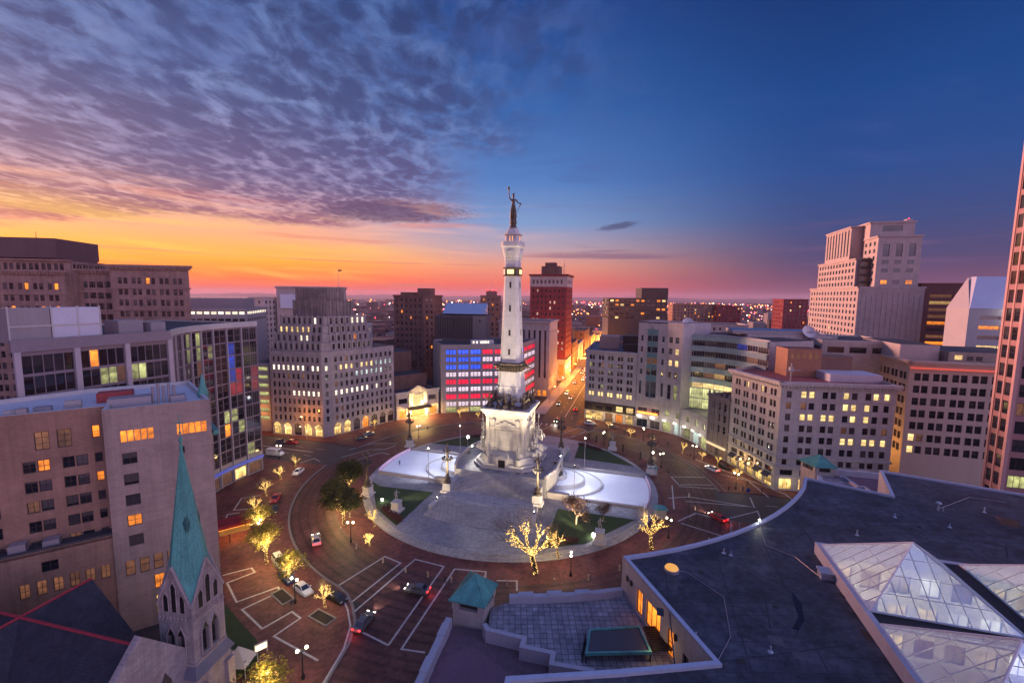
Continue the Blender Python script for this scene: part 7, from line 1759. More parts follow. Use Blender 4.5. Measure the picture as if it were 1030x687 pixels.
# ------------------------------------------------------------------ church
def church():
    st = brick('church_limestone', (.42, .35, .33, 1), (.34, .28, .27, 1), (.27, .225, .215, 1), .7, .32, .02, .85, .25, .5)
    c0 = v2((-39.4, 50.6)); t = thing('church', 'stone church with a green copper spire and a dark slate roof, lower left', 'church', (*c0, 0))
    an = R(-8.5); ex = Vector((math.cos(an), math.sin(an))); ey = Vector((-ex.y, ex.x))
    def sqr(h): return [c0+ex*h*sx+ey*h*sy for sx, sy in ((-1, -1), (1, -1), (1, 1), (-1, 1))]
    def face_fn(k): 
        P = sqr(2.3); return P[k], P[(k+1) % 4]
    w = MB(); w.prism(sqr(2.6), 0, 9.2, 0, None)
    for k in range(4):
        for q in (0, 1):
            A, B = sqr(2.6)[k], sqr(2.6)[(k+1) % 4]; d = (B-A).normalized(); n = Vector((d.y, -d.x)); p = A if q == 0 else B-d*1.1
            w.obox(p+n*.55, d, 1.1, .6, 0, 8.0)
    w.build('tower_base', st, t)
    b = MB(); 
    P, Q = sqr(2.95), sqr(2.36)
    for k in range(4): j = (k+1) % 4; b.face([(*P[k], 9.2), (*P[j], 9.2), (*Q[j], 10.6), (*Q[k], 10.6)])
    b.cap(P, 9.19, 0, True); b.build('lead_skirt', mat('grey_lead', (.15, .15, .19), .6, .2, 1), t)
    bl = Bld.__new__(Bld); bl.root = t; bl.wins = []; bl.frame = frame_d; bl.glass = g_dark
    w = MB(); tr = MB(); zt = 17.6
    for k in range(4):
        A, B = face_fn(k); d = (B-A).normalized(); n = Vector((d.y, -d.x)); L = (B-A).length; m = L/2
        cells = [(m-1.15, m-.2, 11.2, 14.2, None, 'bare', 'louvre'), (m+.2, m+1.15, 11.2, 14.2, None, 'bare', 'louvre')]
        bl.facade(w, A, B, 10.5, 18.0, cells, .5)
        # gable over each face with three lancets
        w.face([(*(A+n*.0), 18.0), (*(B+n*.0), 18.0), (*((A+B)/2), 22.8)])
        G_ = lambda u, z, o=.02: (*(A+d*u+n*o), z)
        for (u, h0, h1) in ((m-1.1, 17.2, 19.0), (m, 17.2, 20.4), (m+1.1, 17.2, 19.0)):
            lv = MB(); lv.face([G_(u-.32, h0), G_(u+.32, h0), G_(u+.32, h1), G_(u, h1+.55), G_(u-.32, h1)]); lv.build('lancet', dk_metal, t)
            for sx in (-.4, .4): tr.tube(G_(u+sx, h0, .06), G_(u+sx, h1, .06), .09, .09, 5); tr.tube(G_(u+sx, h1, .06), G_(u, h1+.7, .06), .09, .09, 5)
        for u in (m-.675, m+.675):
            lv = MB(); lv.face([G_(u-.47, 14.18, .01), G_(u+.47, 14.18, .01), G_(u, 15.2, .01)]); lv.build('lancet_head', dk_metal, t)
            for sx in (-.62, .62): tr.tube(G_(u+sx, 11, .08), G_(u+sx, 14.2, .08), .11, .11, 5); tr.tube(G_(u+sx, 14.2, .08), G_(u, 15.5, .08), .1, .1, 5)
        for i in range(9): tr.tube(G_(.3+i*(L-.6)/8, 16.3, .05), G_(.3+i*(L-.6)/8, 16.8, .05), .13, .13, 5)
        tr.obox(A+n*.12, d, L, -.0-.01+.2, 16.0, 16.25); tr.obox(A+n*.15, d, L, .2, 10.5, 10.9)
        tr.tube(G_(0, 18.0, .05), (*((A+B)/2+n*.05), 22.95), .16, .16, 5); tr.tube(G_(L, 18.0, .05), (*((A+B)/2+n*.05), 22.95), .16, .16, 5)
    w.build('belfry_wall', st, t); tr.build('carved_trim', st, t)
    for k, o in enumerate(bl.wins): pass
    bl.finish()
    # octagonal broach spire in copper
    b = MB(); n8 = 8
    ringp = []
    for k in range(4):
        A, B = face_fn(k); ringp += [(A.lerp(c0, .34), 20.2), ((A+B)/2, 22.5)]
        C1_ = A.lerp(c0, .34); C2_ = B.lerp(c0, .34); M = (A+B)/2
        b.face([(*A, 17.95), (*M, 22.75), (*C1_, 20.2)]); b.face([(*M, 22.75), (*B, 17.95), (*C2_, 20.2)])
    zs = 37.2
    for k in range(8):
        (A, za), (B, zb) = ringp[k], ringp[(k+1) % 8]
        b.face([(*A, za), (*B, zb), (*c0, zs)]); b.tube((*A, za), (*c0, zs), .12, .04, 5)
        for m in (1, 2, 3): q_ = A.lerp(B, m/4); zq = za+(zb-za)*m/4; b.tube((*q_, zq), (*c0, zs), .045, .02, 4)
        for m in range(1, 11):
            f = m/11.5; b.tube((*A.lerp(c0, f), za+(zs-za)*f+.02), (*B.lerp(c0, f), zb+(zs-zb)*f+.02), .055, .055, 4)
    b.lathe([(.12, 36.2), (.22, 36.7), (.1, 37.0), (.25, 37.5), (.08, 37.9)], c0, 8); b.build('spire', copper, t)
    for dv in (Vector((.62, -.78)), Vector((.78, .62))):
        m = c0+dv*1.0; b = MB(); z0 = 26.2; b.lathe([(.42, z0), (.42, z0+1.5), (0, z0+2.7)], m, 6); b.build('dormer', mat('dark_copper', (.03, .12, .11), .6, .3, 1), t)
    b = MB(); b.tube((*c0, 37.7), (*c0, 40.6), .06, .05, 6); b.tube((*(c0-ex*.7), 39.6), (*(c0+ex*.7), 39.6), .06, .06, 6); b.ball((*c0, 38.4), .16, 0, 6, 4); b.build('finial_cross', copper, t)
    # nave, transept, slate roofs with red ridge tiles
    sl_ = brick('slate_roof', (.045, .045, .058, 1), (.035, .035, .047, 1), (.022, .022, .03, 1), .3, .22, .012, .6, .3, .4); rd = mat('red_ridge_tile', (.34, .03, .045), .7, .25, 2)
    R0, R1 = v2((-57.3, 47.5)), v2((-40.4, 43.6)); d = (R1-R0).normalized(); n = Vector((-d.y, d.x)); hw = 7.2; ze, zr = 9.0, 17.0
    w = MB(); f0, f1 = R0-d*22, R1
    w.face([(*f0, zr), (*f1, zr), (*(f1+n*hw), ze), (*(f0+n*hw), ze)]); w.face([(*f1, zr), (*f0, zr), (*(f0-n*hw), ze), (*(f1-n*hw), ze)])
    x0 = R0; y0 = R0+n*7.3; y1 = R0-n*14; ww = 8.2
    for e in (y0, y1):
        for s in (-1, 1): w.face([(*x0, zr-.02), (*e, zr-.02), (*(e+d*ww*s), ze), (*(x0+d*ww*s), ze)])
    w.build('slate_roof', sl_, t)
    w = MB(); w.tube((*f0, zr+.02), (*(f1-d*.4), zr+.02), .17, .17, 5); w.tube((*y0, zr), (*y1, zr), .17, .17, 5); w.build('ridge', rd, t)
    w = MB(); w.prism([f0+n*6.9, f0-n*6.9, f1-n*6.9, f1+n*6.9], 0, ze+.1, 0, None)
    w.prism([y0+d*7.9, y0-d*7.9, y1-d*7.9, y1+d*7.9], 0, ze+.1, 0, None)
    for e in (y0, y1): w.face([(*(e-d*7.9), ze), (*(e+d*7.9), ze), (*e, zr-.2)])
    # parapeted front gable
    g0, g1 = f1+n*7.7, f1-n*7.7
    w.prism([g0, g1, g1+d*.8, g0+d*.8], 0, 9.6, 0, 0)
    w.face([(*(g0+d*.8), 9.6), (*(g1+d*.8), 9.6), (*(f1+d*.8), 18.2)]); w.face([(*g1, 9.6), (*g0, 9.6), (*f1, 18.2)])
    for a_ in (g0, g1): w.face([(*a_, 9.6), (*(a_+d*.8), 9.6), (*(f1+d*.8), 18.2), (*f1, 18.2)]); w.lathe([(.55, 9), (.55, 12), (.75, 12.2), (0, 15.0)], a_+d*.4, 6)
    w.build('nave_wall', st, t)
    b = MB(); P_ = f1+d*.84; b.lathe([(1.0, 0), (1.0, .05)], (0, 0), 3) if False else None
    for u in (-2.2, 0, 2.2): 
        q = P_+n*u; b.face([(*(q-n*.7), 5.5), (*(q+n*.7), 5.5), (*(q+n*.7), 10.5), (*q, 12.0), (*(q-n*.7), 10.5)])
    b.build('west_window', g_dark, t)
    # porch between church and club, lit lantern
    b = MB(); q = v2((-49.5, 60)); b.prism([q, q+d*4.2, q+d*4.2+n*4.5, q+n*4.5], 0, 5.2, 0, 0); b.build('porch', st, t)
    pr = thing('porch_lantern', 'glowing amber lantern by the church side door', 'lamp', (-47.6, 57.5, 0)); b = MB(); b.tube((-47.6, 57.5, 0), (-47.6, 57.5, 5.4), .09, .07, 6); b.build('pole', dk_metal, pr); b = MB(); b.ball((-47.6, 57.5, 5.6), .3, 0, 8, 5); b.build('globe', glow('amber_globe', rgb(255, 190, 110), 18), pr); lamp('lantern_light', 'POINT', (-47.6, 57.5, 6.1), 320, (1, .62, .28), pr, .3)
    # lawn, notice board, tent-shaped lantern
    L_ = [G(x, y, .14) for x, y in ((226, 607), (243, 627), (258, 643), (262, 660), (245, 682), (232, 676))]+[v2((-43.5, 61))]
    b = MB(); b.prism(L_, .1, .2, 0, 0); o = b.build('church_lawn', grass_m); tag(o, None, None, None, 'stuff')
    s = thing('notice_board', 'white lit church notice board at the edge of the lawn', 'sign', (*G(263, 657, .15), .15))
    q = G(263, 657, .15); b = MB(); e1 = Vector((.52, .46)); b.obox(q-e1*1.3, e1, 1.8, .18, .7, 1.9); b.obox(q-e1*1.2, e1, .15, .15, .1, .7); b.obox(q+e1*1.05, e1, .15, .15, .1, .7); b.build('cabinet', frame_w, s)
    b = MB(); n_ = Vector((e1.y, -e1.x)); b.obox(q-e1*1.15+n_*.03, e1, 1.58, -.04, .85, 1.75); b.build('lit_face', glow('sign_face', rgb(255, 226, 190), 1.3), s)
    s2 = thing('stone_canopy', 'small pale pointed canopy roof on the church lawn', 'canopy', (*v2((-39.2, 58.6)), .15)); b = MB(); q = v2((-39.2, 58.4)); P = [q+Vector((x, y)) for x, y in ((-1.8, -1.5), (1.8, -1.5), (1.8, 1.5), (-1.8, 1.5))]
    for k in range(4): b.face([(*P[k], 1.9), (*P[(k+1) % 4], 1.9), (*q, 4.2)]); b.tube((*P[k], .1), (*P[k], 1.95), .08, .08, 5)
    b.build('roof', pale_trim, s2)
church()
# ------------------------------------------------------------------ trees
bark = mat('tree_bark', (.085, .065, .05), .9, .4, 2.5, bump=.5)
bulb_m = glow('string_bulb', rgb(255, 204, 108), 2.0)
wrap_m = lit('light_wrapped_bark', rgb(255, 200, 110), .55, .6, 'NONE', 3.0)
leaf_g = mat('dusty_green_leaves', (.095, .098, .028), .8, .6, 1.0, rnd=.9); leaf_y = mat('yellow_green_leaves', (.26, .22, .045), .8, .6, 1.0, rnd=.9); leaf_b = mat('dry_brown_leaves', (.15, .075, .04), .85, .6, 1.0, rnd=.9)
def leaf_translucent(m):
    t = m.node_tree; p = t.nodes['Principled BSDF']; o = t.nodes['Material Output']; tl = t.nodes.new('ShaderNodeBsdfTranslucent'); mx = t.nodes.new('ShaderNodeMixShader'); mx.inputs[0].default_value = .35
    s = p.inputs['Base Color'].links[0].from_socket; t.links.new(s, tl.inputs[0]); t.links.new(p.outputs[0], mx.inputs[1]); t.links.new(tl.outputs[0], mx.inputs[2]); t.links.new(mx.outputs[0], o.inputs[0])
for m in (leaf_g, leaf_y, leaf_b): leaf_translucent(m)
def make_tree(seed, h, spread, leaves=0, lm=None, lit_level=3, dens=1.0, leaf_size=.28, twigs=True):
    """returns meshes: trunk and limbs, light strings, foliage"""
    rg = random.Random(seed); wood = MB(); bulbs = MB(); fol = MB(); tips = []
    def grow(p, d, L, r, lev):
        segs = 3 if lev < 2 else 2; q = p
        for s in range(segs):
            d = (d+Vector((rg.uniform(-.16, .16), rg.uniform(-.16, .16), rg.uniform(-.02, .16)))).normalized(); e = q+d*(L/segs)
            r1 = r*(1-.30/segs*(1 if lev < 3 else 1.6)); wood.tube(q, e, r, r1, 7 if lev < 2 else (5 if lev < 3 else 3))
            if lev <= lit_level:
                nb = max(2, int(L/segs*(26 if lev < 2 else 15)*dens))
                for k in range(nb):
                    t = rg.random(); a = rg.random()*6.28; o = d.orthogonal().normalized(); o2 = d.cross(o); bulbs.octa(q.lerp(e, t)+(o*math.cos(a)+o2*math.sin(a))*(r+.04), rg.uniform(.022, .042))
            q, r = e, r1
            if lev >= 2: tips.append((q, d, lev))
        if lev >= (5 if not leaves else 4) or (lev >= 3 and not twigs): return
        n = (rg.randint(5, 6) if lev == 0 else (rg.randint(3, 4) if lev in (1, 2) and not leaves else rg.randint(2, 3))) + (1 if lev == 3 else 0)
        a0 = rg.random()*6.28
        for k in range(n):
            a = a0+6.28*k/n+rg.uniform(-.4, .4); tilt = rg.uniform(.45, .85)*spread if lev == 0 else rg.uniform(.35, .8)
            o = d.orthogonal().normalized(); o2 = d.cross(o); nd_ = (d*math.cos(tilt)+(o*math.cos(a)+o2*math.sin(a))*math.sin(tilt)).normalized()
            if nd_.z < -.1: nd_.z = .05
            grow(q, nd_, L*rg.uniform(.62, .82), r*rg.uniform(.52, .68), lev+1)
        if lev in (1, 2): grow(q, (d+Vector((0, 0, .2))).normalized(), L*.75, r*.62, lev+1)
    grow(Vector((0, 0, -.05)), Vector((0, 0, 1)), h*.20, h*.0175, 0)
    if leaves:
        for k in range(leaves):
            p, d, lev = tips[rg.randrange(len(tips))]; c = p+Vector((rg.gauss(0, .42), rg.gauss(0, .42), rg.gauss(.05, .34)))
            s = leaf_size*rg.uniform(.6, 1.3); a = Vector((rg.uniform(-1, 1), rg.uniform(-1, 1), rg.uniform(-.6, .6))).normalized()*s; b_ = a.orthogonal().normalized(); b_ = (b_*math.cos(rg.random()*6)+a.normalized().cross(b_)*math.sin(rg.random()*6))*s*.6
            fol.face([c-a, c+b_*.7, c+a, c-b_*.7])
    out = [('trunk', wood.mesh('trunk', [bark]))]
    if bulbs.f: out.append(('string_lights', bulbs.mesh('string_lights', [bulb_m])))
    if leaves: out.append(('crown', fol.mesh('crown', [lm])))
    return out
TREES = {'bare': make_tree(3, 8.2, 1.15, 0, None, 2, 1.1), 'bare2': make_tree(8, 9.5, .95, 0, None, 2, 1.2), 'yellow': make_tree(5, 7.6, 1.15, 1700, leaf_y, 3, 1.0, .17), 'yellow2': make_tree(15, 8.4, 1.1, 1900, leaf_y, 3, 1.0, .17),
         'green': make_tree(7, 9.6, 1.2, 3600, leaf_g, 2, .8, .22), 'green2': make_tree(17, 10.4, 1.15, 3800, leaf_g, 2, .6, .22), 'brown': make_tree(9, 8.2, 1.2, 1500, leaf_b, 0, .0, .17), 'wide': make_tree(23, 8.5, 1.35, 0, None, 2, 1.3), 'small': make_tree(31, 4.2, .9, 0, None, 3, 1.3)}
TSC = 1.75
def tree(kind, p, z, label, group, rz=0.0, sc=1.0, power=0, name='lit_tree', lift=3.3):
    sc *= TSC
    t = thing(name, label, 'tree', (p.x, p.y, z), group, rz); t.scale = (sc,)*3
    for nm, me in TREES[kind]: link(nm, me, t)
    if power: 
        for k in range(2):
            a = 2.1+k*3.1; lamp('string_glow', 'POINT', (p.x, p.y, z), power*1.5, (1, .68, .26), None, .5).location = (p.x+1.0*math.cos(a)*sc, p.y+1.0*math.sin(a)*sc, z+lift*sc)
    return t
gs = 'trees wrapped in string lights round the circle'
SW = .13
L_TREES = [('yellow', (270, 716), 'lit leafy tree at the bottom edge beside the church tower', .8, 1100), ('bare', (327, 611), 'bare tree fully wrapped in warm lights at the left kerb, nearest of its row', .62, 240), ('yellow', (291, 586), 'leafy lit tree at the kerb beside the blue parked cars', .72, 800),
           ('yellow2', (269, 567), 'tall leafy lit tree opposite the red entrance canopy', .86, 800), ('yellow', (262, 537), 'lit tree right next to the red entrance canopy', .8, 700), ('bare2', (257, 519), 'thin lit tree beyond the red canopy', .6, 150), ('bare', (268, 499), 'lit bare tree beside the glass office, middle of the row', .66, 170), ('wide', (283, 482), 'low wide lit tree before the glass office', .6, 170), ('bare', (297, 470), 'lit tree at the corner by the white van', .55, 150)]
for k, (kd, px, lb, sc, pw) in enumerate(L_TREES): tree(kd, G(*px, SW), SW, lb, gs, k*1.3, sc, pw)
tree('green', G(346, 528), 0, 'big leafy dark green tree left of the island, lights on its trunk', gs, .4, .92, 500, lift=2.4)
tree('green2', G(352, 497), 0, 'second dark leafy tree behind the big one left of the island', gs, 1.9, .86, 420, lift=2.4)
tree('green', G(337, 512), 0, 'leftmost dark leafy tree of the cluster left of the island', gs, 3.3, .74, 360, lift=2.4)
tree('wide', G(377, 529, .5), .4, 'leaning bare tree wrapped in lights beside the brown hedge', gs, 2.2, .62, 140)
tree('small', G(372, 549), 0, 'tiny bare sapling wrapped in lights on the brick apron', gs, .5, .75, 30)
tree('wide', G(539, 577), 0, 'wide bare tree wrapped in gold lights before the lower right lawn', gs, 2.6, 1.6, 700)
tree('bare2', G(562, 562), 0, 'leaning half lit tree beside the wide gold tree', gs, 1.2, .8, 160)
tree('bare', G(655, 552), 0, 'tall bare tree wrapped in gold lights right of the island', gs, .9, 1.2, 420)
tree('brown', loc(23, -23), PZ, 'dense tree with dry brown leaves on the lawn right of the main stair', None, .3, .8, 0, 'brown_leaved_tree')
tree('brown', loc(29, -19.5), PZ, 'smaller brown leaved tree behind the pale kerb statue', None, 2.3, .5, 0, 'brown_leaved_tree')
R_TREES = [('wide', (634, 440), 'lit tree on the far sidewalk by the amber shop right of the avenue', .55, 90), ('bare2', (598, 424), 'lit tree at the avenue corner before the lilac block', .55, 90), ('bare', (612, 431), 'lit sapling before the lilac block shops', .5, 60), ('bare', (656, 446), 'lit slim tree before the white shop lamps', .5, 60), ('bare2', (686, 456), 'lit tree on the sidewalk before the stone podium', .55, 80), ('bare', (706, 463), 'lit tree right of the podium shops', .5, 70), ('bare', (722, 468), 'lit small tree before the narrow gothic house', .5, 70), ('wide', (741, 482), 'lit tree by the shop lanterns of the white corner building', .5, 90),
           ('bare', (377, 431), 'lit bare tree before the stepped tower arches', .6, 90), ('bare2', (463, 420), 'lit tree behind the monument before the flag windows', .55, 70), ('bare', (481, 421), 'second lit tree before the flag windows, nearer the monument', .5, 50)]
for k, (kd, px, lb, sc, pw) in enumerate(R_TREES): tree(kd, G(*px, SW), SW, lb, gs, k*.9, sc, pw)

# ------------------------------------------------------------------ street lamps, bollards
gl_m = glow('lamp_globe', rgb(255, 236, 200), 9)
lampT = None
def street_lamp(p, z, label, power=150, rz=0.0, on=True):
    global lampT
    if lampT is None:
        t = thing('street_lamp', label, 'street lamp', (p.x, p.y, z), 'twin globe street lamps'); lampT = t; t.rotation_euler = (0, 0, rz)
        b = MB(); b.lathe([(.26, 0), (.26, .5), (.14, .7), (.085, 1.0), (.065, 4.3), (.1, 4.4), (0, 4.7)], (0, 0), 8); b.tube((-.62, 0, 4.15), (.62, 0, 4.15), .045, .045, 6); b.tube((-.62, 0, 4.15), (-.62, 0, 4.4), .06, .1, 6); b.tube((.62, 0, 4.15), (.62, 0, 4.4), .06, .1, 6); link('pole', b.mesh('pole', [dk_metal], smooth=True), t)
        for x in (-.62, .62): b = MB(); b.ball((0, 0, 0), .23, 0, 10, 6); link('globe', b.mesh('globe', [gl_m], smooth=True), t, (x, 0, 4.58))
    else: t = dup(lampT, (p.x, p.y, z), rz, label)
    o = lamp('street_light', 'POINT', (p.x, p.y, z+5.05), power, (1, .84, .58), None, .3); return t
LAMPS = [((353, 545), 'twin globe lamp on the apron left of the island'), ((305, 683), 'twin globe lamp at the bottom left beside the lit leafy tree'), ((574, 579), 'twin globe lamp before the lower right lawn'), ((672, 541), 'twin globe lamp right of the tall gold tree'), ((297, 607), 'twin globe lamp at the left kerb among parked cars'),
         ((665, 470), 'twin globe lamp beside the candelabrum at the far right rink corner'), ((607, 447), 'twin globe lamp behind the far right lawn'), ((262, 545), 'twin globe lamp next to the red canopy'), ((698, 462), 'twin globe lamp on the far right sidewalk'), ((281, 462), 'twin globe lamp near the white van'), ((421, 440), 'twin globe lamp on the far left of the island'), ((647, 443), 'twin globe lamp before the broadcaster tower'), ((740, 492), 'twin globe lamp near the blue kerb sign')]
for k, (px, lb) in enumerate(LAMPS): street_lamp(G(*px), 0.0 if k not in (1, 4, 7, 8, 9, 11, 12) else SW, lb, 250, k*.7)
bm_ = mat('pale_stone_bollard', (.42, .34, .26), .8, .2, 2)
BOL = [(385.3, 565.5), (408, 575), (430.2, 580), (454, 585.5), (510, 589), (557.5, 587), (592, 583), (623, 573.5), (358.5, 551.5), (699, 513), (693, 500), (713, 545), (352, 520), (676, 560), (343, 535)]
bol0 = None
for k, px in enumerate(BOL):
    p = G(*px); lb = 'pale stone bollard on the brick apron round the island'
    if bol0 is None:
        bol0 = thing('bollard', lb, 'bollard', (p.x, p.y, 0), 'bollards round the island'); b = MB(); b.lathe([(.22, -.02), (.22, .12), (.17, .16), (.16, .95), (.2, .98), (.2, 1.05), (.13, 1.12), (0, 1.14)], (0, 0), 10); link('post', b.mesh('post', [bm_]), bol0); b = MB(); b.lathe([(.168, .72), (.168, .86)], (0, 0), 10); link('reflector', b.mesh('reflector', [mat('amber_reflector', (.6, .35, .15), .3, .1, 3)]), bol0)
    else: dup(bol0, (p.x, p.y, 0))
bolF = [loc(a, q) for a, q in ((22, 41.5), (27, 38), (32, 34), (38, 28), (41, 24), (19, 43))]
post0 = None
for p in bolF:
    lb = 'dark iron post along the far right lawn edge'
    if post0 is None:
        post0 = thing('iron_post', lb, 'post', (p.x, p.y, 0), 'iron posts behind the far right lawn'); b = MB(); b.lathe([(.35, -.02), (.35, .4), (.25, .5), (.22, 2.0), (.34, 2.1), (.34, 2.3), (0, 2.7)], (0, 0), 10); link('shaft', b.mesh('shaft', [dk_metal]), post0)
    else: dup(post0, (p.x, p.y, 0))
# ------------------------------------------------------------------ vehicles
tyre = mat('tyre_rubber', (.012, .012, .012), .85, .2, 4); rim = mat('alloy_rim', (.40, .40, .42), .35, .2, 3, .8); car_gl = glass_dark('car_glass', (.008, .01, .014, 1), (.02, .022, .03, 1), .06, .7)
hl_on = glow('headlight_on', rgb(255, 244, 220), 7); tl_on = glow('tail_light_on', rgb(255, 30, 30), 8); hl_off = mat('headlight_glass', (.55, .56, .6), .1, .1, 5); tl_off = mat('tail_light_glass', (.30, .015, .015), .15, .1, 5)
def paint(name, c): return mat('paint_'+name, c, .28, .1, 1.5, .1, spec=.6)
PAINT = dict(white=paint('white', (.70, .70, .70)), red=paint('red', (.42, .02, .03)), black=paint('black', (.015, .015, .018)), silver=paint('silver', (.38, .39, .41)), blue=paint('blue', (.03, .06, .16)), grey=paint('grey', (.12, .125, .135)))
def loft(mb, st, m=0):
    """stations along x: (x, half width, z low, z high, top half width)"""
    secs = [[(x, -w, z0), (x, -w, z0+(z1-z0)*.62), (x, -wt, z1), (x, wt, z1), (x, w, z0+(z1-z0)*.62), (x, w, z0)] for x, w, z0, z1, wt in st]
    for A, B in zip(secs, secs[1:]):
        for k in range(6): j = (k+1) % 6; mb.face([A[k], A[j], B[j], B[k]][::-1], m)
    mb.face(secs[0], m); mb.face(secs[-1][::-1], m)
PROTO = {}
def car_meshes(style):
    if style in PROTO: return PROTO[style]
    if style == 'sedan': L, bw, body, cab, zr = 4.6, .9, [(-2.3, .74, .42, .72, .66), (-2.15, .86, .28, .92, .78), (-1.2, .9, .24, .98, .82), (.9, .9, .24, .95, .82), (1.9, .88, .26, .84, .76), (2.25, .78, .34, .7, .66)], [(-1.75, .74, .95, .99, .70), (-1.05, .76, .94, 1.40, .58), (.15, .76, .93, 1.43, .60), (1.05, .76, .92, .97, .70)], 1.43
    elif style == 'suv': L, bw, body, cab, zr = 4.7, .94, [(-2.35, .8, .5, .95, .74), (-2.25, .92, .34, 1.1, .84), (-1.2, .94, .3, 1.12, .86), (.95, .94, .3, 1.1, .86), (1.95, .92, .32, 1.0, .8), (2.3, .82, .42, .86, .7)], [(-2.15, .8, 1.08, 1.12, .76), (-1.85, .8, 1.08, 1.68, .64), (.25, .8, 1.08, 1.74, .66), (1.05, .8, 1.06, 1.12, .74)], 1.74
    else: L, bw, body, cab, zr = 6.0, 1.05, [(-3.0, .98, .5, 1.3, .95), (-2.9, 1.05, .4, 2.35, .92), (1.2, 1.05, .4, 2.35, .92), (1.8, 1.03, .4, 1.5, .92), (2.7, 1.0, .4, 1.2, .9), (2.95, .9, .5, .95, .8)], [(-2.7, 1.0, 1.45, 2.1, .99), (1.1, 1.0, 1.45, 2.2, .99), (1.35, .98, 1.42, 2.1, .9), (1.95, .96, 1.35, 1.45, .9)], 2.35
    out = {}
    b = MB(); loft(b, body); 
    # roof panel and pillars in body colour
    c = cab; xs = (c[1][0], c[2][0]); b.obox((xs[0]-.08, -c[1][4]-.01), (1, 0), xs[1]-xs[0]+.16, 2*c[1][4]+.02, zr-.05, zr+.025)
    for s in (-1, 1):
        for i, j in ((0, 1), (2, 3)): b.tube((c[i][0], s*c[i][4], c[i][3]), (c[j][0], s*c[j][4], c[j][3]), .05, .05, 4)
        xm = (xs[0]+xs[1])/2; b.tube((xm, s*(c[1][1]), c[1][2]+.1), (xm, s*(c[1][4]+.01), zr), .045, .045, 4)
        b.obox((.75, s*bw-.0 if s > 0 else -bw-.16), (1, 0), .22, .16, body[2][3]-.02, body[2][3]+.14)
    b.obox((-L/2+.05, -bw*.8), (1, 0), .06, bw*1.6, .42, .5)
    out['body'] = b.mesh('body', [PAINT['white']]); b = MB(); loft(b, cab); out['cabin_glass'] = b.mesh('cabin_glass', [car_gl])
    r = .33 if style == 'sedan' else .38; out['r'] = r; out['wx'] = (-L*.295, L*.3); out['wy'] = bw-.12; out['L'] = L
    b = MB(); prof = [(r*.62, -.11), (r*.95, -.11), (r, -.07), (r, .07), (r*.95, .11), (r*.62, .11)]; b.lathe(prof, (0, 0), 16); out['tyre'] = b.mesh('tyre', [tyre], smooth=True)
    b = MB(); b.lathe([(0, .09), (r*.2, .1), (r*.64, .075)], (0, 0), 10); b.lathe([(r*.64, -.075), (0, -.09)], (0, 0), 10); out['rim'] = b.mesh('rim', [rim])
    b = MB(); b.obox((0, -.2), (1, 0), .1, .4, -.075, .075); out['headlight'] = b.mesh('headlight', [hl_off]); b = MB(); b.obox((-.1, -.16), (1, 0), .1, .32, -.09, .09); out['tail_light'] = b.mesh('tail_light', [tl_off])
    out['zl'] = .68 if style == 'sedan' else (.86 if style == 'suv' else .92); out['bw'] = bw
    PROTO[style] = out; return out
def car(style, colour, p, heading, label, cat='car', on=False, z=.012, group='cars and vans round the circle', beams=False, small=False):
    """heading in degrees, counter-clockwise from +x"""
    M = car_meshes(style); t = thing({'sedan': 'car', 'suv': 'car', 'van': 'van'}[style] if not on else 'car', label, cat, (p.x, p.y, z), group, R(heading))
    o = link('body', M['body'], t); o.material_slots[0].link = 'OBJECT'; o.material_slots[0].material = PAINT[colour]
    link('cabin_glass', M['cabin_glass'], t)
    if not small:
        for x in M['wx']:
            for s in (-1, 1):
                w = link('tyre', M['tyre'], t, (x, s*M['wy'], M['r'])); w.name = 'wheel'; w.rotation_euler = (R(90), 0, 0); link('rim', M['rim'], w)
    for s in (-1, 1):
        h = link('headlight', M['headlight'], t, (M['L']/2-.13, s*M['bw']*.66, M['zl'])); k = link('tail_light', M['tail_light'], t, (-M['L']/2+.12, s*M['bw']*.7, M['zl']+.12))
        if on:
            h.material_slots[0].link = 'OBJECT'; h.material_slots[0].material = hl_on; k.material_slots[0].link = 'OBJECT'; k.material_slots[0].material = tl_on
            h.location.x += .06; k.location.x -= .06
    if beams:
        hx, hy = math.cos(R(heading)), math.sin(R(heading)); q = Vector((p.x+hx*(M['L']/2+.3), p.y+hy*(M['L']/2+.3), .8))
        lamp('head_beam', 'SPOT', q, 700, (1, .86, .66), None, .12, 70, (q.x+hx*12, q.y+hy*12, -.6))
        q = Vector((p.x-hx*(M['L']/2+.5), p.y-hy*(M['L']/2+.5), .8)); lamp('tail_glow', 'POINT', q, 26, (1, .06, .05), None, .2)
    return t
def tang(p): r = p-CC; return math.degrees(math.atan2(r.x, -r.y))     # along the kerb
def circ_car(style, colour, px, label, flip=0, **k): p = G(*px); car(style, colour, p, tang(p)+flip, label, 'van' if style == 'van' else 'car', **k)
circ_car('sedan', 'black', (338, 603), 'dark parked car behind the fully wrapped bare tree'); circ_car('sedan', 'white', (305, 595), 'white parked car under the twin globe lamp at the left kerb'); circ_car('suv', 'blue', (289, 583), 'dark blue parked car under the yellow leafy tree'); circ_car('suv', 'silver', (281, 567), 'silver blue parked car between two leafy trees')
circ_car('sedan', 'red', (277, 503), 'red car at the left kerb before the glass office'); circ_car('sedan', 'black', (276, 514), 'black parked car behind the red one'); circ_car('sedan', 'white', (300, 476), 'white sedan waiting near the corner of the cross street')
p = G(277, 458); car('van', 'white', p, -14, 'white delivery van by the glass office corner', 'van'); p = G(294, 446); car('sedan', 'red', p, -14, 'red car before the stepped tower arches'); p = G(283, 445.5); car('sedan', 'grey', p, -14, 'grey car behind the red one before the stepped tower')
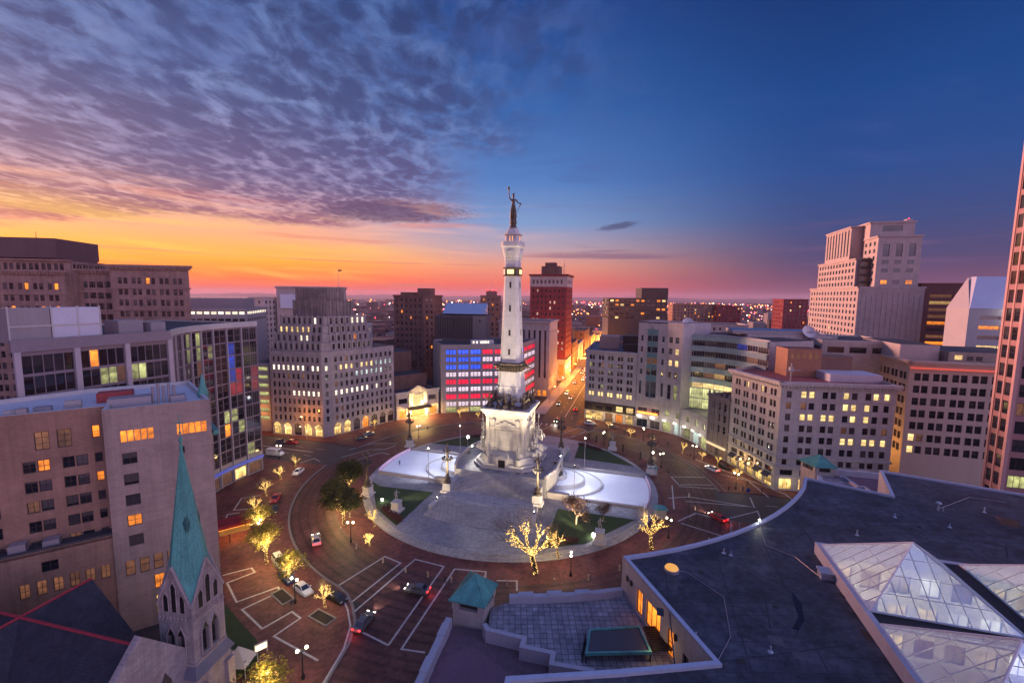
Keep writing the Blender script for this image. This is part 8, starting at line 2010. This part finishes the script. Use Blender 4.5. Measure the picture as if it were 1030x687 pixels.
p = G(593.5, 427); car('suv', 'white', p, -30, 'white sport utility parked by the avenue corner shops'); p = G(645, 0+437); p = G(716.5, 473); car('sedan', 'white', p, 112, 'white car with red tail lights on the right of the circle', on=True)
p = G(728, 470.5); car('sedan', 'black', p, 100, 'dark car parked before the narrow gothic house'); p = G(616, 430.5); car('sedan', 'grey', p, -32, 'grey car parked before the lilac block')
p = G(364, 442); car('sedan', 'black', p, 32, 'black car driving past the stepped tower'); p = G(371, 437.5); car('sedan', 'grey', p, 35, 'dark car ahead of the black one by the arches')
for px, h, c, lb in (((318, 545), 118, 'silver', 'car with lights on curving round the left of the circle'), ((420, 595), 166, 'grey', 'dark car with lights on in the lane before the corner pavilion'), ((366, 628), 76, 'grey', 'grey car with lights on heading up from the bottom street'),
                     ((722, 522), 116, 'red', 'red car with tail lights on before the curved roof edge'), ((560, 424), 250, 'black', 'dark car with lights on entering the circle from the avenue')):
    p = G(*px); car('sedan', c, p, h, lb, on=True, beams=True)
rg = random.Random(77); n_av = 0
ah = math.degrees(math.atan2(V.y, V.x))
for k in range(34):
    bq = 84+k*11.5+rg.uniform(-3, 3); lane = rg.choice([-6.6, -3.0, 3.0, 6.6]); p = av(lane, bq)
    pos = 'left' if lane < 0 else 'right'
    t = car(rg.choice(['sedan', 'suv']), rg.choice(['white', 'black', 'silver', 'grey', 'red']), p, ah+(180 if lane < 0 else 0), 'car with its lights on in the queue along the amber avenue', on=True, group='cars on the avenue', small=bq > 190, z=.016)
# ------------------------------------------------------------------ people
coat = [mat('coat_%s' % n, c, .9, .2, 4) for n, c in (('black', (.02, .02, .022)), ('navy', (.03, .04, .08)), ('red', (.22, .03, .03)), ('grey', (.14, .14, .14)))]
trs = mat('dark_trousers', (.03, .03, .04), .9, .2, 4)
def person(px, k, label, z=.01, rz=0.0):
    J, E_ = body_joints(.16 if k % 2 else .05); me = figure_mesh('p%d' % (k % 4), J, E_, [coat[k % 4], trs, skin_m, hair_m], slot=lambda c: 1 if c.z < .86 else (3 if c.z > 1.66 or (c.z > 1.58 and c.y > .02) else (2 if c.z > 1.47 or (abs(c.x) > .2 and c.z < .88) else 0)))
    p = G(*px); o = link('person', me, None, (p.x, p.y, z), rz); tag(o, label, 'person'); return o
PPL = [((448, 586.5), 'person in dark coat standing by the corner pavilion'), ((293.5, 612), 'person in navy coat standing by a lamp at the left kerb'), ((733, 494), 'person in red coat waiting at the right kerb'), ((747, 495), 'person in grey coat near the blue kerb sign'), ((672, 476), 'person crossing behind the right rink'), ((672, 448), 'person on the far sidewalk before the white shop lamps'), ((639, 440), 'person walking before the amber shop'), ((691, 459), 'person in grey before the podium shops'), ((694, 461), 'second person before the podium shops'), ((430, 433), 'person near the theatre canopy'), ((386, 434), 'person passing the stepped tower'), ((694, 526), 'person in navy on the right paved bands'), ((296, 470), 'person by the white sedan'), ((628, 437), 'person in navy before the amber lit shop door'), ((662, 447), 'person at the foot of the broadcaster tower'), ((700, 460.5), 'person in red passing the podium windows'), ((752, 489), 'person under the shop lanterns of the white corner building'), ((766, 496), 'person beside the white corner building show windows'), ((716, 466), 'person before the dim sign of the narrow house'), ((470, 423), 'person before the flag windows'), ((610, 436), 'person by the curb near the white parked car')]
for k, (px, lb) in enumerate(PPL): person(px, k, lb, .012 if k in (0, 4, 11, 12) else SW+.005, k*1.1)
PPL = []
SK = [((402, 468), 'skater in dark clothes alone on the left ice rink'), ((446, 465), 'skater near the fountain ring of the left rink')]
for k, (px, lb) in enumerate(SK):
    o = person(px, k, lb, PZ+.055, k); p = G(*px, PZ); o.location = (p.x, p.y, PZ+.055)
# kerb furniture
t = thing('kerb_sign', 'round blue sign on a post at the right sidewalk corner', 'sign', (*G(752, 502, SW), SW)); b = MB(); b.tube((0, 0, 0), (0, 0, 2.6), .05, .05, 6); link('post', b.mesh('post', [frame_g]), t); b = MB(); b.obox((-.5, -.06), (1, 0), 1.0, .06, 2.1, 3.1); link('panel', b.mesh('panel', [mat('blue_sign_panel', (.03, .08, .30), .5, .1, 2)]), t)
for px, lb in (((656, 477), 'teal roofed ticket kiosk at the right rink corner'), ((664, 520), 'teal banner stand beside the tall gold tree')):
    p = G(*px); t = thing('kiosk', lb, 'kiosk', (p.x, p.y, 0)); b = MB(); b.prism([(-1.2, -1), (1.2, -1), (1.2, 1), (-1.2, 1)], 0, 2.4, 0, 0); link('cabin', b.mesh('cabin', [frame_w]), t)
    b = MB(); Q = [(-1.6, -1.4), (1.6, -1.4), (1.6, 1.4), (-1.6, 1.4)]
    for k in range(4): b.face([(*Q[k], 2.4), (*Q[(k+1) % 4], 2.4), (0, 0, 3.3)])
    b.cap(Q, 2.39, 0, True); link('roof', b.mesh('roof', [mat('teal_canvas', (.06, .24, .26), .7, .2, 1)]), t)
# planters at the left kerb
for k, (px, lb) in enumerate((((284, 600), 'dark planting bed at the left kerb behind the white car'), ((324, 621), 'dark planting bed round the fully wrapped bare tree'))):
    p = G(*px, SW); b = MB(); a = R(tang(p)); d = Vector((math.cos(a), math.sin(a))); n = Vector((-d.y, d.x)); o = p-d*2.2-n*1.0; t = thing('planting_bed', lb, 'planter', (p.x, p.y, SW))
    b.strip([o, o+d*4.4, o+d*4.4+n*2, o+n*2], .25, SW-.02, SW+.16, 0, True); b.build('kerb', kerb_m, t); b = MB(); b.cap([o, o+d*4.4, o+d*4.4+n*2, o+n*2], SW+.06); b.build('soil', mat('dark_soil', (.03, .024, .02), .95, .4, 3), t)

# ------------------------------------------------------------------ floodlights on the monument and rinks
flood_pole(loc(-15.2, 3.2), PZ, 9.5, 'tall white floodlight pole glaring between left rink and monument', 10000, (-4, 122, 12), WHITE, 90, lens=.42)
ground_flood(G(657, 457, PZ), PZ+.07, 'ground floodlight on the far right lawn', 7000, (6, 126, 14), WARM, 60, lens=.34)
ground_flood(G(597, 541, PZ), PZ+.07, 'glaring ground floodlight beside the pale kerb statue', 36000, (1.5, 122, 13), WARM, 62, lens=.42)
ground_flood(G(384, 505, PZ), PZ+.07, 'amber ground floodlight by the brown hedge', 20000, (-1.5, 122, 13), WARM, 62, lens=.3)
for k, (a, q, pw, zt, lb) in enumerate(((-12.9, -24, 7000, 40, 'small floodlight on the left stair cheek'), (12.9, -24, 7000, 40, 'small floodlight on the right stair cheek'), (14, -9.6, 5000, 50, 'small floodlight on the terrace corner, right'), (-14, -9.6, 5000, 50, 'small floodlight on the terrace corner, left'), (14.4, 5.0, 5000, 34, 'small floodlight on the right terrace edge'), (-14.4, 5.0, 4500, 34, 'small floodlight on the left terrace edge'), (0, 14, 3000, 40, 'small floodlight at the back of the terrace'))):
    p = loc(a, q); z = {0: 2.2, 1: 2.2}.get(k, TZ); ground_flood(p, z, lb, pw*6.5, (CC.x, CC.y, zt), WARM if k > 3 else (1, .80, .55), 44)
for s, lb in ((1, 'right'), (-1, 'left')):
    for q, w in ((9.6, 'far'), (-11.3, 'near')):
        p = loc(s*21, q*1.12); flood_pole(p, PZ, 10.5, 'slim floodlight pole on the %s side of the %s ice rink' % (w, lb), 4800, (*loc(s*28, q*.1), PZ), LILAC, 120)
# street glow: sodium lamps on poles down the avenue and the cross street
sod = (1, .33, .045); sodp = None
def sodium(p, z, rz, label, grp, pw):
    global sodp
    if sodp is None:
        t = thing('sodium_street_lamp', label, 'street lamp', (p.x, p.y, z), grp, rz); sodp = t
        b = MB(); b.tube((0, 0, 0), (0, 0, 9), .12, .07, 6); b.tube((0, 0, 9), (2.4, 0, 9.4), .06, .05, 5); link('pole', b.mesh('pole', [frame_g]), t); b = MB(); b.obox((2.1, -.22), (1, 0), .8, .44, 9.25, 9.42); link('lamp_head', b.mesh('lamp_head', [frame_g]), t); b = MB(); b.ball((2.5, 0, 9.2), .3, 0, 8, 5, .6); link('globe', b.mesh('globe', [glow('sodium_globe', rgb(255, 170, 70), 60)]), t)
    else: t = dup(sodp, (p.x, p.y, z), rz, label); t['group'] = grp
    lamp('sodium_light', 'POINT', (p.x+2.5*math.cos(rz), p.y+2.5*math.sin(rz), z+8.6), pw, sod, None, .3)
a0 = -TH
for k in range(16):
    q = 82+k*26
    for s in (-1, 1): sodium(av(s*11.5, q+(0 if s > 0 else 12)), .13, a0+(math.pi if s > 0 else 0), 'sodium street lamp in the amber row along the avenue', 'sodium lamps along the avenue', 15000 if k > 1 else 3000)
for k in range(5):
    for d, nm in ((-U, 'left'), ): q = CC+d*(84+k*24)+V*11; sodium(q, .13, a0-math.pi/2, 'sodium street lamp along the cross street on the left', 'sodium lamps along the left cross street', 1800)

# ------------------------------------------------------------------ far city: low roofs and lights that read as one mass
def far_city():
    rg = random.Random(99); b = MB(); lt = MB()
    def ok(x, y):
        r = Vector((x, y))-CC; a, q = r.dot(U)-AVO, r.dot(V)
        return not (abs(a) < 22 and q > 0)
    n = 0
    while n < 2600:
        az = rg.uniform(-62, 62); d = 340+2900*rg.random()**1.7; x, y = d*math.sin(R(az)), d*math.cos(R(az))
        if not ok(x, y) or (d < 560 and -30 < az < 60 and rg.random() < .5): continue
        l, w = rg.uniform(10, 34), rg.uniform(10, 30); h = rg.uniform(4, 13) if rg.random() < .9 else rg.uniform(13, 30)
        if y < 330: continue
        b.obox((x, y), U if rg.random() < .8 else V, l, w, -.05, h, rg.randrange(4)); n += 1
    tag(b.build('far_city_roofs', [mat('far_brick', (.16, .07, .065), .9, .4, .02, rnd=.4), mat('far_concrete', (.24, .215, .215), .9, .3, .02, rnd=.4), mat('far_dark', (.06, .05, .055), .9, .3, .02, rnd=.4), mat('far_roofing', (.12, .09, .09), .9, .3, .02, rnd=.4)]), None, None, None, 'stuff')
    tr = MB()
    for k in range(2600):
        az = rg.uniform(-62, 62); d = 380+5200*rg.random()**1.3; x, y = d*math.sin(R(az)), d*math.cos(R(az))
        if not ok(x, y): continue
        s = rg.uniform(3, 7); tr.lathe([(s*.5, 0), (s, s*.6), (s*.7, s*1.3), (0, s*1.7)], (x, y), 5, 0, rg.random())
    tag(tr.build('far_trees', mat('far_bare_woods', (.055, .042, .045), .95, .5, .02, rnd=.4)), None, None, None, 'stuff')
    mats = [glow('far_lamp_orange', rgb(255, 140, 60), 7), glow('far_lamp_white', rgb(255, 226, 200), 7), glow('far_lamp_pink', rgb(255, 120, 130), 6), glow('far_lamp_red', rgb(255, 50, 60), 6)]
    for k in range(1500):
        az = rg.uniform(-60, 60)
        if rg.random() < .35: az = rg.choice([24, 28, 34, 8, 17]) + rg.gauss(0, 3)
        d = 360+3400*rg.random()**1.2; x, y = d*math.sin(R(az)), d*math.cos(R(az)); lt.octa((x, y, rg.uniform(7, 13)), d*rg.uniform(.0006, .0016), rg.choice([0, 0, 0, 1, 1, 2, 2, 3]))
    for k in range(420):
        q = 300+3000*rg.random()**1.3; p = av(rg.choice([-9, -5, 5, 9])+rg.gauss(0, 1), q); lt.octa((p.x, p.y, rg.uniform(1, 10)), (q+128)*rg.uniform(.0006, .0014), rg.choice([0, 0, 1, 3]))
    tag(lt.build('far_city_lights', mats), None, None, None, 'stuff')
    hl = MB()
    for k in range(60):
        az = -66+k*2.25; d = 9000; x, y = d*math.sin(R(az)), d*math.cos(R(az)); w = 420; hl.lathe([(w*1.6, -1), (w, 26+10*math.sin(k*1.7)), (0, 44+14*math.sin(k*.9))], (x, y), 8)
    struct('hills', hl, mat('far_hills', (.05, .04, .05), .95, .4, .002))
far_city()
HAZE = True
if HAZE:
    b = MB(); b.box(-9800, 9800, -260, 9900, -1.06, 118, 0); o = b.build('haze', [])
    m = bpy.data.materials.new('haze'); m.use_nodes = True; t = m.node_tree; t.nodes.clear(); ou = t.nodes.new('ShaderNodeOutputMaterial'); pv = t.nodes.new('ShaderNodeVolumePrincipled')
    pv.inputs['Color'].default_value = (.80, .66, .82, 1); pv.inputs['Density'].default_value = .00009; pv.inputs['Anisotropy'].default_value = .2
    t.links.new(pv.outputs[0], ou.inputs['Volume']); o.data.materials.append(m); tag(o, None, None, None, 'stuff')
